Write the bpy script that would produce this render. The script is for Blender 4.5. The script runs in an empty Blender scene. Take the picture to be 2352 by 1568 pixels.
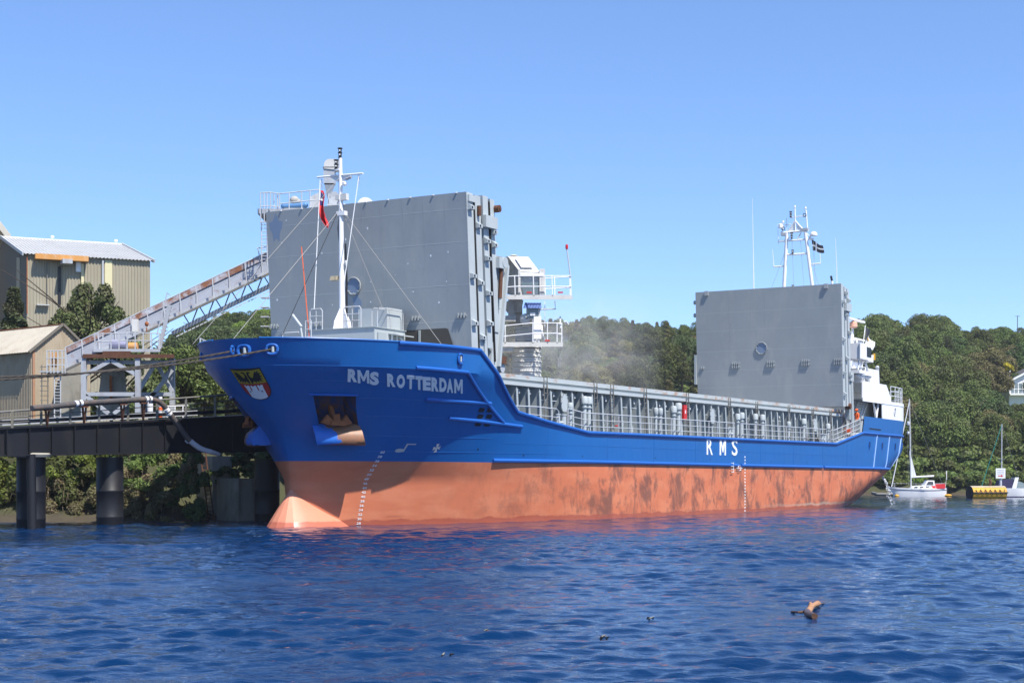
import bpy, bmesh, math, random
import numpy as np
from math import sin, cos, pi, radians, sqrt, atan2
from mathutils import Vector
random.seed(7); rng = np.random.default_rng(11)
S = bpy.context.scene
COL = S.collection

# ------------------------------------------------------------------ camera
EYE = 2.1
cam = bpy.data.cameras.new('camera'); co = bpy.data.objects.new('camera', cam); COL.objects.link(co)
co.location = (0, 0, EYE); co.rotation_euler = (radians(90), 0, 0)
cam.sensor_width = 36; cam.lens = 36*3700/2352; cam.shift_y = 316/2352
cam.clip_start = 0.5; cam.clip_end = 6000
S.camera = co
# ------------------------------------------------------------------ ship frame (aft, port) in the world
TH = radians(29.5)
AX = np.array([sin(TH), cos(TH)]); NX = np.array([cos(TH), -sin(TH)])
ORI = np.array([-11.306, 68.539])
# ------------------------------------------------------------------ sun and sky
PHI = radians(21); ELEV = radians(57)
ux, uy = cos(PHI)*NX - sin(PHI)*AX
world = bpy.data.worlds.new('World'); S.world = world; world.use_nodes = True
wn = world.node_tree; bg = wn.nodes['Background']
sky = wn.nodes.new('ShaderNodeTexSky'); sky.sky_type = 'NISHITA'; sky.sun_disc = False
sky.sun_elevation = ELEV; sky.sun_rotation = atan2(ux, uy)
sky.air_density = 0.8; sky.dust_density = 0.0; sky.ozone_density = 8.0; sky.altitude = 0
tn = wn.nodes.new('ShaderNodeMix'); tn.data_type = 'RGBA'; tn.blend_type = 'MULTIPLY'; tn.inputs[0].default_value = 1; tn.inputs[7].default_value = (.93, .99, 1.13, 1)
gm = wn.nodes.new('ShaderNodeGamma'); gm.inputs[1].default_value = .88
wn.links.new(sky.outputs[0], tn.inputs[6]); wn.links.new(tn.outputs[2], gm.inputs[0]); wn.links.new(gm.outputs[0], bg.inputs[0]); bg.inputs[1].default_value = 0.15
sl = bpy.data.lights.new('sun', 'SUN'); so = bpy.data.objects.new('sun', sl); COL.objects.link(so)
sl.energy = 5.0; sl.angle = radians(0.53); sl.color = (1, 0.955, 0.88)
sd = Vector((ux*cos(ELEV), uy*cos(ELEV), sin(ELEV)))
so.rotation_euler = sd.to_track_quat('Z', 'Y').to_euler()
so.location = (30, -40, 60)
S.view_settings.view_transform = 'Standard'; S.view_settings.look = 'None'
S.view_settings.exposure = 0.6; S.view_settings.gamma = 1
S.render.engine = 'CYCLES'
S.cycles.use_denoising = True
S.cycles.max_bounces = 6; S.cycles.volume_bounces = 2; S.cycles.transparent_max_bounces = 6
S.cycles.volume_step_rate = 2.0; S.cycles.volume_max_steps = 64

# ------------------------------------------------------------------ helpers
def at(px, py, Y):
    """a point of the photograph (2352 wide) at depth Y in metres"""
    return ((px-1176)/3700*Y, Y, EYE-(py-1100)*Y/3700)

class MB:
    flip = False
    def __init__(s): s.v = []; s.f = []
    def add(s, vs, fs):
        n = len(s.v); s.v += [tuple(map(float, p)) for p in vs]; s.f += [tuple(i+n for i in f) for f in fs]; return s
    def hexa(s, p):
        return s.add(p, [(0,3,2,1),(4,5,6,7),(0,1,5,4),(1,2,6,5),(2,3,7,6),(3,0,4,7)])
    def box(s, x0, x1, y0, y1, z0, z1):
        return s.hexa([(x0,y0,z0),(x1,y0,z0),(x1,y1,z0),(x0,y1,z0),(x0,y0,z1),(x1,y0,z1),(x1,y1,z1),(x0,y1,z1)])
    def bar(s, p, q, w, h=None, up=(0,0,1)):
        h = h or w; p = Vector(p); q = Vector(q); d = (q-p)
        if d.length < 1e-6: return s
        d.normalize(); u = Vector(up)
        if abs(d.dot(u)) > .95: u = Vector((1,0,0)) if abs(d.x) < .9 else Vector((0,1,0))
        a = d.cross(u).normalized(); b = a.cross(d).normalized()
        a *= w/2; b *= h/2
        return s.hexa([p-a-b, p+a-b, p+a+b, p-a+b, q-a-b, q+a-b, q+a+b, q-a+b])
    def tube(s, p, q, r, r2=None, n=8, caps=True):
        r2 = r if r2 is None else r2
        p = Vector(p); q = Vector(q); d = (q-p).normalized()
        u = Vector((0,0,1)) if abs(d.z) < .9 else Vector((1,0,0))
        a = d.cross(u).normalized(); b = a.cross(d)
        vs = []
        for c, R in ((p, r), (q, r2)):
            for i in range(n):
                t = 2*pi*i/n; vs.append(c+a*(R*cos(t))+b*(R*sin(t)))
        fs = [(i, (i+1) % n, n+(i+1) % n, n+i) for i in range(n)]
        if caps: fs += [tuple(range(n-1, -1, -1)), tuple(range(n, 2*n))]
        return s.add(vs, fs)
    def path(s, pts, r, n=6, closed=False, flat=1.0):
        P = [Vector(p) for p in pts]; m = len(P); vs = []
        for k in range(m):
            if closed: d = P[(k+1) % m]-P[k-1]
            else: d = P[min(k+1, m-1)]-P[max(k-1, 0)]
            d.normalize(); u = Vector((0,0,1)) if abs(d.z) < .92 else Vector((1,0,0))
            a = d.cross(u).normalized(); b = a.cross(d)
            R = r[k] if isinstance(r, (list, tuple)) else r
            for i in range(n):
                t = 2*pi*i/n; vs.append(P[k]+a*(R*cos(t))+b*(R*flat*sin(t)))
        fs = []
        for k in range(m if closed else m-1):
            o, o2 = k*n, ((k+1) % m)*n
            fs += [(o+i, o+(i+1) % n, o2+(i+1) % n, o2+i) for i in range(n)]
        if not closed: fs += [tuple(range(n-1, -1, -1)), tuple((m-1)*n+i for i in range(n))]
        return s.add(vs, fs)
    def lathe(s, prof, c, n=16, ax='z'):
        vs = []; m = len(prof)
        for r, h in prof:
            for i in range(n):
                t = 2*pi*i/n; a, b = r*cos(t), r*sin(t)
                if ax == 'z': vs.append((c[0]+a, c[1]+b, c[2]+h))
                elif ax == 'x': vs.append((c[0]+h, c[1]+a, c[2]+b))
                else: vs.append((c[0]+a, c[1]+h, c[2]+b))
        fs = [(k*n+i, k*n+(i+1) % n, (k+1)*n+(i+1) % n, (k+1)*n+i) for k in range(m-1) for i in range(n)]
        fs += [tuple(range(n-1, -1, -1)), tuple((m-1)*n+i for i in range(n))]
        return s.add(vs, fs)
    def prism(s, poly, vec):
        n = len(poly); vec = Vector(vec)
        vs = [Vector(p) for p in poly]; vs = vs+[p+vec for p in vs]
        return s.add(vs, [tuple(range(n-1, -1, -1)), tuple(range(n, 2*n))]+[(i, (i+1) % n, n+(i+1) % n, n+i) for i in range(n)])
    def ball(s, c, r, sc=(1,1,1), nu=12, nv=8):
        vs = [(c[0], c[1], c[2]-r*sc[2])]
        for j in range(1, nv):
            a = -pi/2+pi*j/nv
            for i in range(nu):
                t = 2*pi*i/nu; vs.append((c[0]+r*sc[0]*cos(a)*cos(t), c[1]+r*sc[1]*cos(a)*sin(t), c[2]+r*sc[2]*sin(a)))
        vs.append((c[0], c[1], c[2]+r*sc[2])); fs = []
        for i in range(nu): fs.append((0, 1+(i+1) % nu, 1+i))
        for j in range(nv-2):
            for i in range(nu):
                a, b = 1+j*nu+i, 1+j*nu+(i+1) % nu; fs.append((a, b, b+nu, a+nu))
        l = len(vs)-1; o = 1+(nv-2)*nu
        for i in range(nu): fs.append((o+i, o+(i+1) % nu, l))
        return s.add(vs, fs)
    def grid(s, rows, closed=False):
        n = len(rows[0]); vs = [p for r in rows for p in r]
        fs = [(j*n+i, j*n+(i+1) % n, (j+1)*n+(i+1) % n, (j+1)*n+i) for j in range(len(rows)-1) for i in range(n if closed else n-1)]
        return s.add(vs, fs)
    def mesh(s, name, off=(0,0,0), sharp=38, fix=True):
        vs = s.v
        if s.flip: vs = [(a, -b, c) for a, b, c in vs]
        if off != (0,0,0): vs = [(a-off[0], b-off[1], c-off[2]) for a, b, c in vs]
        me = bpy.data.meshes.new(name); me.from_pydata(vs, [], s.f)
        if fix:
            bm = bmesh.new(); bm.from_mesh(me); bmesh.ops.recalc_face_normals(bm, faces=bm.faces); bm.to_mesh(me); bm.free()
        if sharp is not None:
            me.polygons.foreach_set('use_smooth', [True]*len(me.polygons)); me.set_sharp_from_angle(angle=radians(sharp))
        me.update(); return me
    def build(s, name, mat, parent=None, sharp=38, world=False, label=None, fix=True):
        off = (0,0,0)
        if world and parent is not None:
            r = parent
            while r.parent: r = r.parent
            off = tuple(r.location)
        o = bpy.data.objects.new(name, s.mesh(name, off, sharp, fix)); COL.objects.link(o)
        o.data.materials.append(M[mat] if isinstance(mat, str) else mat)
        o.parent = parent
        if label: o['label'] = label
        return o
class SB(MB): flip = True          # ship coordinates: (metres aft, metres to port, height)

def tag(o, label, cat=None, group=None, kind=None):
    o['label'] = label
    if cat: o['category'] = cat
    if group: o['group'] = group
    if kind: o['kind'] = kind
    return o
def thing(name, label, cat, loc=(0,0,0), rotz=0, group=None):
    o = bpy.data.objects.new(name, None); COL.objects.link(o); o.empty_display_size = .3
    o.location = loc; o.rotation_euler = (0,0,rotz); return tag(o, label, cat, group)
def copy_tree(o, parent=None):
    c = o.copy(); COL.objects.link(c); c.parent = parent
    for ch in list(o.children): copy_tree(ch, c)
    return c
def ip(x, xs, ys): return float(np.interp(x, xs, ys))
def smooth(a, b, x):
    t = np.clip((x-a)/(b-a), 0, 1); return t*t*(3-2*t)

# ------------------------------------------------------------------ materials
M = {}
class NT:
    def __init__(s, name):
        m = bpy.data.materials.new(name); m.use_nodes = True; s.m = m; s.t = m.node_tree; s.t.nodes.clear()
        s.out = s.t.nodes.new('ShaderNodeOutputMaterial'); M[name] = m
    def n(s, typ, **kw):
        nd = s.t.nodes.new(typ)
        for k, v in kw.items():
            if k in nd.inputs: s.set(nd.inputs[k], v)
            else: setattr(nd, k, v)
        return nd
    def set(s, inp, v):
        if isinstance(v, bpy.types.NodeSocket): s.t.links.new(v, inp)
        elif isinstance(v, (tuple, list)) and len(v) == 3 and inp.type == 'RGBA': inp.default_value = (*v, 1)
        else: inp.default_value = v
    def coord(s, scale=(1,1,1), which='Object'):
        c = s.n('ShaderNodeTexCoord'); mp = s.n('ShaderNodeMapping'); s.t.links.new(c.outputs[which], mp.inputs[0]); mp.inputs['Scale'].default_value = scale
        return mp.outputs[0]
    def noise(s, vec, scale=3, detail=4, rough=.55, dist=0):
        nd = s.n('ShaderNodeTexNoise', Scale=scale, Detail=detail, Roughness=rough, Distortion=dist); s.t.links.new(vec, nd.inputs['Vector']); return nd.outputs['Fac']
    def ramp(s, fac, stops):
        nd = s.n('ShaderNodeValToRGB'); e = nd.color_ramp.elements
        while len(e) < len(stops): e.new(.5)
        for k, (p, c) in enumerate(stops):
            e[k].position = p; e[k].color = (*c, 1) if isinstance(c, (tuple, list)) else (c, c, c, 1)
        s.t.links.new(fac, nd.inputs[0]); return nd.outputs[0]
    def mix(s, fac, a, b, mode='MIX'):
        nd = s.n('ShaderNodeMix', data_type='RGBA', blend_type=mode); s.set(nd.inputs[0], fac); s.set(nd.inputs[6], a); s.set(nd.inputs[7], b); return nd.outputs[2]
    def math(s, op, a, b=0):
        nd = s.n('ShaderNodeMath', operation=op); s.set(nd.inputs[0], a); s.set(nd.inputs[1], b); return nd.outputs[0]
    def sep(s, vec):
        nd = s.n('ShaderNodeSeparateXYZ'); s.t.links.new(vec, nd.inputs[0]); return nd.outputs
    def bump(s, h, strength=.3, dist=.05):
        nd = s.n('ShaderNodeBump', Strength=strength, Distance=dist); s.t.links.new(h, nd.inputs['Height']); return nd.outputs[0]
    def bsdf(s, col, rough=.5, metal=0, normal=None, spec=.5, **kw):
        b = s.n('ShaderNodeBsdfPrincipled'); s.set(b.inputs['Base Color'], col); s.set(b.inputs['Roughness'], rough); s.set(b.inputs['Metallic'], metal)
        b.inputs['Specular IOR Level'].default_value = spec
        if normal is not None: s.t.links.new(normal, b.inputs['Normal'])
        for k, v in kw.items(): s.set(b.inputs[k], v)
        s.t.links.new(b.outputs[0], s.out.inputs[0]); return b
def mul(c, k): return tuple(min(1, x*k) for x in c)
def paint(name, col, rough=.5, var=.12, scale=1.5, fine=14, bump=.08, dirt=None, dirt_amt=.35, metal=0, spec=.4):
    """painted or plain surface: broad and fine tone variation, optional patches of dirt, slight relief"""
    t = NT(name); v = t.coord(); a = t.noise(v, scale, 5, .6); b = t.noise(v, fine, 3, .6)
    c = t.mix(a, mul(col, 1-var*1.6), mul(col, 1+var*1.4)); c = t.mix(t.math('MULTIPLY', b, .35), c, mul(col, 1-var*2))
    if dirt:
        g = t.ramp(t.noise(t.coord((1,1,.35)), scale*1.7, 8, .68), [(.5, 0), (.68, 1)]); c = t.mix(t.math('MULTIPLY', g, dirt_amt), c, dirt)
    r = t.math('ADD', rough-.08, t.math('MULTIPLY', a, .16))
    t.bsdf(c, r, metal, t.bump(b, bump, .02), spec); return M[name]

GREY = (.27, .30, .315)
paint('hatch_grey', (.31,.335,.345), .5, .11, .45, 9, .05, (.40,.40,.38), .42)
paint('hatch_seam_highlight', (.43,.45,.45), .5, .08)  # weld seams coloured paler for the bright highlights along them
paint('ship_grey', (.36,.40,.41), .5, .1, .8, 9, .06, (.30,.19,.10), .14)
paint('ship_grey_pale', (.42,.46,.47), .5, .08, .8, 9, .05, (.3,.2,.12), .12)
paint('rubber', (.02,.019,.018), .7, .2)
paint('white_paint', (.80,.80,.80), .42, .05, .9, 8, .04, (.5,.45,.38), .12)
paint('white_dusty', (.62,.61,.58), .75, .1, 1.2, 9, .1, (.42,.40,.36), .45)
paint('dust_and_shade_grey', (.42,.41,.38), .85, .18, 1.5, 9, .15, (.18,.17,.15), .5)  # dust-grey parts, and the white spout's shaded faces painted darker
paint('galv', (.42,.44,.47), .48, .14, 1.3, 9, .08, (.20,.10,.06), .35)
paint('galv_rail', (.50,.52,.54), .5, .1, 2, 12, .06, (.28,.15,.08), .3)
paint('black', (.012,.013,.016), .45, .2)
paint('blue_strake', (.018,.115,.42), .38, .08, 1, 9, .03)
paint('jetty_steel', (.009,.010,.014), .6, .35, .6, 6, .12, (.03,.025,.022), .35)
paint('pile_steel', (.012,.013,.017), .5, .3, .7, 7, .1, (.03,.022,.016), .4)  # steel darkened to put the bow's shadow into the piles' colour
paint('concrete', (.36,.335,.28), .9, .22, .8, 12, .35, (.09,.085,.06), .6)  # lightened in place of the sunlight missing on the block by the bow
paint('concrete_dark', (.085,.08,.072), .9, .2, .8, 12, .35, (.04,.04,.035), .6)
paint('algae', (.16,.15,.015), .8, .3, 2, 14, .3)
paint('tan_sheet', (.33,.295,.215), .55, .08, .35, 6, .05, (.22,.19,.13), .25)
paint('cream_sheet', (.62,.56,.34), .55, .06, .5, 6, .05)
paint('dark_shade_sheet', (.17,.15,.12), .6, .1, .35, 6, .05)  # tan sheeting darkened for the shaded gable; also dark barge boards
paint('roof_sheet', (.46,.46,.45), .5, .1, .5, 6, .06, (.28,.25,.22), .3)
paint('old_sheet', (.40,.33,.235), .75, .16, .9, 8, .12, (.22,.13,.07), .4)
paint('old_roof', (.44,.40,.33), .8, .16, .9, 8, .12, (.30,.22,.15), .45)
paint('orange_paint', (.58,.27,.07), .6, .12, 1, 8, .06, (.6,.55,.45), .3)
paint('rust', (.13,.055,.03), .85, .35, 3, 18, .35, (.09,.035,.018), .5)
paint('rust_bright', (.33,.105,.035), .85, .3, 3, 18, .35, (.14,.05,.02), .5)
paint('strake_pale', (.22,.36,.62), .4, .06)
paint('coaming_wall_shaded', (.20,.22,.23), .55, .1, .8, 9, .06, (.2,.14,.09), .15)  # coaming grey darkened, putting the shade behind the stays into the paint
paint('rope', (.075,.062,.05), .9, .3, 6, 40, .3)
paint('wire', (.30,.29,.27), .6, .1)
paint('orange_cloth', (.80,.13,.03), .8, .1, 3, 20, .15)
paint('red_cloth', (.62,.025,.03), .75, .08, 3, 20, .1)
paint('navy_cloth', (.025,.035,.16), .75, .08, 3, 20, .1)
paint('white_cloth', (.75,.75,.75), .75, .06, 3, 20, .1)
paint('black_cloth', (.03,.032,.042), .75, .1, 3, 20, .1)
paint('red_gloss', (.55,.02,.02), .35, .06)
paint('compressor_blue', (.10,.24,.46), .45, .1, 2)
paint('tarp_blue', (.10,.17,.42), .6, .15, 2, 12, .3)
paint('yellow_paint', (.62,.33,.02), .55, .15, 1.5, 9, .1, (.2,.12,.05), .4)
paint('buoy_top', (.42,.36,.25), .85, .18, 2, 12, .2, (.18,.15,.1), .5)
paint('skin', (.45,.25,.17), .6, .05)
paint('bark', (.085,.065,.048), .9, .3, 2, 14, .4)
paint('twig', (.20,.155,.10), .9, .25, 2, 14, .3)
paint('wood_wet', (.11,.055,.03), .35, .35, 5, 25, .3)
paint('wood_dry', (.42,.22,.115), .75, .3, 6, 30, .3)
paint('weed', (.012,.011,.009), .4, .2)
paint('glass_dark', (.015,.02,.022), .08, .1, spec=.6)
paint('glass_pane', (.16,.20,.21), .1, .15, spec=.6)
paint('gelcoat', (.80,.79,.77), .25, .03, spec=.5)
paint('navy_canvas', (.025,.022,.075), .7, .15)
paint('green_rope', (.02,.22,.17), .6, .1)
paint('roof_slate', (.10,.10,.11), .8, .15)
paint('shield_gold', (.42,.30,.02), .5, .05)
paint('shield_red', (.40,.025,.02), .5, .05)
paint('shield_black', (.02,.015,.012), .5, .05)
paint('letter_white', (.78,.79,.80), .5, .04, 2, 10, .03, (.5,.45,.4), .1)
paint('mark_grey', (.46,.47,.47), .55, .04)
paint('sign_red', (.55,.03,.03), .5, .05)
paint('seabird', (.75,.75,.74), .7, .05)

def special_materials():
    # blue topsides: enamel with long faint vertical streaks and a little chalking
    t = NT('hull_blue'); v = t.coord(); a = t.noise(v, .35, 5, .6); st = t.noise(t.coord((1.6,1.6,.12)), 2.2, 6, .65)
    c = t.mix(a, (.006,.094,.32), (.009,.125,.40)); c = t.mix(t.math('MULTIPLY', t.ramp(st, [(.5,0),(.75,1)]), .25), c, (.02,.085,.30))
    fine = t.noise(v, 30, 2, .5)
    bk = t.math('ADD', t.noise(t.coord((1.4,1.4,.55)), 1.0, 3, .5), t.math('MULTIPLY', t.noise(t.coord((.5,.5,.35)), 1.0, 2, .5), .8)); t.bsdf(c, t.math('ADD', .30, t.math('MULTIPLY', a, .18)), 0, t.bump(bk, .35, .06), .36)
    # red boot topping: sun-bleached antifouling, dark fender scuffs, vertical runs, wet and weedy at the water
    t = NT('hull_red'); v = t.coord(); x, y, z = t.sep(v)
    a = t.noise(v, .5, 6, .62); c = t.mix(a, (.50,.135,.062), (.64,.20,.092))
    plate = t.noise(t.coord((.30,.30,.9)), 1.6, 3, .5); c = t.mix(t.math('MULTIPLY', t.ramp(plate, [(.45,0),(.62,1)]), .35), c, (.70,.27,.14))
    aft = t.ramp(t.math('DIVIDE', x, 70), [(.12, 0), (.32, 1)])
    scuff = t.ramp(t.noise(t.coord((.55,.55,.42)), 1.15, 9, .72, .4), [(.49, 0), (.60, 1)])
    runs = t.ramp(t.noise(t.coord((2.6,2.6,.10)), 1.5, 7, .7), [(.56, 0), (.70, 1)])
    hs = t.ramp(t.noise(t.coord((.16,.16,3.2)), 1.4, 8, .7), [(.57, 0), (.68, 1)])
    k = t.math('MULTIPLY', t.math('MULTIPLY', scuff, aft), .75); c = t.mix(k, c, (.12,.06,.048))
    c = t.mix(t.math('MULTIPLY', t.math('MULTIPLY', runs, aft), .42), c, (.19,.08,.06))
    low = t.ramp(t.math('ADD', z, t.math('MULTIPLY', a, .3)), [(.55, 1), (1.25, 0)])
    c = t.mix(t.math('MULTIPLY', t.math('MULTIPLY', hs, low), .65), c, (.20,.075,.05))
    wl = t.math('ADD', z, t.math('MULTIPLY', t.noise(t.coord((.5,.5,.5)), 1.3, 6, .6), .5))
    wet = t.ramp(wl, [(.47, 1), (.55, 0)]); c = t.mix(t.math('MULTIPLY', wet, .75), c, (.33,.075,.045))
    band = t.ramp(wl, [(.53, 0), (.58, 1), (.64, 1), (.74, 0)]); pale = t.ramp(t.math('DIVIDE', x, 80), [(.55, 0), (.68, 1)])
    c = t.mix(t.math('MULTIPLY', t.math('MULTIPLY', band, pale), .55), c, (.42,.36,.29))
    rg = t.math('SUBTRACT', .62, t.math('MULTIPLY', wet, .4))
    t.bsdf(c, rg, 0, t.bump(t.noise(v, 7, 5, .6), .15, .03), .35)
    # bulb: same paint, polished by wear
    t = NT('bulb_red'); v = t.coord(); x, y, z = t.sep(v); a = t.noise(v, 1.2, 6, .62); c = t.mix(a, (.56,.20,.115), (.66,.27,.165))
    wet = t.ramp(t.math('ADD', z, t.math('MULTIPLY', a, .2)), [(.30, 1), (.36, 0)]); c = t.mix(t.math('MULTIPLY', wet, .7), c, (.40,.10,.065))
    sc = t.ramp(t.noise(t.coord((.6,2,2.5)), 6, 6, .7), [(.62, 0), (.66, 1)]); c = t.mix(t.math('MULTIPLY', sc, .4), c, (.30,.12,.08))
    t.bsdf(c, t.math('SUBTRACT', .5, t.math('MULTIPLY', wet, .25)), 0, t.bump(t.noise(v, 9, 4, .6), .12, .03), .4)
    # coaming with rust along its upper edge
    t = NT('coaming'); v = t.coord(); x, y, z = t.sep(v); a = t.noise(v, .8, 5, .6); c = t.mix(a, (.37,.41,.42), (.47,.50,.50))
    e = t.ramp(t.math('ADD', z, t.math('MULTIPLY', t.noise(t.coord((.35,.35,1)), 2.4, 8, .7), .55)), [(.0, 0), (1, 1)])
    nz = t.noise(t.coord((.5,.5,.8)), 2.0, 8, .7); r = t.ramp(nz, [(.5, 0), (.62, 1)])
    top = t.math('MULTIPLY', r, t.math('GREATER_THAN', t.math('ADD', z, t.math('MULTIPLY', nz, .45)), 7.30))
    c = t.mix(t.math('MULTIPLY', top, .75), c, (.36,.17,.07)); t.bsdf(c, .55, 0, t.bump(t.noise(v, 9, 3, .6), .08, .02), .35)
    # anchor bolster: blue worn through to rust
    t = NT('bolster'); v = t.coord(); a = t.noise(t.coord((1.4,.8,.8)), 1.4, 7, .68); b = t.noise(v, 7, 6, .7)
    x, y, z = t.sep(v); a2 = t.math('ADD', a, t.math('MULTIPLY', t.math('SUBTRACT', x, 3.35), .35)); c = t.mix(t.ramp(a2, [(.46, 0), (.52, 1)]), (.02,.15,.55), t.mix(b, (.44,.135,.03), (.10,.12,.10))); t.bsdf(c, .5, 0, t.bump(b, .3, .03), .5)
    # galvanised gallery with rusting upper band
    t = NT('conveyor_side'); v = t.coord(); a = t.noise(v, .8, 6, .6); c = t.mix(a, (.33,.35,.40), (.46,.48,.53)); r = t.ramp(t.noise(t.coord((1,1,1)), 1.9, 9, .72), [(.56, 0), (.66, 1)])
    c = t.mix(t.math('MULTIPLY', r, .7), c, (.24,.10,.05)); t.bsdf(c, .5, .1, t.bump(t.noise(v, 14, 3, .6), .1, .02), .4)
    t = NT('conveyor_band'); v = t.coord(); r = t.ramp(t.noise(v, .8, 9, .7), [(.42, 0), (.56, 1)]); b = t.noise(v, 6, 6, .7)
    c = t.mix(r, (.46,.48,.53), t.mix(b, (.10,.045,.03), (.36,.15,.075))); t.bsdf(c, .75, 0, t.bump(b, .25, .02), .3)
    # foliage: leaf to leaf and clump to clump variation, light through the leaves
    def leaf(name, c1, c2, c3, trans=.22):
        t = NT(name); g = t.n('ShaderNodeNewGeometry'); oi = t.n('ShaderNodeObjectInfo'); v = t.coord((1,1,1))
        c = t.mix(g.outputs['Random Per Island'], c1, c2); c = t.mix(t.ramp(t.noise(v, .55, 3, .6), [(.42, 0), (.62, 1)]), c, c3)
        hsv = t.n('ShaderNodeHueSaturation'); t.set(hsv.inputs['Color'], c)
        t.set(hsv.inputs['Value'], t.math('ADD', .68, t.math('MULTIPLY', oi.outputs['Random'], .75)))
        t.set(hsv.inputs['Hue'], t.math('ADD', .478, t.math('MULTIPLY', oi.outputs['Random'], .04)))
        b = t.n('ShaderNodeBsdfPrincipled'); t.set(b.inputs['Base Color'], hsv.outputs[0]); b.inputs['Roughness'].default_value = .6; b.inputs['Specular IOR Level'].default_value = .25
        tr = t.n('ShaderNodeBsdfTranslucent'); t.set(tr.inputs[0], hsv.outputs[0]); mx = t.n('ShaderNodeMixShader'); mx.inputs[0].default_value = trans
        t.t.links.new(b.outputs[0], mx.inputs[1]); t.t.links.new(tr.outputs[0], mx.inputs[2]); t.t.links.new(mx.outputs[0], t.out.inputs[0])
    leaf('leaf_oak', (.075,.105,.024), (.125,.165,.04), (.10,.115,.038))
    leaf('leaf_dark', (.048,.08,.022), (.085,.125,.034), (.065,.085,.03))
    leaf('leaf_brown', (.12,.115,.04), (.16,.145,.055), (.13,.11,.05))
    leaf('leaf_bright', (.11,.165,.025), (.19,.24,.04), (.13,.15,.04), .3)
    leaf('leaf_maple', (.085,.125,.04), (.15,.19,.065), (.12,.125,.055), .25)
    leaf('leaf_yellow', (.30,.22,.02), (.40,.30,.03), (.25,.2,.03), .25)
    leaf('leaf_conifer', (.05,.075,.03), (.08,.11,.04), (.09,.085,.045), .1)
    leaf('leaf_dry', (.14,.115,.06), (.22,.175,.10), (.11,.12,.04), .15)
    # land
    t = NT('land'); v = t.coord(); x, y, z = t.sep(v); a = t.noise(v, .08, 6, .6); b = t.noise(v, 1.5, 6, .65)
    c = t.mix(a, (.07,.11,.025), (.12,.17,.035)); low_ = t.ramp(t.math('DIVIDE', z, 10), [(.5, 1), (.85, 0)]); c = t.mix(low_, c, (.055,.06,.025)); c = t.mix(t.math('MULTIPLY', b, .6), c, (.06,.055,.03))
    mud = t.ramp(t.math('ADD', z, t.math('MULTIPLY', b, .8)), [(.6, 1), (1.4, 0)]); c = t.mix(mud, c, t.mix(b, (.03,.025,.016), (.10,.08,.055)))
    t.bsdf(c, .9, 0, t.bump(b, .5, .2), .2)
    # river
    t = NT('river'); v = t.coord()
    n1 = t.noise(t.coord((1.0,1.7,1)), 3.2, 4, .6, .3); n2 = t.noise(t.coord((1,1.6,1)), 11, 3, .6); h = t.math('ADD', n1, t.math('MULTIPLY', n2, .28))
    b = t.bsdf((.0005,.019,.070), .018, 0, t.bump(h, .26, .08), .5); b.inputs['IOR'].default_value = 1.333
special_materials()
paint('galv_dark', (.17,.165,.15), .6, .2, 2, 12, .06, (.3,.24,.1), .4)
paint('hatch_blue_patch', (.20,.265,.37), .5, .1, .6, 9, .05)
paint('recess_shade', (.06,.058,.052), .8, .2)  # dark tone painted for the shade inside the hatch cover's foot opening
paint('orange_pale', (.72,.40,.28), .5, .1)
paint('white_hose', (.66,.64,.66), .5, .08, 3)
paint('pipe_grey', (.085,.078,.075), .5, .15, 1.5, 10, .1, (.30,.17,.1), .35)
paint('motor_violet', (.27,.27,.38), .5, .12, 2)
paint('roof_cream', (.62,.57,.47), .6, .08)
paint('old_rust', (.40,.22,.13), .8, .2, 1.2)
t = NT('pocket_blue'); v = t.coord(); a = t.noise(t.coord((2,2,.5)), 2, 7, .7)
t.bsdf(t.mix(t.ramp(a, [(.42, 0), (.62, 1)]), (.012,.045,.17), (.13,.055,.03)), .6)

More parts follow.
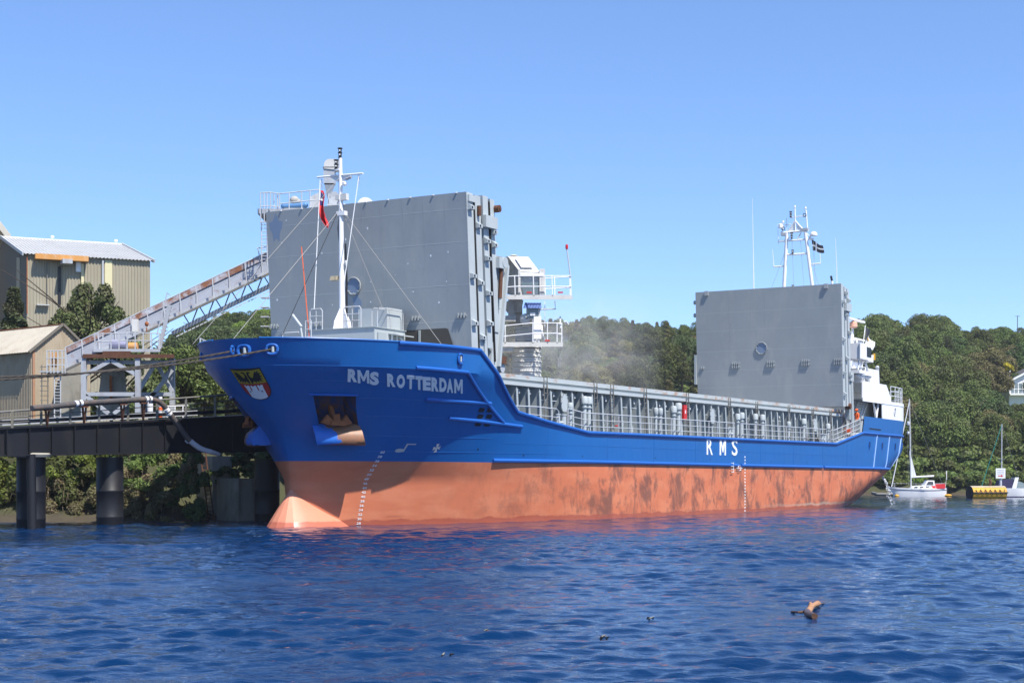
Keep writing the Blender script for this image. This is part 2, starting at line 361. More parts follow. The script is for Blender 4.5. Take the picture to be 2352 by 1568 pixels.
# ------------------------------------------------------------------ river
def fast_mesh(name, V, F, smooth_=True):
    me = bpy.data.meshes.new(name); n = len(V); m = len(F); k = F.shape[1]
    me.vertices.add(n); me.vertices.foreach_set('co', V.astype(np.float32).ravel())
    me.loops.add(m*k); me.loops.foreach_set('vertex_index', F.astype(np.int32).ravel())
    me.polygons.add(m); me.polygons.foreach_set('loop_start', np.arange(0, m*k, k, dtype=np.int32)); me.polygons.foreach_set('loop_total', np.full(m, k, dtype=np.int32))
    me.polygons.foreach_set('use_smooth', np.full(m, smooth_)); me.update(); me.validate(); return me
def make_water():
    ys = [-300, -80, -20, 0, 6]; y = 10.
    while y < 420: ys.append(y); y *= 1.0028
    ys += [600, 1200, 3500]; ys = np.array(ys)
    kx = np.concatenate([[-8, -3, -1.2, -.7], np.linspace(-.42, .42, 400), [.7, 1.2, 3, 8]])
    W = np.maximum(np.abs(ys), 10.)[:, None]; X = kx[None, :]*W; Y = np.repeat(ys[:, None], len(kx), 1)
    Z = np.zeros_like(X); dy = np.maximum(Y*.0028, .02); near = smooth(7, 11, Y)*(1-smooth(260, 400, Y))
    r = np.random.default_rng(5)
    # patches where the breeze ruffles the water more
    patch = .78+.30*np.sin(X*.11+1.3+.6*np.sin(Y*.07))*np.sin(Y*.16+.5*np.sin(X*.09))+.22*np.sin(X*.31+.8*np.sin(Y*.23))*np.sin(Y*.41+1.1)
    for i in range(120):
        lam = float(np.clip(math.exp(r.normal(-.4, .55)), .26, 4)); th = r.normal(-pi/2+.2, .6 if lam < .8 else .42); k = 2*pi/lam
        amp = .0041*lam*(.5+r.random())*(1 if lam < 2 else 2/lam)
        ph = k*(X*cos(th)+Y*sin(th))+r.random()*6.28
        wob = .8*np.sin(.13*X*r.uniform(.5,2)+.21*Y*r.uniform(.5,2)+r.random()*6.28)
        att = smooth(2.2, 5, lam/dy); s_ = np.sin(ph+wob)
        Z += amp*att*near*patch*(s_+.28*np.cos(2*(ph+wob)))
    # slow wake waves of a boat that has passed, running nearly along the picture
    for y0, slope, a, wd in ((20.5,.3,.03,.6),(25.5,.4,.045,.8),(36.4,.55,.10,.9),(39.8,.55,.06,.9),(54,.55,.09,1.3),(36,1.25,.07,.9),(64,.6,.07,1.6)):
        d = Y-slope*X-y0+.45*np.sin(X*.35+y0); Z += a*near*np.exp(-(d/wd)**2)*(1+.35*np.sin(X*.5+y0*2))-.5*a*near*np.exp(-((d-wd*1.7)/wd)**2)
    V = np.stack([X, Y, Z], -1).reshape(-1, 3); nx, ny = len(kx), len(ys)
    idx = np.arange(nx*ny).reshape(ny, nx); F = np.stack([idx[:-1,:-1], idx[:-1,1:], idx[1:,1:], idx[1:,:-1]], -1).reshape(-1, 4)
    o = bpy.data.objects.new('river', fast_mesh('river', V, F)); COL.objects.link(o); o.data.materials.append(M['river'])
    tag(o, 'rippled blue river water in the foreground', None, None, 'structure')
make_water()

# ------------------------------------------------------------------ land: near bank on the left, far wooded hillside
def land_height(X, Y):
    t = NX[0]*(X-ORI[0])+NX[1]*(Y-ORI[1])
    w = .8*np.sin(X*.35)+.5*np.sin(X*.9+1)
    s_ = AX[0]*(X-ORI[0])+AX[1]*(Y-ORI[1]); near = np.minimum(np.minimum(Y-79-w*.6, -t-10.5), 95-s_); far = Y-211-w
    dn = 4.5*smooth(1.6, 4.6, near)+.5*smooth(0, 1.6, near)
    df = 1.5*smooth(0, 2.5, far)
    base = np.where(np.maximum(near, far) > 0, np.maximum(dn, df), np.maximum(np.maximum(near, far)*.35, -3))
    crest = 26+1.6*np.sin(X*.045+.5)+1.2*np.sin(X*.11)
    up = np.clip((Y-224+smooth(10, -40, X)*40)/(332-224), 0, 1); up = up**1.05
    back = 1-.35*smooth(345, 800, Y)
    return base+crest*up*back*(np.maximum(near, far) > 0)
def make_land():
    xs = np.concatenate([[-2500,-900,-400], np.arange(-200, 221, 2.5), [400, 900, 2500]]); ys = np.concatenate([np.arange(74, 130, .6), np.arange(130, 205, 2.5), np.arange(205, 235, .8), np.arange(235, 430, 3), [520, 700, 1200, 2800]])
    X, Y = np.meshgrid(xs, ys); Z = land_height(X, Y)+.12*np.sin(X*2.1)*np.sin(Y*1.7)*(Y < 130)
    V = np.stack([X, Y, Z], -1).reshape(-1, 3); nx, ny = len(xs), len(ys); idx = np.arange(nx*ny).reshape(ny, nx)
    F = np.stack([idx[:-1,:-1], idx[:-1,1:], idx[1:,1:], idx[1:,:-1]], -1).reshape(-1, 4)
    o = bpy.data.objects.new('hillside', fast_mesh('hillside', V, F)); COL.objects.link(o); o.data.materials.append(M['land'])
    tag(o, 'grassy hillside and muddy river bank', None, None, 'structure')
make_land()
def gz(x, y): return float(land_height(np.array([x], float), np.array([y], float))[0])

# ------------------------------------------------------------------ the ship: hull form
HB = 6.1; REDTOP = 2.9
def s_st(z): return ip(z, [-1,0,2.0,3.0,4.0,5.2,6.0,6.9,8.1], [3.1,3.1,3.1,2.95,2.45,1.2,.4,-.5,-1.05])
LEV = {0.: (21, 1.5, 1.35), 2.05: (20, 1.6, 1.52), 6.9: (9.4, 2.0, 1.66), 8.0: (9.2, 2.0, 1.72)}; LZ = [0., 2.05, 6.9, 8.0]
def plan(s, st, lev):
    L_, P, Q = LEV[lev]; u = (s-st)/L_
    return 0. if u <= 0 else (HB if u >= 1 else HB*(1-(1-u)**P)**(1/Q))
def bow_b(s, z):
    zz = min(max(z, 0.), 8.); st = s_st(z)
    if s <= st: return 0.
    k = 0
    while k < 2 and zz > LZ[k+1]: k += 1
    f = (zz-LZ[k])/(LZ[k+1]-LZ[k]); w = min(1, max(0, (s-3.1)/2.5)); w = w*w*(3-2*w)
    pl = lambda lev: plan(s, st+(s_st(lev)-st)*w, lev)
    return pl(LZ[k])*(1-f)+pl(LZ[k+1])*f
def s_en(z): return ip(z, [-1.2,0,1,2.5,4.2,7], [73,75.5,78.3,82,84.6,85.0])
def s_af(z): return ip(z, [-1.2,0,1,2.5,4.2,7], [51,55,61,69,75.4,76.4])
def hb(s, z):
    b = bow_b(s, z)
    if b <= 0: return 0.
    a, e = s_af(z), s_en(z)
    if s > a:
        w = min(1, (s-a)/(e-a)); b = min(b, HB*max(0, 1-w**2.3)**.62)
    return b
def hs(r, z):
    """station r (measured at the rail) to metres aft at height z"""
    if r < 8.95: return r+(s_st(z)+1.05)*(1-(r+1.05)/10)
    if r > 68: return r+(s_en(z)-85.0)*((r-68)/17.0)
    return r
def ztop(r): return ip(r, [-2, 9.17, 13.4, 16.2, 20.3, 60.41, 66.9, 67.35, 83], [8.0, 8.0, 5.34, 4.96, 4.51, 4.70, 5.68, 6.95, 6.88])
def hn(s, z):
    e = .05; bs = (hb(s+e, z)-hb(s-e, z))/(2*e); bz = (hb(s, z+e)-hb(s, z-e))/(2*e)
    return Vector((-bs, 1, -bz)).normalized()
def hp(s, z, off=0.):
    return Vector((s, hb(s, z), z))+hn(s, z)*off
R1 = -1.05+10*np.linspace(0, 1, 64)**1.9
R1 = sorted(set([round(float(x), 3) for x in R1]+[.2, 2.02]))
RR = [x for x in R1 if x < 8.9]+list(np.arange(8.95, 21, .45))+list(np.arange(21, 60, 1.3))+list(np.arange(60, 66.6, .6))+[66.9, 67.1, 67.35]+list(np.arange(68, 74, .6))+list(74+11*(1-(1-np.linspace(0, 1, 26))**1.8))
RR = sorted(set(round(float(x), 3) for x in RR)); RR = [a for i, a in enumerate(RR) if i == 0 or a-RR[i-1] > .02]
PK = (.2, 2.02, 4.42, 5.73)           # anchor pocket: stations and heights
ship = thing('cargo_ship', 'blue and red general cargo ship moored at the jetty, hatch covers raised', 'cargo ship', (ORI[0], ORI[1], 0), pi/2-TH)
# ship local x is aft; local y is to starboard (SB flips port to -y)
def hull_mesh():
    zr = [-1.2,-.6,0,.3,.6,.9,1.2,1.5,1.8,2.05,2.3,2.6,REDTOP]
    red = SB()
    for sd in (1, -1):
        red.grid([[(hs(r, z), sd*hb(hs(r, z), z), z) for r in RR] for z in zr])
    red.build('hull_bottom', 'hull_red', ship, sharp=50)
    zb = [REDTOP, 3.1, 3.4, 3.7, 4.05, PK[2], 4.75, 5.1, 5.45, PK[3], 6.05, 6.35, 6.6, 6.9, 7.25, 7.6, 8.0]
    blue = SB()
    for sd in (1, -1):
        rows = []
        for zz in zb:
            w = (zz-REDTOP)/(8-REDTOP); rows.append([])
            for r in RR:
                z = REDTOP+w*(ztop(r)-REDTOP); s = hs(r, z); rows[-1].append((s, sd*hb(s, z), z))
        n = len(RR); vs = [p for q in rows for p in q]; fs = []
        for j in range(len(zb)-1):
            for i in range(n-1):
                if PK[0]-.001 <= RR[i] and RR[i+1] <= PK[1]+.001 and PK[2]-.001 <= zb[j] and zb[j+1] <= PK[3]+.001: continue
                fs.append((j*n+i, j*n+i+1, (j+1)*n+i+1, (j+1)*n+i))
        blue.add(vs, fs)
    return blue.build('hull', 'hull_blue', ship, sharp=22)
hull = hull_mesh()
def deck(z, r0, r1, name, mat='ship_grey', inset=.03):
    m = SB(); rs = [r for r in RR if r0 <= r <= r1]; a = [(hs(r, z), max(0, hb(hs(r, z), z)-inset), z) for r in rs]
    m.grid([a, [(x, -y, q) for x, y, q in a]]); return m.build(name, mat, ship)
deck(6.9, -.9, 9.4, 'forecastle_deck'); deck(4.25, 9.2, 67, 'main_deck'); deck(6.72, 66.4, 84.8, 'poop_deck')
zz_ = [4.25,5,6,6.9]; b = SB(); b.prism([(9.3,hb(9.3,z)-.06,z) for z in zz_]+[(9.3,-hb(9.3,z)+.06,z) for z in zz_[::-1]], (.06,0,0)); b.build('bulkhead', 'ship_grey', ship)
b = SB(); b.box(66.6, 66.7, -5.98, 5.98, 4.2, 6.72); b.build('bulkhead', 'ship_grey', ship)
# bulb
def make_bulb():
    m = SB(); rows = []
    for f in (.0, .05, .15, .33, .55, .78, 1.0, 1.15):
        z = 1.66-1.70*f; sa = 3.35+1.9*f; tip = 3.10-1.10*f**.9; w = .08+1.58*f; rows.append([])
        for j in range(15):
            a = pi*j/14; rows[-1].append((sa-(sa-tip)*max(0, sin(a))**1.0, -w*math.copysign(abs(cos(a))**.9, cos(a)), z))
    m.grid(rows); m.add(rows[0], [tuple(range(15))])
    return m.build('bulbous_bow', 'bulb_red', ship, sharp=14)
make_bulb()
b = SB(); b.prism([(3.12,-.05,1.5),(3.12,.05,1.5),(2.98,.05,2.95),(2.98,-.05,2.95)], (.14,0,0)); b.build('stem_bar', 'hull_red', hull)

# strakes, rails and seams that follow the hull
def along(pts, n=24, off=.02):
    """(s,z) polyline resampled on the hull surface"""
    out = []
    for (s0, z0), (s1, z1) in zip(pts[:-1], pts[1:]):
        k = max(2, int(abs(s1-s0)*2.2+abs(z1-z0)*2))
        for i in range(k): out.append((s0+(s1-s0)*i/k, z0+(z1-z0)*i/k))
    out.append(pts[-1]); return [hp(s, z, off) for s, z in out]
def strake(pts, r, name='strake', mat='blue_strake'):
    m = SB(); m.path(along(pts, off=r*.3), r, 8); return m.build(name, mat, hull)
strake([(3.8,7.96),(9.19,7.97),(13.42,5.33),(16.2,4.95),(20.3,4.50),(60.4,4.69)], .095, 'bulwark_cap')
strake([(60.4,4.69),(66.9,5.66),(80.2,5.66),(83.0,5.66)], .095, 'bulwark_cap')
strake([(4.88,6.95),(8.12,6.91),(12.5,4.80)], .09); strake([(6.38,5.66),(11.02,5.64)], .09); strake([(8.37,4.90),(11,4.80),(14.08,4.65)], .09)
strake([(12.5,3.0),(41.0,2.97)], .10); strake([(41.5,2.97),(57.2,2.96)], .10); strake([(57.6,2.96),(78,2.95)], .10)
for s0, s1 in ((70.6,69.6),(74.0,73.0),(77.6,76.2)):
    strake([(s0,5.6),(s1,3.0)], .055, 'fender_strip', 'strake_pale')
m = SB(); m.path([hp(s, 8.0, -.02) for s in np.linspace(-.7, 3.8, 24)], .045, 6); m.path([(s, -hb(s, 8.0), 8.0) for s in np.linspace(-.7, 9.1, 30)], .045, 6); m.build('bulwark_rim', 'hull_blue', hull)
m = SB()
for z, s0, s1 in ((6.9,-.2,4.9),(6.30,1.0,7.6),(5.62,3.4,6.2),(4.87,4.1,8.2),(4.02,4.2,12),(3.35,4.7,18)):
    m.path([hp(s, z, .0) for s in np.linspace(s0, s1, 30)], .011, 5)
for s0, s1, z in ((13,40,3.82),(40,66,3.82),(66,78,4.3)): m.path([hp(s, z, .0) for s in np.linspace(s0, s1, 30)], .010, 5)
for s in (16.5,22.4,28.3,34.2,45.0,51.2,57.4,63.0): m.path([hp(s, z, .0) for z in np.linspace(3.05, ztop(s)-.05, 5)], .010, 5)
m.build('weld_seam', 'hull_blue', hull)
# anchor pockets, bolsters and anchors
def pocket(sd):
    def P(r, z, d=0.):
        s = hs(r, z); p = hp(s, z, -d) if d <= 0 else Vector((s, hb(s, z), z))+inn*d
        return Vector((p.x, sd*p.y, p.z))
    sm, zm = hs(1.1, 5.1), 5.1; nrm = hn(sm, zm); inn = Vector((.25, -.95, .12)).normalized()
    r0, r1, z0, z1 = PK; rs = [r for r in RR if r0-.01 <= r <= r1+.01]; zs = [4.42, 4.75, 5.1, 5.45, 5.73]
    ring = [(r, z0) for r in rs]+[(r1, z) for z in zs[1:]]+[(r, z1) for r in rs[::-1][1:]]+[(r0, z) for z in zs[::-1][1:-1]]
    f = [P(r, z) for r, z in ring]; bk = [P(r, z, .85) for r, z in ring]
    m = SB(); m.grid([f, bk], closed=True); m.add(bk, [tuple(range(len(bk)))]); m.build('anchor_pocket', 'pocket_blue', hull)
    m = SB(); m.path([P(r, z1+.02, -.05) for r in np.linspace(r0-.05, r1+.05, 12)], .05, 6); m.build('pocket_lip', 'blue_strake', hull)
    m = SB(); rows = []
    for k in range(11):
        a = k/10; z = 4.50-.86*a; off = .74*sin(pi*(.06+.94*a))**.75 if k < 10 else -.05
        if k == 0: off = -.12
        rows.append([P(r, z, -off) for r in np.linspace(r0-.12, r1+.10, 16)])
    m.grid(rows)
    for e in (0, -1): m.add([q[e] for q in rows], [tuple(range(len(rows)))])
    m.build('anchor_bolster', 'bolster', hull)
    # stockless anchor stowed with its crown on the bolster
    c = P(1.1, 4.70, -.22); U = Vector((1, .55*sd, 0)).normalized(); V = Vector((0, 0, 1)); W = Vector((-.4, .9*sd, 0)).normalized()
    def Q(u, v, w): return c+U*u+V*v+W*w
    m = SB(); m.hexa([Q(-.42,-.12,-.28),Q(.42,-.12,-.28),Q(.36,-.14,.20),Q(-.36,-.14,.20),Q(-.38,.12,-.28),Q(.38,.12,-.28),Q(.34,.06,.18),Q(-.34,.06,.18)])
    m.hexa([Q(-.20,.05,-.12),Q(.14,.05,-.12),Q(.14,.05,.10),Q(-.20,.05,.10),Q(-.17,.34,-.14),Q(.12,.40,-.14),Q(.12,.38,.02),Q(-.17,.32,.02)])
    for q in (-1, 1):
        m.hexa([Q(q*.34,-.14,-.2),Q(q*.34,-.14,.12),Q(q*.72,-.02,.05),Q(q*.72,-.02,-.15),Q(q*.20,.08,-.2),Q(q*.20,.08,.08),Q(q*.46,.34,.02),Q(q*.46,.34,-.12)])
    m.bar(Q(0,.1,-.25), Q(-.05,1.0,-.65), .2, .16); m.build('anchor', 'rust_bright', hull)
pocket(1); pocket(-1)
# fairleads: raised oval rings with a dark throat
def fairlead(s, z, w, h, r, sd=1):
    n = hn(s, z); u = Vector((1, (hb(s+.05, z)-hb(s-.05, z))/.1, 0)).normalized(); vv = Vector((0,0,1)); c = hp(s, z, .03)
    def T(p): return (p.x, p.y*sd, p.z)
    def ov(k, a, off): 
        e = 2.6; ca, sa = cos(a), sin(a)
        return c+u*(w*k*math.copysign(abs(ca)**(2/e), ca))+vv*(h*k*math.copysign(abs(sa)**(2/e), sa))+n*off
    m = SB(); m.path([T(ov(1, 2*pi*i/24, .04)) for i in range(24)], r, 8, closed=True); f = m.build('fairlead', 'blue_strake', hull)
    m = SB(); m.add([T(ov(.96, 2*pi*i/24, -.012)) for i in range(24)], [tuple(range(24))]); m.build('fairlead_throat', 'black', hull)
    m = SB(); q = c+n*.03; m.tube(T(q-vv*h*.6+u*w*.15), T(q+vv*h*.55+u*w*.15), w*.28, n=8); m.build('fairlead_roller', 'ship_grey_pale', hull)
fairlead(-.72, 7.52, .27, .22, .075); fairlead(-.30, 7.56, .23, .20, .065)
fairlead(.9, 7.5, .15, .15, .06, -1); fairlead(7.5, 7.48, .16, .21, .055)
m = SB(); n_ = hn(-.93, 7.5); m.path([hp(-.97+.1*cos(a), 7.52+.16*sin(a), .04) for a in np.linspace(0, 2*pi, 20)[:-1]], .05, 8, closed=True); m.build('fairlead', 'blue_strake', hull)
# freeing ports
for s, z in ((10.5,5.32),(11.14,5.34),(10.58,5.02),(11.25,5.04),(10.62,4.68),(11.31,4.69)):
    m = SB(); pts = []
    for i in range(20):
        a = 2*pi*i/20; pts.append(hp(s+.235*math.copysign(abs(cos(a))**.5, cos(a)), z+.115*math.copysign(abs(sin(a))**.5, sin(a)), .012))
    m.add(pts, [tuple(range(20))]); m.build('freeing_port', 'black', hull)
    m = SB(); m.path(pts, .012, 4, closed=True); m.build('port_rim', 'blue_strake', hull)
for s, z in ((11.25,3.51),(14.7,3.26),(19.8,3.28),(28.5,3.29),(36.5,3.3),(47,3.25),(54,3.25)):
    m = SB(); m.add([hp(s+.05*cos(a), z+.05*sin(a), .01) for a in np.linspace(0, 2*pi, 9)[:-1]], [tuple(range(8))]); m.build('scupper', 'black', hull)
# round ports in the quarter
for s in (68.6, 72.0, 75.6, 79.0):
    m = SB(); m.add([hp(s+.17*cos(a), 4.75+.30*sin(a), .012) for a in np.linspace(0, 2*pi, 17)[:-1]], [tuple(range(16))]); m.build('mooring_port', 'black', hull)
    m = SB(); m.path([hp(s+.18*cos(a), 4.75+.31*sin(a), .02) for a in np.linspace(0, 2*pi, 17)[:-1]], .03, 6, closed=True); m.build('port_rim', 'blue_strake', hull)
m = SB(); m.add([hp(s, z, .012) for s, z in ((68.6,5.98),(71.6,5.95),(71.6,6.06),(68.6,6.09))], [(0,1,2,3)]); m.build('vent_slot', 'black', hull)

# lettering
def text_tris(txt, bold=.02, shear=0.):
    cu = bpy.data.curves.new('txt', 'FONT'); cu.body = txt; cu.size = 1; cu.offset = bold; cu.shear = shear; cu.resolution_u = 4
    o = bpy.data.objects.new('txt', cu); COL.objects.link(o); dg = bpy.context.evaluated_depsgraph_get(); me = bpy.data.meshes.new_from_object(o.evaluated_get(dg))
    bm = bmesh.new(); bm.from_mesh(me); bmesh.ops.triangulate(bm, faces=bm.faces)
    bmesh.ops.remove_doubles(bm, verts=bm.verts, dist=1e-4)
    vs = [tuple(v.co[:2]) for v in bm.verts]; fs = [tuple(v.index for v in f.verts) for f in bm.faces]; ed = [tuple(v.index for v in e.verts) for e in bm.edges if len(e.link_faces) == 1]
    bm.free(); bpy.data.objects.remove(o); bpy.data.curves.remove(cu); bpy.data.meshes.remove(me)
    return vs, fs, ed
def plate_text(txt, fn, name, mat, parent, bold=.02, thick=.03, box=None, cls=SB, world=False):
    """fn maps glyph coordinates (x, y, lift) to a point; box=(w,h) fits the glyph into w by h"""
    vs, fs, ed = glyph_m() if txt == 'M' else text_tris(txt, bold)
    if not vs: return
    a = np.array(vs); lo, hi = a.min(0), a.max(0)
    if box: a = (a-lo)/(hi-lo)*np.array(box)
    m = cls(); n = len(a); m.add([fn(x, y, thick) for x, y in a]+[fn(x, y, -.01) for x, y in a], fs+[(i, j, j+n, i+n) for i, j in ed])
    return m.build(name, mat, parent, sharp=None, world=world)
# ship's name: left, right and base of each letter, top of its middle
NAMEPOS = [(2.48,2.82,6.28,2.28,6.78),(2.88,3.32,6.24,2.69,6.75),(3.38,3.73,6.18,3.17,6.70),(4.11,4.46,6.13,3.90,6.65),(4.54,4.92,6.09,4.36,6.63),(5.04,5.42,6.07,4.84,6.62),(5.52,5.90,6.05,5.27,6.61),(5.92,6.36,6.04,5.71,6.59),(6.42,6.85,6.02,6.19,6.59),(6.90,7.35,6.02,6.67,6.59),(7.40,7.81,6.0,7.13,6.58),(7.90,8.50,6.0,7.71,6.59)]
GM = [(0,0),(0,1),(.24,1),(.5,.46),(.76,1),(1,1),(1,0),(.79,0),(.79,.62),(.57,.18),(.43,.18),(.21,.62),(.21,0)]
def glyph_m():
    bm = bmesh.new(); bm.faces.new([bm.verts.new((x, y, 0)) for x, y in GM]); bm.normal_update(); bmesh.ops.triangulate(bm, faces=bm.faces); bm.verts.index_update()
    r_ = ([tuple(v.co[:2]) for v in bm.verts], [tuple(v.index for v in f.verts) for f in bm.faces], [(i, (i+1) % 13) for i in range(13)]); bm.free(); return r_
for ch, (a, b_, z0, st_, z1) in zip('RMSROTTERDAM', NAMEPOS):
    k = (st_-(a+b_)/2)/(z1-z0)
    plate_text(ch, lambda x, y, l, a=a, z0=z0, k=k: hp(a+x+k*y, z0+y, l), 'name_letter', 'letter_white', hull, .05, .035, (b_-a, z1-z0))
for ch, a in (('R',35.9),('M',37.95),('S',39.95)):
    plate_text(ch, lambda x, y, l, a=a: hp(a+x, 3.57+y, l), 'company_letter', 'letter_white', hull, .012, .03, (.92 if ch != 'M' else 1.0, 1.0))
for k, d in enumerate(range(28, 62, 2)):
    plate_text(str(d), lambda x, y, l, z=.06+.2*k: hp(5.68+x, z+y, l), 'draught_mark', 'letter_white', hull, .0, .014, (.19,.10))
for k in range(18):
    plate_text(str(56-2*k) if k else '62', lambda x, y, l, z=3.46-.2*k: hp(42.1+x, z+y, l), 'draught_mark', 'letter_white', hull, .0, .014, (.2,.10))
# thruster, bulb and load-line symbols
def flat(pts, mat, name, off=.014, thick=True):
    m = SB(); n = len(pts); f = [hp(s, z, off) for s, z in pts]; m.add(f, [tuple(range(n))]); return m.build(name, mat, hull, sharp=None)
cs, cz = 8.54, 3.53
for k in range(4):
    a = k*pi/2+.12; flat([(cs+r_*1.05*cos(a+d), cz+r_*sin(a+d)) for r_, d in ((.02,-1),(.21,-.42),(.21,.42),(.02,1))], 'mark_grey', 'thruster_mark')
flat([(6.72,3.34),(6.80,3.34),(6.84,3.66),(7.25,3.66),(7.25,3.71),(6.74,3.71)], 'mark_grey', 'bulb_mark')
flat([(6.5+.17*cos(a)*(1 if cos(a) < 0 else 1.9), 3.40+.085*sin(a)) for a in np.linspace(0, 2*pi, 18)[:-1]], 'mark_grey', 'bulb_mark', .015)
m = SB(); m.path([hp(41.0+.28*cos(a), 2.80+.16*sin(a), .11) for a in np.linspace(0, 2*pi, 17)[:-1]], .02, 4, closed=True)
m.bar(hp(40.5,2.80,.11), hp(41.5,2.80,.11), .02, .03); m.bar(hp(40.0,2.5,.11), hp(40.0,3.15,.11), .03); 
for z in (2.55,2.72,2.9,3.1): m.bar(hp(39.6,z,.11), hp(40.0,z,.11), .03)
m.build('load_line_mark', 'letter_white', hull)
# shield: black double eagle on gold over a white castle on red
GIR = {}
def stem_pt(g, z):
    """point at girth g from the stem (port positive) at height z"""
    k = round(z, 3)
    if k not in GIR:
        s0 = s_st(z); ss = s0+np.linspace(0, 1, 90)**3*2.5; bb = np.array([hb(float(q), z) for q in ss]); L_ = np.concatenate([[0], np.cumsum(np.hypot(np.diff(ss), np.diff(bb)))]); GIR[k] = (L_, ss, bb)
    L_, ss, bb = GIR[k]; a = abs(g); return Vector((float(np.interp(a, L_, ss)), math.copysign(float(np.interp(a, L_, bb)), g), z))
def SH(u, v, l):
    g, z = .12+.75*u*(1-.10*v), 6.74-1.17*v+.03*u*u; e = .06
    n = (stem_pt(g+e, z)-stem_pt(g-e, z)).cross(stem_pt(g, z+e)-stem_pt(g, z-e)).normalized()
    if n.x > 0: n = -n
    return stem_pt(g, z)+n*(l+.004)
def shp(poly, mat, name, lift):
    # triangulated fan refined so that it follows the hull
    m = SB(); bm = bmesh.new(); vs = [bm.verts.new((x, y, 0)) for x, y in poly]; bm.faces.new(vs); bm.normal_update(); bmesh.ops.triangulate(bm, faces=bm.faces)
    for _ in range(2): bmesh.ops.subdivide_edges(bm, edges=bm.edges, cuts=1, use_grid_fill=True)
    bmesh.ops.triangulate(bm, faces=bm.faces); bm.verts.index_update()
    m.add([SH(v.co.x, v.co.y, lift) for v in bm.verts], [tuple(v.index for v in f.verts) for f in bm.faces]); bm.free()
    return m.build(name, mat, hull, sharp=None)
low = [(1.0*cos(a), .62+.40*sin(a)) for a in np.linspace(0, pi, 15)]
shp([(-1.06,-.03),(1.06,-.03),(1.06,.60)]+[(1.06*cos(a), .62+.43*sin(a)) for a in np.linspace(0.05, pi-.05, 15)]+[(-1.06,.60)], 'shield_black', 'shield_border', .010)
shp([(-1,.0),(-.5,.03),(0,.035),(.5,.03),(1,0),(1,.46),(.5,.48),(0,.485),(-.5,.48),(-1,.46)], 'shield_gold', 'shield_field', .020)
shp([(-1,.47),(0,.495),(1,.47),(1,.6)]+low+[(-1,.6)], 'shield_red', 'shield_field', .018)
shp([(-.66,.52),(-.5,.53),(-.5,.56),(-.42,.56),(-.42,.53),(-.28,.535),(-.28,.66),(-.2,.70),(-.2,.54),(-.07,.54),(-.07,.57),(.07,.57),(.07,.54),(.2,.54),(.2,.70),(.28,.66),(.28,.535),(.42,.53),(.42,.56),(.5,.56),(.5,.53),(.66,.52),(.62,.66),(.60,.94),(.35,.99),(0,1.015),(-.35,.99),(-.60,.94),(-.62,.66)], 'white_paint', 'castle', .028)
for q in (-1, 1):
    shp([(q*.05,.47),(q*.02,.20),(q*.07,.10),(q*.20,.06),(q*.34,.10),(q*.22,.12),(q*.15,.17),(q*.20,.26),(q*.32,.28),(q*.42,.20),(q*.55,.11),(q*.66,.05),(q*.64,.11),(q*.84,.04),(q*.78,.12),(q*.94,.14),(q*.80,.19),(q*.95,.24),(q*.78,.27),(q*.94,.34),(q*.74,.33),(q*.86,.43),(q*.60,.37),(q*.64,.45),(q*.44,.39),(q*.40,.46),(q*.26,.38),(q*.14,.46)], 'shield_black', 'eagle', .030)
    shp([(q*.42-.05,.72),(q*.42+.05,.72),(q*.42+.05,.76),(q*.42-.05,.76)], 'black', 'castle_window', .036)
    shp([(q*.24-.05,.66),(q*.24,.60),(q*.24+.05,.66),(q*.24,.74)], 'shield_red', 'castle_window', .036)

# ------------------------------------------------------------------ ship: hatch coaming
def csheer(s): return 7.19+.0038*(s-12.4)
coam = SB()
for sd in (1, -1):
    ss = [9.2]+list(np.arange(12, 66, 2.0))+[66.4]
    for s0, s1 in zip(ss[:-1], ss[1:]):
        z0, z1 = csheer(s0), csheer(s1)
        def bx(t0, t1, lo, hi): coam.hexa([(s0,sd*t0,z0+lo),(s1,sd*t0,z1+lo),(s1,sd*t1,z1+lo),(s0,sd*t1,z0+lo),(s0,sd*t0,z0+hi),(s1,sd*t0,z1+hi),(s1,sd*t1,z1+hi),(s0,sd*t1,z0+hi)])
        bx(4.86, 5.12, -.22, 0); bx(4.86, 4.98, -.36, -.22); bx(4.80, 5.26, -.54, -.36)
    pass
coam.box(9.15, 9.3, -4.86, 4.86, 6.4, 7.15); coam.box(66.3, 66.5, -5.1, 5.1, 4.25, 7.38)
coaming = coam.build('hatch_coaming', 'coaming', ship)
for sd in (1, -1): b = SB(); b.box(12.4, 66.4, min(sd*4.42, sd*4.5), max(sd*4.42, sd*4.5), 4.25, 6.66); b.box(12.4, 66.4, min(sd*4.42, sd*4.9), max(sd*4.42, sd*4.9), 6.60, 6.67); b.build('coaming_wall_shaded', 'coaming_wall_shaded', coaming)  # darker wall paint carries the shade behind the stays
b = SB(); b.box(12.4, 66.3, -4.4, 4.4, 4.6, 4.65); b.build('cargo_hold_floor', 'dust_and_shade_grey', ship)
rs = random.Random(3)
stay = SB(); stay.prism([(0,4.5,6.62),(0,5.2,6.62),(0,5.22,6.5),(0,5.32,4.26),(0,4.5,4.26)], (.035,0,0)); stay.prism([(-.06,5.2,6.5),(-.06,5.3,4.26),(-.06,5.33,4.26),(-.06,5.23,6.5)], (.16,0,0))
stay_me = stay.mesh('stay'); 
k = 0; s = 14.2; stays = []
while s < 66:
    o = bpy.data.objects.new('coaming_stay', stay_me); COL.objects.link(o); o.parent = coaming; o.location = (s, 0, .0038*(s-12.4)); stays.append(s); s += 1.17
stay_me.materials.append(M['ship_grey'])
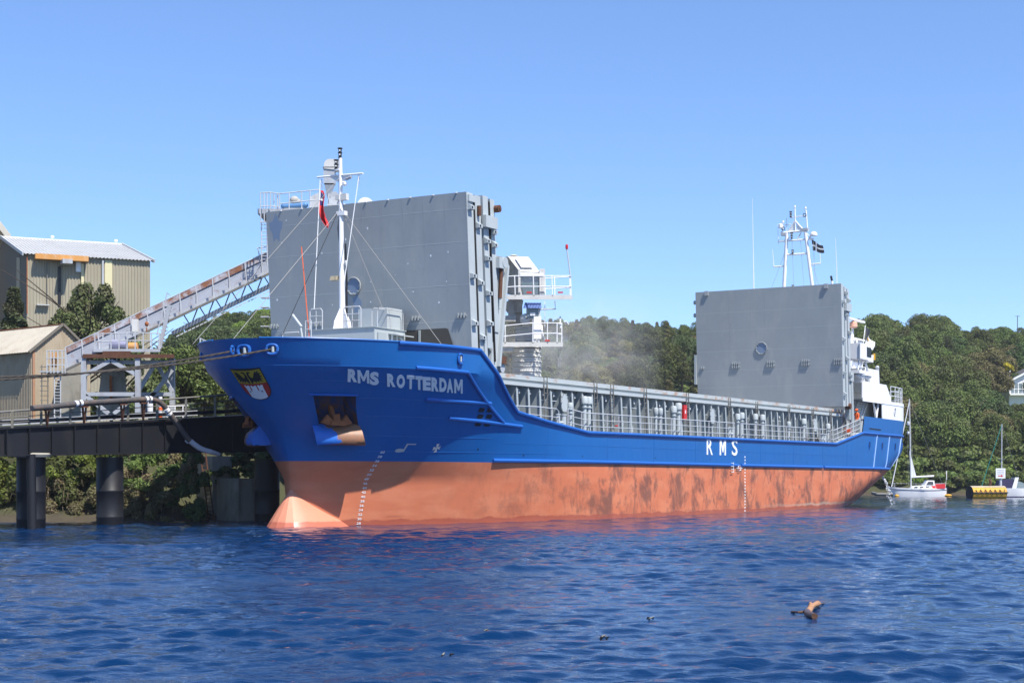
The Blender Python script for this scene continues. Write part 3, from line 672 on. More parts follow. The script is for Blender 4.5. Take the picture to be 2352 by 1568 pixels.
def vent(s, h, r, two=False):
    m = SB(); m.tube((s,5.45,4.25), (s,5.45,4.25+h), r, n=10); m.lathe([(r*1.2,0),(r*1.6,.05),(r*1.6,.35),(r*1.3,.42),(.02,.44)], (s,5.45,4.25+h), 10); m.lathe([(r*1.5,0),(r*1.5,.05)], (s,5.45,4.25+h*.9), 10)
    return m.build('vent_pipe', 'ship_grey_pale', ship)
for s, h, r in ((19.4,1.35,.10),(21.0,1.75,.12),(21.5,1.75,.12),(30.0,1.5,.09),(30.6,1.5,.10),(32.5,1.7,.12),(33.2,1.9,.13),(42.6,1.6,.11),(43.3,1.7,.12),(45.7,1.7,.12),(47.0,1.7,.12),(55.2,1.7,.13),(60.5,1.5,.12),(52.1,1.4,.1)): vent(s, h, r)
for s in (18.0, 41.0, 59.0):      # pairs of bollards
    m = SB()
    for d in (-.32, .32): m.tube((s+d,5.62,4.25), (s+d,5.62,5.35), .14, n=12); m.lathe([(.17,0),(.17,.06)], (s+d,5.62,5.33), 12)
    m.tube((s-.3,5.62,4.95), (s+.3,5.62,4.95), .09, n=8); m.box(s-.6, s+.6, 5.42, 5.8, 4.25, 4.33); m.build('bollard', 'ship_grey_pale', ship)
for s in (17.0, 22.6, 24.6, 28.9, 34.9, 41.6, 46.4, 52.6, 57.6, 61.6):
    m = SB(); 
    for d in (-.17, .17): m.tube((s+d,5.36,4.4), (s+d,5.30,7.25), .028, n=6)
    for z in np.arange(4.6, 7.2, .3): m.tube((s-.17,5.34,z), (s+.17,5.34,z), .018, n=5)
    m.build('coaming_ladder', 'galv_dark', ship)
for s in (18.9, 38.6, 57.9):     # oval manhole doors on the coaming side
    m = SB(); pts = [(s+.34*math.copysign(abs(cos(a))**.7, cos(a)), 5.34, 6.0+.46*math.copysign(abs(sin(a))**.7, sin(a))) for a in np.linspace(0, 2*pi, 21)[:-1]]
    m.prism(pts, (0,.05,0)); d = m.build('access_door', 'ship_grey_pale', coaming)
    m = SB()
    for p in pts[::2]: m.tube((p[0],5.38,p[2]), (p[0],5.43,p[2]), .03, n=6)
    m.build('dog_bolt', 'ship_grey', coaming)
m = SB(); m.box(34.1, 34.55, 5.3, 5.42, 5.62, 6.5); fb = m.build('fire_box', 'red_gloss', ship)
plate_text('B', lambda x, y, l: (34.24+x, 5.42+l, 6.0+y), 'fire_box_mark', 'letter_white', fb, .02, .01, (.16,.2))
rs = random.Random(8)
for k, s in enumerate(stays[:-1]):          # small boxes, pipes and valve gear between the stays
    q = s+.3+rs.random()*.5
    if rs.random() < .55:
        m = SB(); w, h, z = rs.uniform(.25,.5), rs.uniform(.25,.5), rs.uniform(4.5,5.5); m.box(q-w/2, q+w/2, 4.5, 4.95, z, z+h); m.box(q-w/2-.02, q+w/2+.02, 4.5, 4.97, z+h, z+h+.03); m.build('junction_box', 'ship_grey_pale', ship)
    if rs.random() < .5:
        m = SB(); m.path([(q+.2,4.98,6.6),(q+.2,5.05,6.35),(q+.08,5.08,6.3),(q+.08,5.0,6.55)], .025, 6); m.build('cleat_hook', 'galv_rail', ship)
    if rs.random() < .35:
        m = SB(); m.box(q-.35, q+.25, 4.5, 5.15, 6.05, 6.09); m.box(q-.3, q-.26, 4.5, 5.1, 5.85, 6.05); m.build('bracket', 'ship_grey_pale', ship)
m = SB(); m.tube((14,4.7,4.6), (66,4.7,4.7), .05, n=6); m.build('deck_pipe', 'ship_grey', ship)
m = SB(); m.tube((14,4.75,4.85), (66,4.75,4.95), .035, n=6); m.build('deck_pipe', 'ship_grey', ship)
for s, z in ((19.3,4.95),(25.6,4.98),(44.8,5.6)):
    m = SB(); m.lathe([(.05,0),(.12,.02),(.12,.06),(.05,.08)], (s,5.1,z), 10); m.build('valve_wheel', 'red_gloss', ship)
# ship's side rail
def rail_run(pts, h, name, n_post, parent, rails=(1., .66, .33), mat='galv_rail', r=.03, cls=SB, world=False):
    m = cls(); rr = [Vector(p) for p in pts]
    for f in rails: m.path([p+Vector((0,0,h*f)) for p in rr], r if f == 1. else r*.75, 6)
    o = m.build(name, mat, parent, world=world)
    L = [0]; 
    for a, b_ in zip(rr[:-1], rr[1:]): L.append(L[-1]+(b_-a).length)
    for k in range(n_post+1):
        d = L[-1]*k/n_post; i = max(0, min(len(rr)-2, int(np.searchsorted(L, d))-1)); f = (d-L[i])/max(1e-6, L[i+1]-L[i]); p = rr[i].lerp(rr[i+1], f)
        q = cls(); q.bar(p, p+Vector((0,0,h)), .05, .04); q.build('stanchion', mat, o, world=world)
    return o
def rt(s): return hb(s, ztop(s))-.14
m = SB(); m.path([(13.2,rt(13.2),5.62),(15.5,rt(15.5),5.66),(17.4,rt(17.4),5.62),(17.6,rt(17.6),5.5),(17.6,rt(17.6),4.75)], .03, 6); m.path([(14.4,rt(14.4),5.28),(17.6,rt(17.6),5.2)], .022, 6); rr_ = m.build('side_railing', 'galv_rail', ship)
for s in (13.8,14.8,15.8,16.9): m = SB(); m.bar((s,rt(s),ztop(s)-.02), (s,rt(s),5.64), .05, .04); m.build('stanchion', 'galv_rail', rr_)
rail_run([(18.5,rt(18.5),4.66),(20.2,rt(20.2),4.5)]+[(s,rt(s),4.50+.0047*(s-20)) for s in (22,24,27,30,40,40.8)], 1.02, 'side_railing', 16, ship)
rail_run([(s,5.98,4.50+.0047*(s-20)) for s in (41.8,50,58.6)], 1.02, 'side_railing', 12, ship)
rail_run([(59.6,5.98,4.68),(60.4,5.98,4.7),(66.8,5.95,5.7)], 1.0, 'side_railing', 6, ship)
m = SB(); m.prism([(66.75,6.0,5.68),(67.0,6.0,5.7),(67.45,6.0,6.98),(67.1,6.0,6.98)], (0,-.06,0)); m.build('bulwark_end', 'ship_grey_pale', ship)
m = SB(); m.hexa([(60.5,5.2,4.3),(66.5,5.2,5.62),(66.5,6.0,5.62),(60.5,6.0,4.3),(60.5,5.2,4.4),(66.5,5.2,5.68),(66.5,6.0,5.68),(60.5,6.0,4.4)]); m.build('sloping_walkway', 'ship_grey_pale', ship)

# ------------------------------------------------------------------ ship: hatch covers folded up fore and aft
def seam_rows(z0, z1, cuts): return [z0]+cuts+[z1]
def hatch_leaf(s_bot, s_top, z0, z1, thick, hw, front=False, rows=None, notch=None, mat_side='ship_grey_pale'):
    """one hatch cover standing on edge; forward face plated in strakes"""
    lean = (s_top-s_bot)/(z1-z0)
    def X(z, d=0): return s_bot+lean*(z-z0)+d
    m = SB(); m.hexa([(X(z0,.03),-hw,z0),(X(z0,thick),-hw,z0),(X(z0,thick),hw,z0),(X(z0,.03),hw,z0),(X(z1,.03),-hw,z1),(X(z1,thick),-hw,z1),(X(z1,thick),hw,z1),(X(z1,.03),hw,z1)])
    leaf_o = m.build('hatch_cover', mat_side, ship)
    if front:
        zs = seam_rows(z0, z1, rows)
        for a, b_ in zip(zs[:-1], zs[1:]):
            cols = [(-hw,-3.1),(-3.1,.95),(.95,hw)]
            for t0, t1 in cols:
                g = .002; p = SB()
                p.hexa([(X(a+g),t0+g,a+g),(X(a+g,.04),t0+g,a+g),(X(a+g,.04),t1-g,a+g),(X(a+g),t1-g,a+g),(X(b_-g),t0+g,b_-g),(X(b_-g,.04),t0+g,b_-g),(X(b_-g,.04),t1-g,b_-g),(X(b_-g),t1-g,b_-g)])
                p.build('plate', 'hatch_grey', leaf_o)
        w = SB()
        for z in rows: w.bar((X(z,.007),-hw,z), (X(z,.007),hw,z), .02, .022)
        w.build('weld_seam', 'hatch_seam_highlight', leaf_o)
        w = SB()
        for t_ in np.arange(-hw+1.05, hw, 1.15): w.bar((X(z0,.003),t_,z0+.02), (X(z1,.003),t_,z1-.02), .012, .012)
        w.build('stiffener_line', 'hatch_grey', leaf_o)
    return leaf_o, X
def side_lugs(X, parent, hw, thick, zs, seed):
    r = random.Random(seed)
    for z in zs:
        m = SB(); s = X(z)+thick*.35; w = .16; h = r.choice((.30,.34,.26))
        m.prism([(s-w,hw,z),(s+w,hw,z),(s+w,hw+.17,z+.02),(s+w,hw+.17,z+h*.6),(s+w,hw,z+h)][1:]+[(s+w,hw,z+h)], (-2*w,0,0)) if False else m.hexa([(s-w,hw,z),(s+w,hw,z),(s+w,hw+.20,z+.04),(s-w,hw+.20,z+.04),(s-w,hw,z+h),(s+w,hw,z+h),(s+w,hw+.20,z+.20),(s-w,hw+.20,z+.20)])
        m.build('cleat_box', 'ship_grey_pale', parent)
        m = SB(); m.box(s-w+.05, s+.02, hw+.2, hw+.206, z+.07, z+.17); m.build('cleat_opening', 'black', parent)
HW = 5.72
# forward stack
l0, X0 = hatch_leaf(9.15, 8.62, 7.45, 15.16, .58, HW, True, [9.35,10.99,12.93,14.42])
side_lugs(X0, l0, HW, .58, (14.35,11.25,9.1), 1)
m = SB(); m.box(8.72, 9.3, HW, HW+.10, 14.75, 15.05); m.build('corner_block', 'ship_grey_pale', l0)
l1, X1 = hatch_leaf(9.85, 9.32, 7.5, 15.12, .52, HW+.02); side_lugs(X1, l1, HW, .5, (13.6,11.0,8.5), 2)
l2, X2 = hatch_leaf(10.52, 10.05, 8.2, 15.22, .50, HW); side_lugs(X2, l2, HW, .5, (13.0,12.2,10.6,9.2), 3)
l3, X3 = hatch_leaf(11.2, 10.72, 9.0, 15.16, .42, HW); side_lugs(X3, l3, HW, .4, (13.5,12.9), 4)
for X_, l_, th in ((X1,l1,.06),(X3,l3,.06)):
    m = SB(); m.hexa([(X_(7.6,-.10),-5.5,7.6),(X_(7.6,-.02),-5.5,7.6),(X_(7.6,-.02),HW+.03,7.6),(X_(7.6,-.10),HW+.03,7.6),(X_(15,-.10),-5.5,15),(X_(15,-.02),-5.5,15),(X_(15,-.02),HW+.03,15),(X_(15,-.10),HW+.03,15)]); m.build('rubber_seal', 'rubber', l_)
m = SB(); m.box(X2(13.9)-.1, X3(13.9)+.3, HW, HW+.22, 13.75, 14.3); m.build('hinge_block', 'ship_grey_pale', l2)
m = SB(); m.tube((X3(14.75,.5),HW-.1,14.75), (X3(14.75,.5),HW+.25,14.75), .17, n=14); m.lathe([(.07,0),(.07,.03)], (X3(14.75,.5),HW+.25,14.75), 10, 'y'); m.build('guide_wheel', 'rust', l3)
m = SB(); m.tube((X1(14.5,.25),HW+.1,14.2), (X1(14.5,.25),HW+.1,14.65), .10, n=10); m.build('cylinder_pin', 'rust', l1)
# leaning hinge leaf with stiffeners behind the stack, its hydraulic cylinder and wheel
m = SB(); m.prism([(10.9,HW-.05,7.2),(11.55,HW-.05,7.2),(12.35,HW-.05,12.2),(12.1,HW-.05,12.6),(11.85,HW-.05,12.5)], (0,-.5,0)); ll = m.build('hatch_cover', 'ship_grey_pale', ship)
m = SB(); m.prism([(11.45,HW-.05,7.4),(11.62,HW-.05,7.4),(12.42,HW-.05,12.2),(12.28,HW-.05,12.3)], (0,.16,0)); m.build('flange', 'ship_grey_pale', ll)
for f in np.linspace(.12, .95, 7):
    s_, z_ = 11.5+.8*f, 7.3+4.9*f; m = SB(); m.hexa([(s_+.02,HW-.5,z_),(s_+.24,HW-.5,z_+.05),(s_+.24,HW-.06,z_+.05),(s_+.02,HW-.06,z_),(s_+.02,HW-.5,z_+.2),(s_+.12,HW-.5,z_+.2),(s_+.12,HW-.06,z_+.2),(s_+.02,HW-.06,z_+.2)]); m.build('stiffener', 'ship_grey_pale', ll)
m = SB(); m.tube((11.75,HW+.05,12.1), (11.62,HW+.05,10.6), .09, n=10); m.build('hydraulic_cylinder', 'rust', ship); 
m = SB(); m.tube((11.62,HW+.05,10.6), (11.58,HW+.05,10.1), .05, n=8); m.build('piston_rod', 'ship_grey_pale', ship)
m = SB(); m.tube((11.85,HW-.2,12.3), (11.85,HW+.22,12.3), .26, n=14); m.box(11.3, 11.8, HW-.05, HW+.2, 12.0, 12.5); m.build('hinge_block', 'ship_grey_pale', ll)
m = SB(); m.tube((12.05,HW-.35,7.35), (12.05,HW-.05,7.35), .22, n=14); m.build('guide_wheel', 'galv', ll); m = SB(); m.box(11.75, 12.25, HW-.45, HW+.05, 7.55, 7.9); m.build('wheel_fork', 'rust', ll)
m = SB(); m.hexa([(10.2,HW-.05,7.2),(10.5,HW-.05,7.2),(10.5,HW+.1,7.2),(10.2,HW+.1,7.2),(10.1,HW-.05,8.6),(10.3,HW-.05,8.6),(10.3,HW+.1,8.6),(10.1,HW+.1,8.6)]); m.build('hinge_arm', 'ship_grey_pale', ship)
# fittings on the forward face
def ring(X, parent, t_, z, r):
    m = SB(); x = X(z); m.path([(X(z+r*sin(a),-.05), t_+r*cos(a), z+r*sin(a)) for a in np.linspace(0, 2*pi, 33)[:-1]], .035, 6, closed=True); o = m.build('manhole_ring', 'hatch_grey', parent)
    m = SB(); m.add([(X(z+r*.95*sin(a),-.03), t_+r*.95*cos(a), z+r*.95*sin(a)) for a in np.linspace(0, 2*pi, 33)[:-1]], [tuple(range(32))]); m.build('manhole_cover', 'hatch_blue_patch', parent)
    for a in np.linspace(0, 2*pi, 9)[:-1]:
        m = SB(); m.tube((X(z)-.09, t_+r*.88*cos(a), z+r*.88*sin(a)), (X(z)-.02, t_+r*.88*cos(a), z+r*.88*sin(a)), .03, n=6); m.build('ring_bolt', 'ship_grey', parent)
ring(X0, l0, -.67, 11.27, .40)
def lugs(X, parent, t_, z, n=3):
    for k in range(n):
        for dz in (0,) if n < 4 else (0, .26):
            q = t_+(k-(n-1)/2)*.17; m = SB(); m.box(X(z)-.10, X(z), q-.035, q+.035, z-.10+dz, z+.12+dz); m.box(X(z)-.06, X(z), q-.09, q+.09, z-.02+dz, z+.05+dz); m.build('lifting_lug', 'hatch_grey', parent)
for t_, n in ((-5.5,2),(-2.84,4),(2.76,4),(5.25,3)): lugs(X0, l0, t_, 9.58, 3)
for t_ in np.arange(-4.8, 5.6, 1.25):
    m = SB(); m.box(X0(15.16)-.05, X0(15.16)+.02, t_-.04, t_+.04, 15.13, 15.18); m.build('stop_lug', 'letter_white', l0)
for q, t_, z, w, h in ((0,-5.15,14.3,.35,.6),(1,-.55,10.4,.22,.5)):
    m = SB(); pts = [(X0(z+h*sin(a)*(1+.25*sin(5*a+q)),-.004), t_+w*cos(a)*(1+.3*sin(3*a+q)), z+h*sin(a)*(1+.25*sin(5*a+q))) for a in np.linspace(0, 2*pi, 30)[:-1]]; m.add(pts, [tuple(range(29))]); m.build('repaint_patch', 'hatch_blue_patch', l0, sharp=None)
rs_c = random.Random(17)
for X_, pr, zz in ((X0,l0,(9.4,15)),):
    for k in range(16):
        t_, z, r_ = rs_c.uniform(-5.4,5.4), rs_c.uniform(*zz), rs_c.uniform(.015,.05); m = SB(); m.add([(X_(z+r_*sin(a)*1.4,-.006), t_+r_*cos(a)*rs_c.uniform(.7,1.3), z+r_*sin(a)*1.4) for a in np.linspace(0, 2*pi, 8)[:-1]], [tuple(range(7))]); m.build('paint_chip', 'letter_white', pr, sharp=None)
# flat dark panel painting the shade of an opening at the forward cover's foot
m = SB(); m.prism([(X0(9.03)-.012,.95,8.0),(X0(9.03)-.012,4.85,8.0),(X0(9.03)-.012,4.50,9.0),(X0(9.03)-.012,4.38,9.06),(X0(9.03)-.012,1.05,9.03),(X0(9.03)-.012,.95,8.95)], (.006,0,0)); m.build('recess_shade_panel', 'recess_shade', l0)
for t_ in (2.0, 2.95):
    m = SB(); m.box(X0(9)-.05, X0(9)-.005, t_-.05, t_+.05, 7.9, 9.02); m.build('recess_frame', 'ship_grey', l0)
# aft stack
a0, Y0 = hatch_leaf(62.9, 62.35, 7.55, 16.66, .6, 5.85, True, [9.2,10.5,12.0,13.58,14.97])
side_lugs(Y0, a0, 5.85, .6, (15.2,12.4,9.9,8.3), 5)
a1, Y1 = hatch_leaf(63.7, 63.1, 7.6, 16.5, .5, 5.85); side_lugs(Y1, a1, 5.85, .5, (15.9,14.3,11.0), 6)
a2, Y2 = hatch_leaf(64.4, 63.75, 7.8, 16.4, .5, 5.85); side_lugs(Y2, a2, 5.85, .5, (15.4,13.0,9.8), 7)
m = SB(); m.box(Y1(15)-.1, Y2(15)+.5, 5.85, 6.05, 14.7, 15.3); m.build('hinge_block', 'ship_grey_pale', a1)
m = SB(); m.prism([(64.6,5.8,6.6),(65.05,5.8,6.6),(64.55,5.8,13.2),(64.1,5.8,13.2)], (0,-.35,0)); la = m.build('hatch_arm', 'ship_grey', ship)
m = SB(); m.box(64.3, 65.0, 5.7, 6.0, 9.5, 10.2); m.build('arm_block', 'ship_grey_pale', la)
m = SB(); m.tube((64.8,5.85,9.6), (65.1,5.85,5.6), .16, n=10); m.build('hydraulic_cylinder', 'ship_grey', ship)
m = SB(); m.tube((64.3,5.6,7.6), (64.3,6.0,7.6), .22, n=12); m.build('guide_wheel', 'rust', a2)
ring(Y0, a0, -.49, 12.11, .44)
for t_, n in ((-5.4,2),(-2.63,3),(.21,3),(2.98,3),(5.5,3)): lugs(Y0, a0, t_, 10.75, 4 if n == 3 else 2)
for t_ in (-4.9, 4.7):
    m = SB(); m.box(Y0(16.45)-.12, Y0(16.45), t_-.15, t_+.15, 16.35, 16.7); m.build('corner_lug', 'hatch_grey', a0)
for z in (15.9, 14.9):
    m = SB(); m.tube((62.7,-5.85,z), (62.7,-6.1,z), .16, n=10); m.build('guide_wheel', 'ship_grey', a0)
m = SB(); m.box(62.6, 62.9, -6.05, -5.87, 9.5, 11.8); m.build('side_box', 'ship_grey', a0)

# ------------------------------------------------------------------ ship: forecastle
m = SB(); m.box(5.9, 8.4, -1.2, 2.55, 6.9, 8.93); fh = m.build('forecastle_house', 'ship_grey_pale', ship)
m = SB(); m.box(7.2, 8.45, .75, 2.35, 8.93, 9.95); m.build('locker', 'ship_grey_pale', fh)
m = SB(); m.box(5.85, 8.45, -1.25, 2.6, 8.93, 8.96); m.build('roof_edge', 'ship_grey', fh)
m = SB(); m.box(6.1, 6.75, 2.56, 2.62, 7.3, 8.72); m.build('door', 'ship_grey', fh); m = SB(); m.tube((6.3,2.62,8.3), (6.3,2.68,8.3), .07, n=8); m.build('door_lamp', 'white_paint', fh)
m = SB(); m.prism([(7.0,2.56,8.7),(8.3,2.56,8.7),(8.3,3.1,8.62),(7.0,3.1,8.62)], (0,0,.05)); m.build('canopy', 'ship_grey_pale', fh)
m = SB(); 
for d in (7.1,7.5): m.bar((d,2.7,7.0), (d,2.7,8.7), .05)
m.path([(7.7,2.75,8.6),(7.9,3.0,8.2),(7.8,2.9,7.4)], .05, 6); m.build('pipework', 'white_paint', fh)
for t0, t1, z1 in ((-1.15,-.45,9.93),(.75,1.7,9.93)):
    m = SB(); m.path([(6.05,t0,8.96),(6.05,t0,z1-.1),(6.05,t0+.08,z1),(6.05,t1-.08,z1),(6.05,t1,z1-.1),(6.05,t1,8.96)], .03, 6)
    for z in (9.3, 9.6): m.tube((6.05,t0,z), (6.05,t1,z), .02, n=6)
    m.tube((6.05,(t0+t1)/2,8.96), (6.05,(t0+t1)/2,z1), .02, n=6); m.build('guard_rail', 'galv_rail', fh)
for t_ in (2.2, 2.5):
    m = SB(); m.path([(6.2,t_,8.96),(6.2,t_,9.7),(6.35,t_,9.85),(8.2,t_,9.85),(8.3,t_,9.7),(8.3,t_,8.96)], .025, 6); m.build('guard_rail', 'galv_rail', fh)
m = SB(); m.tube((7,0,8.95), (7,-.12,17.0), .155, .085, n=14); mast = m.build('foremast', 'white_paint', ship)
m = SB(); 
for a in (0, 1, 2, 3):
    d = Vector((cos(a*pi/2+.4), sin(a*pi/2+.4), 0)); p = Vector((7,0,8.95)); m.prism([p+d*.1, p+d*.52, p+d*.45+Vector((0,0,.45)), p+d*.12+Vector((0,0,1.1))], d.cross(Vector((0,0,1)))*.04)
m.build('mast_foot', 'white_paint', mast)
m = SB(); m.tube((6.98,-1.42,16.2), (6.98,1.17,16.14), .045, n=8); m.prism([(7,-.75,16.16),(7,.45,16.16),(7,.02,15.85),(7,-.2,15.85)], (.04,0,0)); m.build('yard', 'white_paint', mast)
def lantern(p, h, parent, mat='black', cls=SB):
    m = cls(); m.lathe([(.10,0),(.10,h*.06),(.06,h*.1),(.075,h*.15),(.075,h*.44),(.11,h*.47),(.11,h*.52),(.075,h*.55),(.075,h*.88),(.12,h*.93),(.12,h)], p, 12); o = m.build('navigation_lantern', mat, parent)
    m = cls(); 
    for f in (.3, .72): m.ball((p[0]-.07, p[1]+.03, p[2]+h*f), .035, (1,1,1.3), 8, 6)
    m.build('lens', 'letter_white', parent)
lantern((7,-.13,16.98), .46, mast); lantern((6.93,-.30,16.46), .44, mast)
m = SB(); m.box(6.85, 7.05, -.36, -.1, 16.40, 16.46); m.build('lantern_bracket', 'white_paint', mast)
m = SB(); m.tube((6.95,.25,15.95), (6.95,.55,16.03), .07, n=8); m.build('floodlight', 'galv', mast); m = SB(); m.lathe([(.02,0),(.11,.05),(.12,.16),(.06,.2)], (6.95,.16,15.65), 10); m.build('horn', 'white_paint', mast)
m = SB(); m.hexa([(6.7,-.52,11.3),(6.95,-.52,11.3),(6.95,-.15,11.3),(6.7,-.15,11.3),(6.75,-.48,11.5),(6.95,-.48,11.5),(6.95,-.15,11.5),(6.75,-.15,11.5)]); m.build('floodlight', 'buoy_top', mast)
m = SB(); m.lathe([(.05,0),(.07,.03),(.07,.22),(.04,.26)], (7,.19,11.95), 8); m.build('deck_lamp', 'galv', mast)
m = SB(); m.path([(7.1,.18,9.2),(7.08,.19,11.2),(7.06,.13,13.0)], .05, 6); m.path([(6.98,-.16,13.1),(6.95,-.2,13.7),(6.97,-.14,14.4)], .04, 6); m.build('cable', 'black', mast)
m = SB(); m.box(6.9, 7.12, -.02, .28, 15.0, 15.3); m.box(6.85, 7.1, -.3, -.08, 15.02, 15.25); m.path([(6.9,.05,14.5),(6.95,-.25,14.9),(7,-.1,15.1)], .03, 6); m.build('junction_box', 'white_dusty', mast)
m = SB(); m.box(6.88,7.12,-.26,.2,14.3,14.5); m.build('stay_band', 'white_paint', mast)
def wire(p, q, r=.014, mat='wire', name='stay_wire', sag=0):
    m = SB(); P, Q_ = Vector(p), Vector(q); m.path([P.lerp(Q_, i/6)-Vector((0,0,sag*4*(i/6)*(1-i/6))) for i in range(7)], r, 5); return m.build(name, mat, mast)
wire((6.95,-.2,14.5), (-.85,0,8.0)); wire((7,-.12,16.1), (.3,-3.2,8.0)); wire((7,.05,14.5), (7.2,5.4,8.0)); wire((7,0,14.5), (8.0,1.6,9.95)); wire((6.95,-.2,14.5), (4.0,-1.4,8.2), .016, 'black')
wire((6.98,-1.25,16.1), (6.1,-.95,9.95), .02, 'letter_white', 'halyard'); wire((6.98,.95,16.1), (6.1,.55,9.95), .02, 'letter_white', 'halyard')
wire((5.2,-1.0,12.7), (5.0,-.35,8.0), .022, 'orange_cloth', 'halyard')
for t_ in (-1.17, .93):
    for k in range(4):
        m = SB(); m.path([(6.98+(.03 if k % 2 else 0)*cos(a), t_+.03*cos(a), 16.02-.11*k+.06*sin(a)) for a in np.linspace(0, 2*pi, 9)[:-1]], .014, 5, closed=True); m.build('shackle', 'galv', mast)
# anchor davit and short ladder near the bow
m = SB(); m.path([(4.6,-1.6,6.9),(4.6,-1.6,8.75),(4.6,-.7,8.75)], .04, 6); m.build('bow_railing', 'galv_rail', ship)
m = SB(); m.tube((4.8,-1.15,9.5), (4.8,-.70,9.0), .07, n=10); m.tube((4.8,-.75,9.0), (4.8,-.55,8.0), .05, n=8); m.ball((4.8,-1.18,9.52), .09); m.build('davit', 'ship_grey_pale', ship)
m = SB(); 
for d in (-.62, -.30): m.tube((5,d,6.9), (5,d,9.3), .025, n=6)
for z in (8.2,8.55,8.9,9.28): m.tube((5,-.62,z), (5,-.30,z), .02, n=5)
m.build('ladder', 'galv_rail', ship)
rail_run([(1.6,-3.9,7.95),(3.2,-4.8,7.95),(5.5,-5.6,7.95)], .42, 'bow_railing', 6, ship, (1.,.5))
for s_, t_ in ((4.5,3.2),(3.0,2.0)):
    m = SB(); m.tube((s_,t_,6.9), (s_,t_,7.6), .16, n=10); m.build('bollard', 'ship_grey', ship)

# ------------------------------------------------------------------ ship: poop and superstructure
def shell_side(s0, s1, z0, z1, n, name, mat='white_paint', th=.06, inset=.03, zt=None):
    for sd in (1, -1):
        m = SB(); o = []; q = []
        for s in np.linspace(s0, s1, n):
            top = z1 if zt is None else zt(s)
            b_ = max(.02, hb(s, 6.9)-inset); o.append(((s, sd*b_, z0), (s, sd*b_, top), (s, sd*max(.01, b_-th), top), (s, sd*max(.01, b_-th), z0)))
        vs = [p for c in o for p in c]; fs = []
        for i in range(n-1):
            for k in range(4): fs.append((i*4+k, i*4+(k+1) % 4, (i+1)*4+(k+1) % 4, (i+1)*4+k))
        fs += [(0,1,2,3), tuple((n-1)*4+k for k in range(4))]; m.add(vs, fs); r_ = m.build(name, mat, ship)
        if sd == 1: keep = r_
    return keep
sh1 = shell_side(72.3, 84.9, 6.86, 8.35, 30, 'poop_side'); shell_side(67.0, 84.9, 8.1, 8.36, 40, 'boat_deck_edge', inset=.0)
shell_side(66.9, 74.6, 8.36, 9.62, 24, 'boat_deck_bulwark', inset=.03, zt=lambda s: ip(s, [66.9,67.3,73.3,74.6], [9.62,9.66,9.66,8.6]))
m = SB(); 
for s0 in (72.25,): m.prism([(s0,6.05,6.86),(s0+.25,6.05,6.86),(s0+.25,6.05,8.12),(s0-.45,6.05,8.12),(s0-.12,6.05,8.0)], (0,-.06,0))
m.build('corner_web', 'white_paint', ship)
m = SB(); rs_ = [s for s in np.linspace(67, 84.8, 30)]; a = [(s, max(.02, hb(s, 6.9)-.08), 8.3) for s in rs_]; m.grid([a, [(x,-y,z) for x, y, z in a]]); m.build('boat_deck', 'ship_grey', ship)
m = SB(); m.box(67.6, 79.5, -4.6, 4.6, 6.72, 8.28); house = m.build('deckhouse', 'white_paint', ship)
m = SB(); m.box(67.2, 73.0, -4.2, 4.2, 8.3, 13.2); bridge = m.build('wheelhouse_tower', 'white_paint', ship)
m = SB(); m.box(66.9, 73.3, -4.4, 4.4, 13.2, 13.32); m.build('monkey_deck', 'white_paint', bridge)
for t_ in np.arange(-3.6, 3.7, 1.2): m = SB(); m.box(67.14, 67.2, t_-.5, t_+.5, 11.9, 12.8); m.build('window', 'glass_dark', bridge)
# port bridge wing
m = SB(); m.box(66.6, 68.6, 4.2, 6.02, 11.35, 12.55); wing = m.build('bridge_wing', 'white_paint', ship)
m = SB(); m.path([(66.6,6.0,11.36),(66.6,6.0,12.5)], .1, 8); m.build('wing_corner', 'white_paint', wing)
m = SB(); m.prism([(68.6,6.02,11.3),(69.9,6.02,11.25),(70.0,6.02,11.85),(68.6,6.02,11.75)], (0,-1.2,0)); m.build('wing_bracket', 'white_paint', wing)
m = SB(); m.box(68.2, 69.3, 5.2, 6.05, 11.6, 12.35); m.build('side_light_screen', 'black', wing)
for z in (11.85, 12.1): m = SB(); m.tube((69.3,5.6,z), (69.4,5.6,z), .1, n=10); m.build('side_light', 'red_gloss', wing)
m = SB(); m.tube((70.1,6.0,11.45), (70.1,6.0,11.95), .12, n=10); m.build('smoke_float', 'yellow_paint', wing)
m = SB(); m.box(66.7, 69.2, 4.2, 5.9, 10.25, 10.5); m.build('lower_wing', 'white_paint', ship)
m = SB(); 
for s_, t_ in ((67,5.7),(68.8,5.7),(68.0,5.6)): m.tube((s_,t_,10.4), (s_+.2,t_,11.4), .05, n=6)
m.bar((68.8,5.7,11.3), (70.2,5.7,10.2), .09); m.tube((66.9,5.7,10.8), (69,5.7,10.8), .03, n=6); m.tube((66.9,5.7,11.05), (69,5.7,11.05), .03, n=6); m.build('wing_strut', 'white_paint', ship)
m = SB(); m.ball((68.8,5.5,10.15), 1.0, (1.75,.42,.40), 18, 10); lb = m.build('liferaft_canister', 'white_paint', ship); m = SB(); m.path([(68.8+1.76*cos(a), 5.5+.44*sin(a), 10.15) for a in np.linspace(0, 2*pi, 25)[:-1]], .04, 6, closed=True); m.build('canister_band', 'galv_rail', lb)
for s_ in (68.0, 69.5): m = SB(); m.box(s_-.08, s_+.08, 5.1, 5.9, 9.6, 9.85); m.build('cradle', 'white_paint', lb)
m = SB(); m.hexa([(70.6,3.6,9.0),(73.6,3.6,9.0),(73.6,5.4,9.0),(70.6,5.4,9.0),(70.0,3.6,10.85),(73.4,3.6,10.85),(73.4,5.4,10.85),(70.0,5.4,10.85)]); fn = m.build('ventilator_house', 'white_paint', ship)
m = SB(); m.bar((72.0,5.42,9.3), (71.9,5.42,10.8), .08); m.build('frame', 'white_paint', fn)
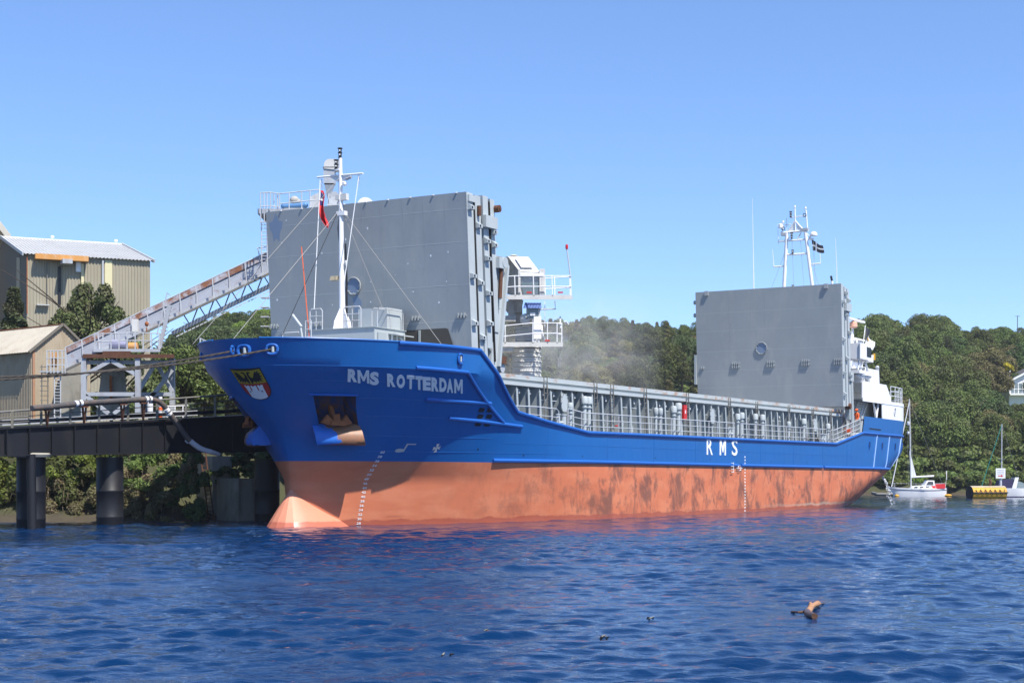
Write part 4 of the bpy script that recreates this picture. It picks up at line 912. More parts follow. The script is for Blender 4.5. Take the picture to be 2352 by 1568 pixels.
m = SB(); m.tube((73.9,5.2,8.4), (73.7,5.2,11.1), .2, .14, n=10); m.ball((73.7,5.2,11.1), .17); m.build('vent_cowl', 'galv', ship)
rail_run([(s_,hb(s_,6.9)-.1,8.36) for s_ in (74.7,76.5,78.5,80.5,82.3,83.8)], 1.25, 'boat_deck_railing', 8, ship, (1.,.7,.4), 'white_paint', .035)
m = SB(); m.ball((76.2,4.9,8.95), .45, (1.2,.8,.9), 12, 8); m.build('liferaft_canister', 'white_paint', ship)
m = SB(); 
for k, (a, b_) in enumerate((((71.2,5.85,6.8),(70.5,5.85,8.15)),((71.2,5.85,6.8),(71.8,5.85,8.15)),((70.0,5.0,6.8),(71.6,5.0,8.15)))): m.bar(a, b_, .12)
m.build('frame_brace', 'white_paint', ship)
m = SB()
for d in (4.75, 5.35): m.bar((68.4,d,6.75), (69.9,d,8.3), .05, .18)
for k in range(7): f = (k+.5)/7; m.box(68.4+1.5*f-.1, 68.4+1.5*f+.1, 4.75, 5.35, 6.75+1.55*f-.02, 6.75+1.55*f+.02)
m.build('stairway', 'ship_grey_pale', ship)
m = SB(); m.add([(75.6+.26*cos(a), hb(75.6, 6.9)-.02, 7.6+.30*sin(a)) for a in np.linspace(0, 2*pi, 17)[:-1]], [tuple(range(16))]); m.build('porthole', 'galv', sh1)
m = SB(); m.path([(75.6+.27*cos(a), hb(75.6, 6.9)-.0, 7.6+.32*sin(a)) for a in np.linspace(0, 2*pi, 17)[:-1]], .03, 6, closed=True); m.build('porthole_rim', 'white_paint', sh1)
# radar on its pedestal mast
m = SB(); m.tube((68.6,4.3,13.2), (68.6,4.3,14.0), .09, n=8); m.tube((69.1,4.6,12.5), (69.1,4.6,14.2), .10, n=8); m.tube((68.5,4.7,12.5), (68.5,4.7,13.6), .08, n=8); m.tube((68.5,4.6,13.0), (69.6,4.6,13.0), .12, n=10); m.tube((69.5,4.8,12.6), (69.5,4.8,13.1), .1, n=8); rm = m.build('radar_mast', 'white_paint', ship)
m = SB(); m.lathe([(.25,0),(.33,.08),(.30,.42),(.2,.5)], (69.0,4.7,13.95), 12); m.build('radar_gearbox', 'orange_pale', rm); m = SB(); m.box(67.0, 71.6, 4.6, 4.85, 14.52, 14.68); m.build('radar_scanner', 'white_paint', rm)
# aft signal mast (A frame)
SA = 69.2; b = SB(); b.tube((SA,-1.30,13.3), (SA,-.84,21.85), .15, .13, n=12); am = b.build('signal_mast', 'white_paint', ship)
b = SB(); b.tube((SA,1.85,13.3), (SA,.70,21.8), .15, .13, n=12); b.build('mast_leg', 'white_paint', am)
def mb(p, q, r, name='mast_bar', mat='white_paint'): m = SB(); m.tube(p, q, r, n=8); return m.build(name, mat, am)
mb((SA,-1.35,21.86), (SA,.95,21.9), .08); mb((SA,-1.5,21.2), (SA,1.4,21.18), .07); mb((SA,-1.09,20.08), (SA,1.03,20.06), .08); mb((SA,-1.91,19.19), (SA,-1.0,19.18), .06); mb((SA,1.1,19.18), (SA,1.93,19.2), .06)
mb((SA,-.75,21.9), (SA,-.15,22.75), .06); mb((SA,.6,21.9), (SA,-.15,22.75), .06); mb((SA,-.13,21.9), (SA,-.17,23.7), .06); mb((SA,-.5,23.02), (SA,.78,23.1), .035); mb((SA,.88,21.9), (SA,.76,23.5), .06); mb((SA,-1.25,21.9), (SA,-1.1,22.45), .05); mb((SA,-1.1,22.45), (SA,-.5,22.5), .035)
mb((SA,.35,21.75), (SA,.05,21.25), .06); mb((SA,-.9,21.2), (SA,-.6,21.5), .06); mb((SA,.8,21.7), (SA,1.2,21.25), .03); mb((SA,1.0,21.25), (SA,1.25,21.55), .06)
mb((SA,-.85,21.3), (SA,-.85,23.0), .025)
m = SB(); m.prism([(SA,-.75,21.95),(SA,-.15,22.7),(SA,-.15,22.0)], (.03,0,0)); m.prism([(SA,-.02,22.7),(SA,.5,21.97),(SA,-.02,22.0)], (.03,0,0)); m.build('gusset_plate', 'white_paint', am)
for t_, z, h in ((-.46,23.02,.48),(-.38,21.3,.48),(-.3,20.12,.30),(-.28,17.2,.4)): lantern((SA-.15,t_,z), h, am)
m = SB(); m.lathe([(.05,0),(.28,.02),(.30,.1),(.24,.25),(.1,.34),(.01,.36)], (SA,1.40,21.42), 14); m.build('satellite_dome', 'white_paint', am)
m = SB(); m.lathe([(.13,0),(.17,.04),(.17,.30),(.1,.36)], (SA-.1,-1.33,22.22), 12); m.build('satellite_dome', 'white_paint', am)
for t_, z in ((-1.15,22.55),(.72,23.5),(-.17,23.68)):
    m = SB(); m.lathe([(.02,0),(.05,.02),(.05,.1),(.09,.14),(.07,.28),(.02,.3)], (SA,t_,z), 8); m.build('antenna_head', 'white_paint', am)
for t_, z in ((-1.1,22.18),(.68,23.12)):
    m = SB(); m.path([(SA-.1, t_+.13*cos(a), z+.13*sin(a)) for a in np.linspace(0, 2*pi, 17)[:-1]], .03, 6, closed=True); m.build('loop_antenna', 'black', am)
m = SB(); m.box(SA-.15, SA+.2, .35, .95, 21.9, 22.08); m.box(SA-.15, SA+.15, -1.3, -.9, 21.62, 21.8); m.build('equipment_tray', 'galv', am)
for p, q in (((SA,-1.55,21.0),(SA,-1.6,22.6)), ((SA,-1.93,19.15),(SA,-2.05,20.6)), ((SA,1.95,19.2),(SA,1.9,20.9))):
    m = SB(); m.tube(p, q, .03, .012, n=6); m.build('whip_antenna', 'white_paint', am)
for p, q in (((SA,-.4,21.2),(SA,-.1,13.4)), ((SA,.3,21.2),(SA,.9,13.4)), ((SA,1.05,20.0),(SA-.5,3.2,13.4)), ((SA,-1.1,20.0),(SA-.5,-3.6,13.4)), ((SA,1.35,21.2),(SA,1.75,13.4))): 
    m = SB(); m.path([p, Vector(p).lerp(Vector(q), .5), q], .012, 5); m.build('halyard', 'wire', am)
for t_, zt_, zb, r in ((-3.75,24.85,13.3,.035),(3.2,21.1,13.3,.025)):
    m = SB(); m.tube((SA,t_+.15,zb), (SA,t_+.08,18.8), r*1.3, n=6); m.tube((SA,t_+.08,18.8), (SA,t_-.02,zt_), r, .012, n=6); m.build('whip_antenna', 'white_paint', ship)
m = SB(); m.tube((SA,3.0,13.3), (SA,2.9,17.75), .1, n=8); ep = m.build('exhaust_pipe', 'white_paint', ship); m = SB(); m.tube((SA,2.9,17.75), (SA,2.82,18.15), .09, n=8); m.build('exhaust_tip', 'black', ep)

# ------------------------------------------------------------------ flags, crewman and ropes that belong to the ship but move on their own
def sw(s, t, z): p = ORI+s*AX+t*NX; return (float(p[0]), float(p[1]), float(z))
def cloth(name, fn, nu, nv, mat, parent, lift=0):
    m = MB(); m.grid([[fn(i/nu, j/nv, lift) for i in range(nu+1)] for j in range(nv+1)]); return m.build(name, mat, parent, world=True, fix=False)
# red ensign hanging limp from the yard
f1 = thing('ensign', 'limp red ensign hanging from the foremast yard', 'flag', sw(6.98,-1.2,13.9))
def en(u, v, l):
    c = ip(v, [0,.2,.55,.8,1], [-1.16,-1.19,-1.17,-1.03,-.86]); w = ip(v, [0,.15,.45,.7,.9,1], [.05,.22,.40,.34,.2,.10])
    fold = .10*sin(u*9+v*4)+.05*sin(v*9); return sw(6.98+fold-l, c+(u-.5)*w+.02*sin(v*14), 15.56-1.66*v-.10*sin(pi*u)*v+.05*(u-.5)*v)
cloth('flag_cloth', en, 14, 24, 'red_cloth', f1)
cloth('canton', lambda u, v, l: en(.48+.5*u, .06+.34*v, .012), 8, 8, 'navy_cloth', f1)
cloth('cross', lambda u, v, l: en(.48+.5*u, .21+.05*v+.04*u, .02), 6, 2, 'white_cloth', f1); cloth('cross', lambda u, v, l: en(.68+.09*u, .06+.34*v, .02), 2, 6, 'white_cloth', f1)
cloth('cross', lambda u, v, l: en(.70+.05*u, .06+.34*v, .027), 2, 6, 'red_cloth', f1)
# black and white flag on the aft mast
f2 = thing('courtesy_flag', 'black flag with a white cross fluttering at the aft signal mast', 'flag', sw(69.2,1.3,20))
def fl2(u, v, l): return sw(69.2+.14*sin(u*6+v*2)-l, 1.22+.95*u+.06*v, 21.05-.42*u-(.85-.28*u)*v+.08*sin(u*5+1))
cloth('flag_cloth', fl2, 14, 8, 'black_cloth', f2); cloth('white_cross', lambda u, v, l: fl2(u, .42+.16*v, .02), 14, 2, 'white_cloth', f2); cloth('white_cross', lambda u, v, l: fl2(.32+.14*u, v, .02), 2, 8, 'white_cloth', f2)
# third flag by the bridge wing
f3 = thing('house_flag', 'grey and white flag with a yellow patch beside the bridge wing', 'flag', sw(70,5.2,12.8))
def fl3(u, v, l): return sw(69.6+2.3*u+.5*(1-v), 5.3+.15*sin(u*7+v*2)+l, 14.05-.95*u-(1.25-.55*u)*v+.1*sin(u*6))
cloth('flag_cloth', fl3, 14, 8, 'white_cloth', f3); cloth('dark_field', lambda u, v, l: fl3(.5*u*(1-.4*v), v, .03), 6, 8, 'black_cloth', f3); cloth('emblem', lambda u, v, l: fl3(.42+.2*u, .25+.2*v, .05), 3, 3, 'yellow_paint', f3)
m = MB(); m.tube(sw(69.55,5.3,12.55), sw(70.15,5.3,14.2), .03, n=6); m.build('flag_staff', 'white_paint', f3, world=True)

def person():
    r = thing('person', 'person in orange overalls and orange helmet standing at the after end of the rail', 'person', sw(66.75,5.68,5.68))
    # joints in (forward, left, up); he faces the hold, towards the bow and inboard
    fw = Vector((*(-AX*.85-NX*.5), 0)).normalized(); lf = Vector((-fw.y, fw.x, 0))
    J = {'pel':((0,0,.95),.15), 'bel':((.0,0,1.12),.15), 'che':((.0,0,1.36),.17), 'nek':((.01,0,1.52),.06), 'hed':((.03,0,1.66),.095), 'top':((.02,0,1.76),.085),
         'ls':((0,.19,1.44),.075), 'le':((.05,.27,1.18),.055), 'lh':((.22,.25,.98),.04), 'lf':((.30,.23,.94),.035),
         'rs':((0,-.19,1.44),.075), 're':((.24,-.24,1.28),.055), 'rh':((.48,-.20,1.22),.04), 'rf':((.56,-.19,1.23),.035),
         'lhip':((0,.09,.88),.11), 'lk':((.03,.10,.48),.078), 'la':((.0,.11,.10),.06), 'lt':((.16,.12,.05),.05),
         'rhip':((0,-.09,.88),.11), 'rk':((.02,-.11,.48),.078), 'ra':((-.02,-.12,.10),.06), 'rt':((.14,-.13,.05),.05)}
    E_ = [('pel','bel'),('bel','che'),('che','nek'),('nek','hed'),('hed','top'),('che','ls'),('ls','le'),('le','lh'),('lh','lf'),('che','rs'),('rs','re'),('re','rh'),('rh','rf'),('pel','lhip'),('lhip','lk'),('lk','la'),('la','lt'),('pel','rhip'),('rhip','rk'),('rk','ra'),('ra','rt')]
    nm = list(J); me = bpy.data.meshes.new('body'); me.from_pydata([fw*J[k][0][0]+lf*J[k][0][1]+Vector((0,0,J[k][0][2])) for k in nm], [(nm.index(a), nm.index(b_)) for a, b_ in E_], [])
    o = bpy.data.objects.new('body', me); COL.objects.link(o); sk = o.modifiers.new('skin', 'SKIN'); ss = o.modifiers.new('sub', 'SUBSURF'); ss.levels = ss.render_levels = 1
    for i, k in enumerate(nm): me.skin_vertices[0].data[i].radius = (J[k][1], J[k][1]); me.skin_vertices[0].data[i].use_root = (k == 'pel')
    dg = bpy.context.evaluated_depsgraph_get(); me2 = bpy.data.meshes.new_from_object(o.evaluated_get(dg)); bpy.data.objects.remove(o)
    for q in ('orange_cloth', 'skin', 'black'): me2.materials.append(M[q])
    for p in me2.polygons:
        c = p.center; p.use_smooth = True; f = c.dot(fw)
        p.material_index = 1 if c.z > 1.55 or (f > .42 and c.z > 1.1) or (f > .23 and .85 < c.z < 1.02) else (2 if c.z < .13 else 0)
    b_ = bpy.data.objects.new('body', me2); COL.objects.link(b_); b_.parent = r
    # face: nose, brow and ears are part of small relief on the head; helmet above
    m = MB(); c = fw*.03+Vector((0,0,1.70)); 
    m.ball(tuple(c+Vector((0,0,.03))), .125, (1,1,.95), 14, 8); m.lathe([(.125,0),(.165,-.005),(.165,.012),(.12,.02)], tuple(c+fw*.02+Vector((0,0,.02))), 16); m.build('helmet', 'orange_cloth', r)
    m = MB(); m.ball(tuple(fw*.125+Vector((0,0,1.635))), .022, (1,1,1.3), 8, 6); 
    for q in (-1, 1): m.ball(tuple(fw*.02+lf*(.1*q)+Vector((0,0,1.64))), .026, (.6,.5,1.2), 8, 6)
    m.build('face_detail', 'skin', r)
    m = MB()
    for hx, base in ((J['lf'][0], 1), (J['rf'][0], -1)):
        for k in range(4):
            p = fw*hx[0]+lf*(hx[1]+(k-1.5)*.02)+Vector((0,0,hx[2])); m.path([p, p+fw*.04+Vector((0,0,-.008)), p+fw*.06+Vector((0,0,-.035))], [.011,.010,.008], 6)
        p = fw*(hx[0]-.03)+lf*(hx[1]-.035*base)+Vector((0,0,hx[2])); m.path([p, p+fw*.04-lf*(.02*base)], [.012,.009], 6)
    m.build('fingers', 'skin', r)
person()
c = thing('rope_coil', 'orange rope heaped on deck at the crewman\'s feet', 'rope', sw(65.3,5.6,5.6))
m = MB(); rr = random.Random(4); pts = []
for k in range(90):
    a = k*.55; R = .25+.18*rr.random(); p = sw(65.0+R*1.7*cos(a), 5.6+.6*R*sin(a), 5.62+.003*k+.05*rr.random()); pts.append(p)
m.path(pts, .028, 5); m.build('rope', 'orange_cloth', c, world=True)
for nm, s_, q in (('rope_coil',56.0,0),('rope_coil',58.3,1)):
    c = thing(nm, ('brown mooring rope coiled beside the after oval door' if q else 'brown mooring rope coiled below the striped hoses'), 'rope', sw(s_,5.4,4.3)); m = MB(); pts = []
    for k in range(80): a = k*.5; pts.append(sw(s_+(.38+.1*sin(k*1.7))*cos(a), 5.45+.12*sin(a*.5+k), 4.75+.38*sin(a)))
    m.path(pts, .03, 5); m.build('rope', 'rope', c, world=True)

def mooring(name, label, pts, r=.042):
    # laid rope: three strands twisted round the line
    P = [Vector(p) for p in pts]; fine = []
    for a, b_ in zip(P[:-1], P[1:]):
        n = max(2, int((b_-a).length/.06)); fine += [a.lerp(b_, i/n) for i in range(n)]
    fine.append(P[-1]); root = thing(name, label, 'rope', tuple(P[0]))
    for k in range(3):
        m = MB(); q = []
        for i, p in enumerate(fine):
            d = (fine[min(i+1, len(fine)-1)]-fine[max(i-1, 0)]).normalized(); a = d.cross(Vector((0,0,1))).normalized(); b_ = a.cross(d); ph = i*.42+k*2*pi/3
            q.append(p+a*(r*.5*cos(ph))+b_*(r*.5*sin(ph)))
        m.path(q, r*.58, 5); m.build('strand', 'rope', root, world=True)
def arc(p, q, sag, n=24): P, Q_ = Vector(p), Vector(q); return [P.lerp(Q_, i/n)-Vector((0,0,sag*4*(i/n)*(1-i/n))) for i in range(n+1)]
fl_port = hp(-.30, 7.56, .06); A_ = sw(fl_port.x, fl_port.y, 7.54)
fl_st = hp(-.95, 7.52, .08); B_ = sw(fl_st.x, fl_st.y, 7.48)
E1 = at(-260, 905, 61.0); E2 = at(-262, 905, 61.6)
mooring('mooring_rope', 'dark mooring rope leading from the third bow fairlead', arc(A_, at(-90, 866, 62.2), .30)+[E1])
mooring('mooring_rope', 'dark mooring rope leading from the foremost bow fairlead', arc(B_, at(-90, 876, 62.6), .22)+[E2])

# ------------------------------------------------------------------ jetty
def jd(px):
    """depth of the jetty face as the jetty runs away along the quay"""
    return ip(px, [-400, 0, 620, 800], [62.0, 67.0, 79.5, 84.0])
def jp(px, py, back=0.):
    Y = jd(px); X = (px-1176)/3700*Y; q = Vector((X, Y, EYE-(py-1100)*Y/3700)); return q+Vector((-.78,.62,0))*back
def jy(px, y0, y1): return y0+(y1-y0)*(px-41)/(510-41)
XS = list(np.linspace(-330, 640, 11))
jet = thing('jetty', 'dark steel jetty on piles with railings behind the bow', 'jetty', tuple(jp(100, 1200)))
def jslab(name, top, bot, d0, d1, mat):
    m = MB()
    for a, b_ in zip(XS[:-1], XS[1:]):
        m.hexa([jp(a, jy(a,*bot), d0), jp(b_, jy(b_,*bot), d0), jp(b_, jy(b_,*bot), d1), jp(a, jy(a,*bot), d1), jp(a, jy(a,*top), d0), jp(b_, jy(b_,*top), d0), jp(b_, jy(b_,*top), d1), jp(a, jy(a,*top), d1)])
    return m.build(name, mat, jet, world=True)
girder = jslab('girder', (985,961.5), (1044,1036), .0, .25, 'jetty_steel')
jslab('girder_flange', (1043,1035), (1047,1039), -.15, .4, 'jetty_steel'); jslab('deck_slab', (979,956), (984,960.5), -.12, 2.9, 'jetty_steel'); jslab('kerb_beam', (964,941), (972,949), .1, .35, 'jetty_steel')
jslab('girder', (985,961.5), (1044,1036), 2.5, 2.75, 'jetty_steel')
for px in np.arange(-300, 620, 52):
    m = MB(); m.hexa([jp(px, jy(px,1043,1035), -.12), jp(px+2, jy(px,1043,1035), -.12), jp(px+2, jy(px,1043,1035), 0), jp(px, jy(px,1043,1035), 0), jp(px, jy(px,985,961.5), -.12), jp(px+2, jy(px,985,961.5), -.12), jp(px+2, jy(px,985,961.5), 0), jp(px, jy(px,985,961.5), 0)]); m.build('stiffener', 'jetty_steel', jet, world=True)
for px in np.arange(-306, 640, 66.5):
    m = MB(); m.bar(jp(px, jy(px,982,958), -.05), jp(px, jy(px,944,908), -.05), .09, .09); m.build('rail_post', 'galv_dark', jet, world=True)
m = MB(); m.path([jp(x, jy(x,943,907), -.05) for x in XS], .05, 6); m.build('hand_rail', 'galv_dark', jet, world=True)
for o_ in (14, 26): m = MB(); m.path([jp(x, jy(x,943+o_,907+o_), -.05) for x in XS], .02, 5); m.build('rail_wire', 'galv_dark', jet, world=True)
m = MB(); 
for a, b_ in zip(np.linspace(20, 540, 9)[:-1], np.linspace(20, 540, 9)[1:]): m.bar(jp(a+3, jy(a,970,946), 2.7), jp(b_-3, jy(b_,970,946), 2.7), .1, .25)
m.build('crash_barrier', 'galv', jet, world=True)
for px, w, kk in ((100,1.22,0),(281,1.20,1),(642,1.25,2),(-150,1.25,3)):
    for back in (.9,):
        p = jp(px, 1100, back); m = MB(); m.lathe([(w/2,-2.2),(w/2,.35),(w/2*1.01,.36),(w/2*1.01,.42),(w/2,.43),(w/2,1.52),(w/2*1.015,1.53),(w/2*1.015,1.60),(w/2,1.61),(w/2,3.1)], (p.x, p.y, 0), 24)
        m.build('pile', 'pile_steel', jet, world=True, sharp=50)
p = jp(70, 1100, .0); m = MB(); m.tube((p.x+.1, p.y, -2), (p.x+.02, p.y, 3.15), .2, n=12); m.build('fender_pile', 'pile_steel', jet, world=True)
p = jp(95, 1100, .7); m = MB(); m.lathe([(.2,0),(.85,.03),(.9,.14),(.8,.2)], (p.x, p.y-.15, 3.02), 12); m.build('pile_cap', 'concrete', jet, world=True)
q0 = [jp(-40, 1044, 2.2), jp(22, 1044, 2.2), jp(22, 1140, 2.2), jp(-40, 1140, 2.2)]
m = MB(); m.bar(q0[0], q0[2], .16); m.bar(q0[1], q0[3], .16); m.bar(jp(-60,1112,2.2), jp(26,1112,2.2), .2, .26); m.bar(jp(-60,1092,2.2), jp(26,1092,2.2), .1); m.build('cross_brace', 'jetty_steel', jet, world=True)
# bollard that takes the ropes, beyond the frame
m = MB(); e = Vector(E1); m.lathe([(.3,-1.6),(.3,-.2),(.42,-.1),(.42,.05),(.1,.1)], (e.x, e.y+.3, e.z), 12); m.lathe([(.5,-6.5),(.5,-1.6)], (e.x, e.y+.3, e.z), 12); tag(m.build('mooring_post', 'pile_steel'), 'steel mooring post that takes the bow ropes', 'bollard')
# pipeline along the jetty with its white loading hose
pl = thing('pipeline', 'grey pipeline on brackets along the jetty rail, bending down to a white hose', 'pipe', tuple(jp(62, 935)))
P_ = [jp(62,938,-.35), jp(110,934,-.35), jp(180,926,-.35), jp(262,921,-.35), jp(318,917.5,-.35), jp(335,917,-.35), jp(350,921,-.4), jp(361,931,-.45), jp(372,948,-.5), jp(388,972,-.55), jp(408,1002,-.6), jp(416,1012,-.62)]
m = MB(); m.path(P_, .125, 12); m.build('pipe', 'pipe_grey', pl, world=True)
H_ = [P_[-1], jp(424,1020,-.66), jp(434,1028,-.7), jp(446,1034,-.75), jp(459,1038,-.8)]
m = MB(); m.path(H_, [.13,.13,.13,.125,.12], 12); m.path([jp(459,1038,-.8), jp(470,1041,-.8), jp(478,1044,-.8)], [.12,.1,.08], 10); m.build('hose', 'white_hose', pl, world=True)
for a, b_ in (((160,928),(166,927)),((171,926.6),(176,926)),((322,917.4),(327,917.2)),((331,917),(335,917)),((365,939),(369,945)),((371,948),(374,952)),((414,1009),(418,1014))):
    m = MB(); m.tube(jp(*a,-.36 if a[0] < 340 else -.5), jp(*b_,-.36 if a[0] < 340 else -.5), .14, n=12); m.build('flange_band', 'white_paint', pl, world=True)
for px, yy in ((93,934),(178,926.5),(266,921),(314,918)):
    m = MB(); y1 = yy+14; m.bar(jp(px,yy+3,-.35), jp(px+12,yy+46,-.1), .09); m.bar(jp(px+10,yy+8,-.3), jp(px+12,yy+46,-.1), .07); m.bar(jp(px-3,yy+7,-.35), jp(px+12,yy+7,-.35), .12, .1); m.build('pipe_bracket', 'rust', pl, world=True)
# barrier and marker on the jetty
mk = thing('marker_post', 'orange and white striped marker post on the jetty', 'post', tuple(jp(447,955,2.5)))
for k in range(6):
    m = MB(); m.tube(jp(447,955-8*k,2.5), jp(447,947-8*k,2.5), .09, n=10); m.build('band', 'orange_cloth' if k % 2 == 0 else 'letter_white', mk, world=True)
nb = thing('notice_board', 'small white notice board in a tubular frame on the jetty', 'sign', tuple(jp(440,950,3)))
m = MB(); m.box(*[v for v in (jp(438,950,3).x-.05, jp(443,950,3).x+.05)], jp(440,950,3).y, jp(440,950,3).y+.04, jp(440,945,3).z, jp(440,922,3).z); m.build('board', 'white_paint', nb, world=True)
m = MB(); m.path([jp(434,916,3), jp(434,948,3), jp(454,948,3), jp(454,916,3)], .03, 6); m.build('frame', 'white_paint', nb, world=True)
gr = thing('guard_rail', 'white tubular guard rail on the jetty beside the bow', 'railing', tuple(jp(480,955,3)))
m = MB(); m.path([jp(470,955,3), jp(470,929,3), jp(525,927,3)], .03, 6); m.path([jp(470,942,3), jp(525,940,3)], .022, 6); m.build('rail', 'white_paint', gr, world=True)
for px in (478, 496, 514): m = MB(); m.bar(jp(px,955,3), jp(px,929,3), .05); m.build('post', 'white_paint', gr, world=True)

# concrete dolphin with its ladder, quay wall behind
dp = at(548, 1195, 81.2)
def obl(m, c, d1, d2, l0, l1, w0, w1, z0, z1):
    C = Vector((c[0], c[1], 0)); a, b_ = Vector((*d1, 0)), Vector((*d2, 0))
    pt = lambda l, w, z: C+a*l+b_*w+Vector((0,0,z))
    return m.hexa([pt(l0,w0,z0),pt(l1,w0,z0),pt(l1,w1,z0),pt(l0,w1,z0),pt(l0,w0,z1),pt(l1,w0,z1),pt(l1,w1,z1),pt(l0,w1,z1)])
m = MB(); obl(m, dp, (-.70,.71), (.72,.69), 0, 1.95, 0, 2.2, -2, 2.15); dol = m.build('concrete_block', 'concrete', None); tag(dol, 'weathered concrete block standing in the water beside the bow', 'block')
m = MB(); obl(m, at(488,1195,83.6), (-.70,.71), (.72,.69), 0, 1.4, 0, 1.2, -2, 3.3); tag(m.build('concrete_pillar', 'concrete'), 'pale concrete pillar behind the rusty ladder', 'pillar')
m = MB(); obl(m, at(455,1197,82.6), (-.95,.3), (.3,.95), 0, 1.1, 0, 1.0, -1, .75); tag(m.build('weedy_footing', 'algae'), 'yellow weed covered concrete footing at the waterline', 'footing')
ld = thing('ladder', 'rusty steel ladder leaning down the quay wall into the water', 'ladder', at(484,1195,82.4))
for a, b_ in (((460,1038),(480,1196)),((472,1036),(492,1196))): m = MB(); m.bar(at(*a,82.6), at(*b_,82.2), .06); m.build('stile', 'rust', ld, world=True)
for k in range(17):
    f = (k+.5)/17; m = MB(); m.tube(at(460+20*f,1038+158*f,82.6-.4*f), at(472+20*f,1036+160*f,82.6-.4*f), .022, n=6); m.build('rung', 'rust', ld, world=True)
m = MB(); obl(m, at(120,1190,83.5), (-1,.05), (.05,1), -1.5, 3.4, 0, .8, -1, 1.7); tag(m.build('quay_wall', 'concrete'), 'low pale quay wall under the bushes', 'wall')

# ------------------------------------------------------------------ conveyor and ship loader
LY = 86.
L = lambda x, y, d=0.: Vector(at(x, y, LY+d))
def gt(x): return 801.5-.473*(x-144.8)
ldr = thing('ship_loader', 'galvanised inclined conveyor gallery with trestle and machinery platform', 'conveyor', L(250, 955))
def lp(fn, name, mat, parent=None): m = MB(); fn(m); return m.build(name, mat, parent or ldr, world=True)
xs = list(np.arange(150, 860, 37.5))
gal = lp(lambda m: m.hexa([L(150,843,1.7),L(860,843-.469*710,1.7),L(860,843-.469*710,.06),L(150,843,.06),L(150,gt(150)+12,1.7),L(860,gt(860)+12,1.7),L(860,gt(860)+12,.06),L(150,gt(150)+12,.06)]), 'gallery', 'conveyor_side')
for a, b_ in zip(xs[:-1], xs[1:]):
    lp(lambda m: m.hexa([L(a+.8,gt(a)+17,.06),L(b_-.8,gt(b_)+17,.06),L(b_-.8,gt(b_)+17,0),L(a+.8,gt(a)+17,0),L(a+.8,gt(a)+41,.06),L(b_-.8,gt(b_)+41,.06),L(b_-.8,gt(b_)+41,0),L(a+.8,gt(a)+41,0)]), 'side_panel', 'conveyor_side', gal)
    lp(lambda m: m.hexa([L(a,gt(a)-1,.02),L(b_,gt(b_)-1,.02),L(b_,gt(b_)-1,-.06),L(a,gt(a)-1,-.06),L(a,gt(a)+13,.02),L(b_,gt(b_)+13,.02),L(b_,gt(b_)+13,-.06),L(a,gt(a)+13,-.06)]), 'upper_band', 'conveyor_band', gal)
    lp(lambda m: m.bar(L(a,gt(a)-2,-.55), L(a+4,gt(a)+43,-.55), .07, .05), 'stanchion', 'galv_rail', gal)
    n = 5
    for k in range(n):
        f = (k+.15)/n; g = (k+.85)/n
        xa, xb = a+(b_-a)*f, a+(b_-a)*g
        lp(lambda m: m.hexa([L(xa,gt(xa)+47,-.65),L(xb,gt(xb)+47,-.65),L(xb,gt(xb)+47,-.05),L(xa,gt(xa)+47,-.05),L(xa,gt(xa)+49.5,-.65),L(xb,gt(xb)+49.5,-.65),L(xb,gt(xb)+49.5,-.05),L(xa,gt(xa)+49.5,-.05)]), 'tread', 'galv_rail', gal)
for dy, r in ((-1,.03),(20,.02)):
    lp(lambda m: m.tube(L(150,gt(150)+dy,-.55), L(860,gt(860)+dy,-.55), r, n=6), 'hand_rail', 'galv_rail', gal)
lp(lambda m: m.bar(L(150,gt(150)+45,-.05), L(860,gt(860)+45,-.05), .12, .2), 'stringer', 'galv', gal)
lp(lambda m: m.bar(L(150,gt(150)+51,-.62), L(860,gt(860)+51,-.62), .08, .12), 'stringer', 'galv_dark', gal)
for d in (.2, 1.6):
    lp(lambda m: m.bar(L(395,766,d), L(860,766-.487*465,d), .16, .22), 'lower_chord', 'galv', gal)
for x in range(420, 860, 37): lp(lambda m: (m.bar(L(x,gt(x)+48,.2), L(x+18,gt(x+18)+86,.2), .06), m.bar(L(x+18,gt(x+18)+86,.2), L(x+36,gt(x+36)+48,.2), .06)), 'lattice', 'galv', gal)
for x in range(405, 640, 9): lp(lambda m: m.hexa([L(x,766-.487*(x-395)+10,-.2),L(x+7,766-.487*(x-388)+10,-.2),L(x+7,766-.487*(x-388)+10,.1),L(x,766-.487*(x-395)+10,.1),L(x,766-.487*(x-395)+13,-.2),L(x+7,766-.487*(x-388)+13,-.2),L(x+7,766-.487*(x-388)+13,.1),L(x,766-.487*(x-395)+13,.1)]), 'tread', 'galv_rail', gal)
# trestle
for x, d in ((193,-2),(317,-2),(396,1.5),(262,1.5)): lp(lambda m: m.bar(L(x,822,d), L(x,960,d), .26, .26), 'trestle_leg', 'galv')
for p, q, d in (((193,862),(255,828),-2),((317,862),(255,828),-2),((193,905),(317,905),-2),((317,900),(358,832),-1),((396,900),(358,832),.5),((193,905),(250,950),-2),((317,905),(262,950),-2),((317,905),(396,905),0),((330,950),(396,840),1.5),((317,950),(396,850),0),((193,832),(396,832),-1.5)):
    lp(lambda m: m.bar(L(*p,d), L(*q,d), .16, .2), 'trestle_brace', 'galv')
lp(lambda m: m.hexa([L(190,822,-2.2),L(400,822,-2.2),L(400,822,1.8),L(190,822,1.8),L(190,813,-2.2),L(400,813,-2.2),L(400,813,1.8),L(190,813,1.8)]), 'slewing_frame', 'rust')
lp(lambda m: m.hexa([L(214,808,-2),L(368,808,-2),L(368,808,1.8),L(214,808,1.8),L(214,801,-2),L(368,801,-2),L(368,801,1.8),L(214,801,1.8)]), 'platform', 'galv')
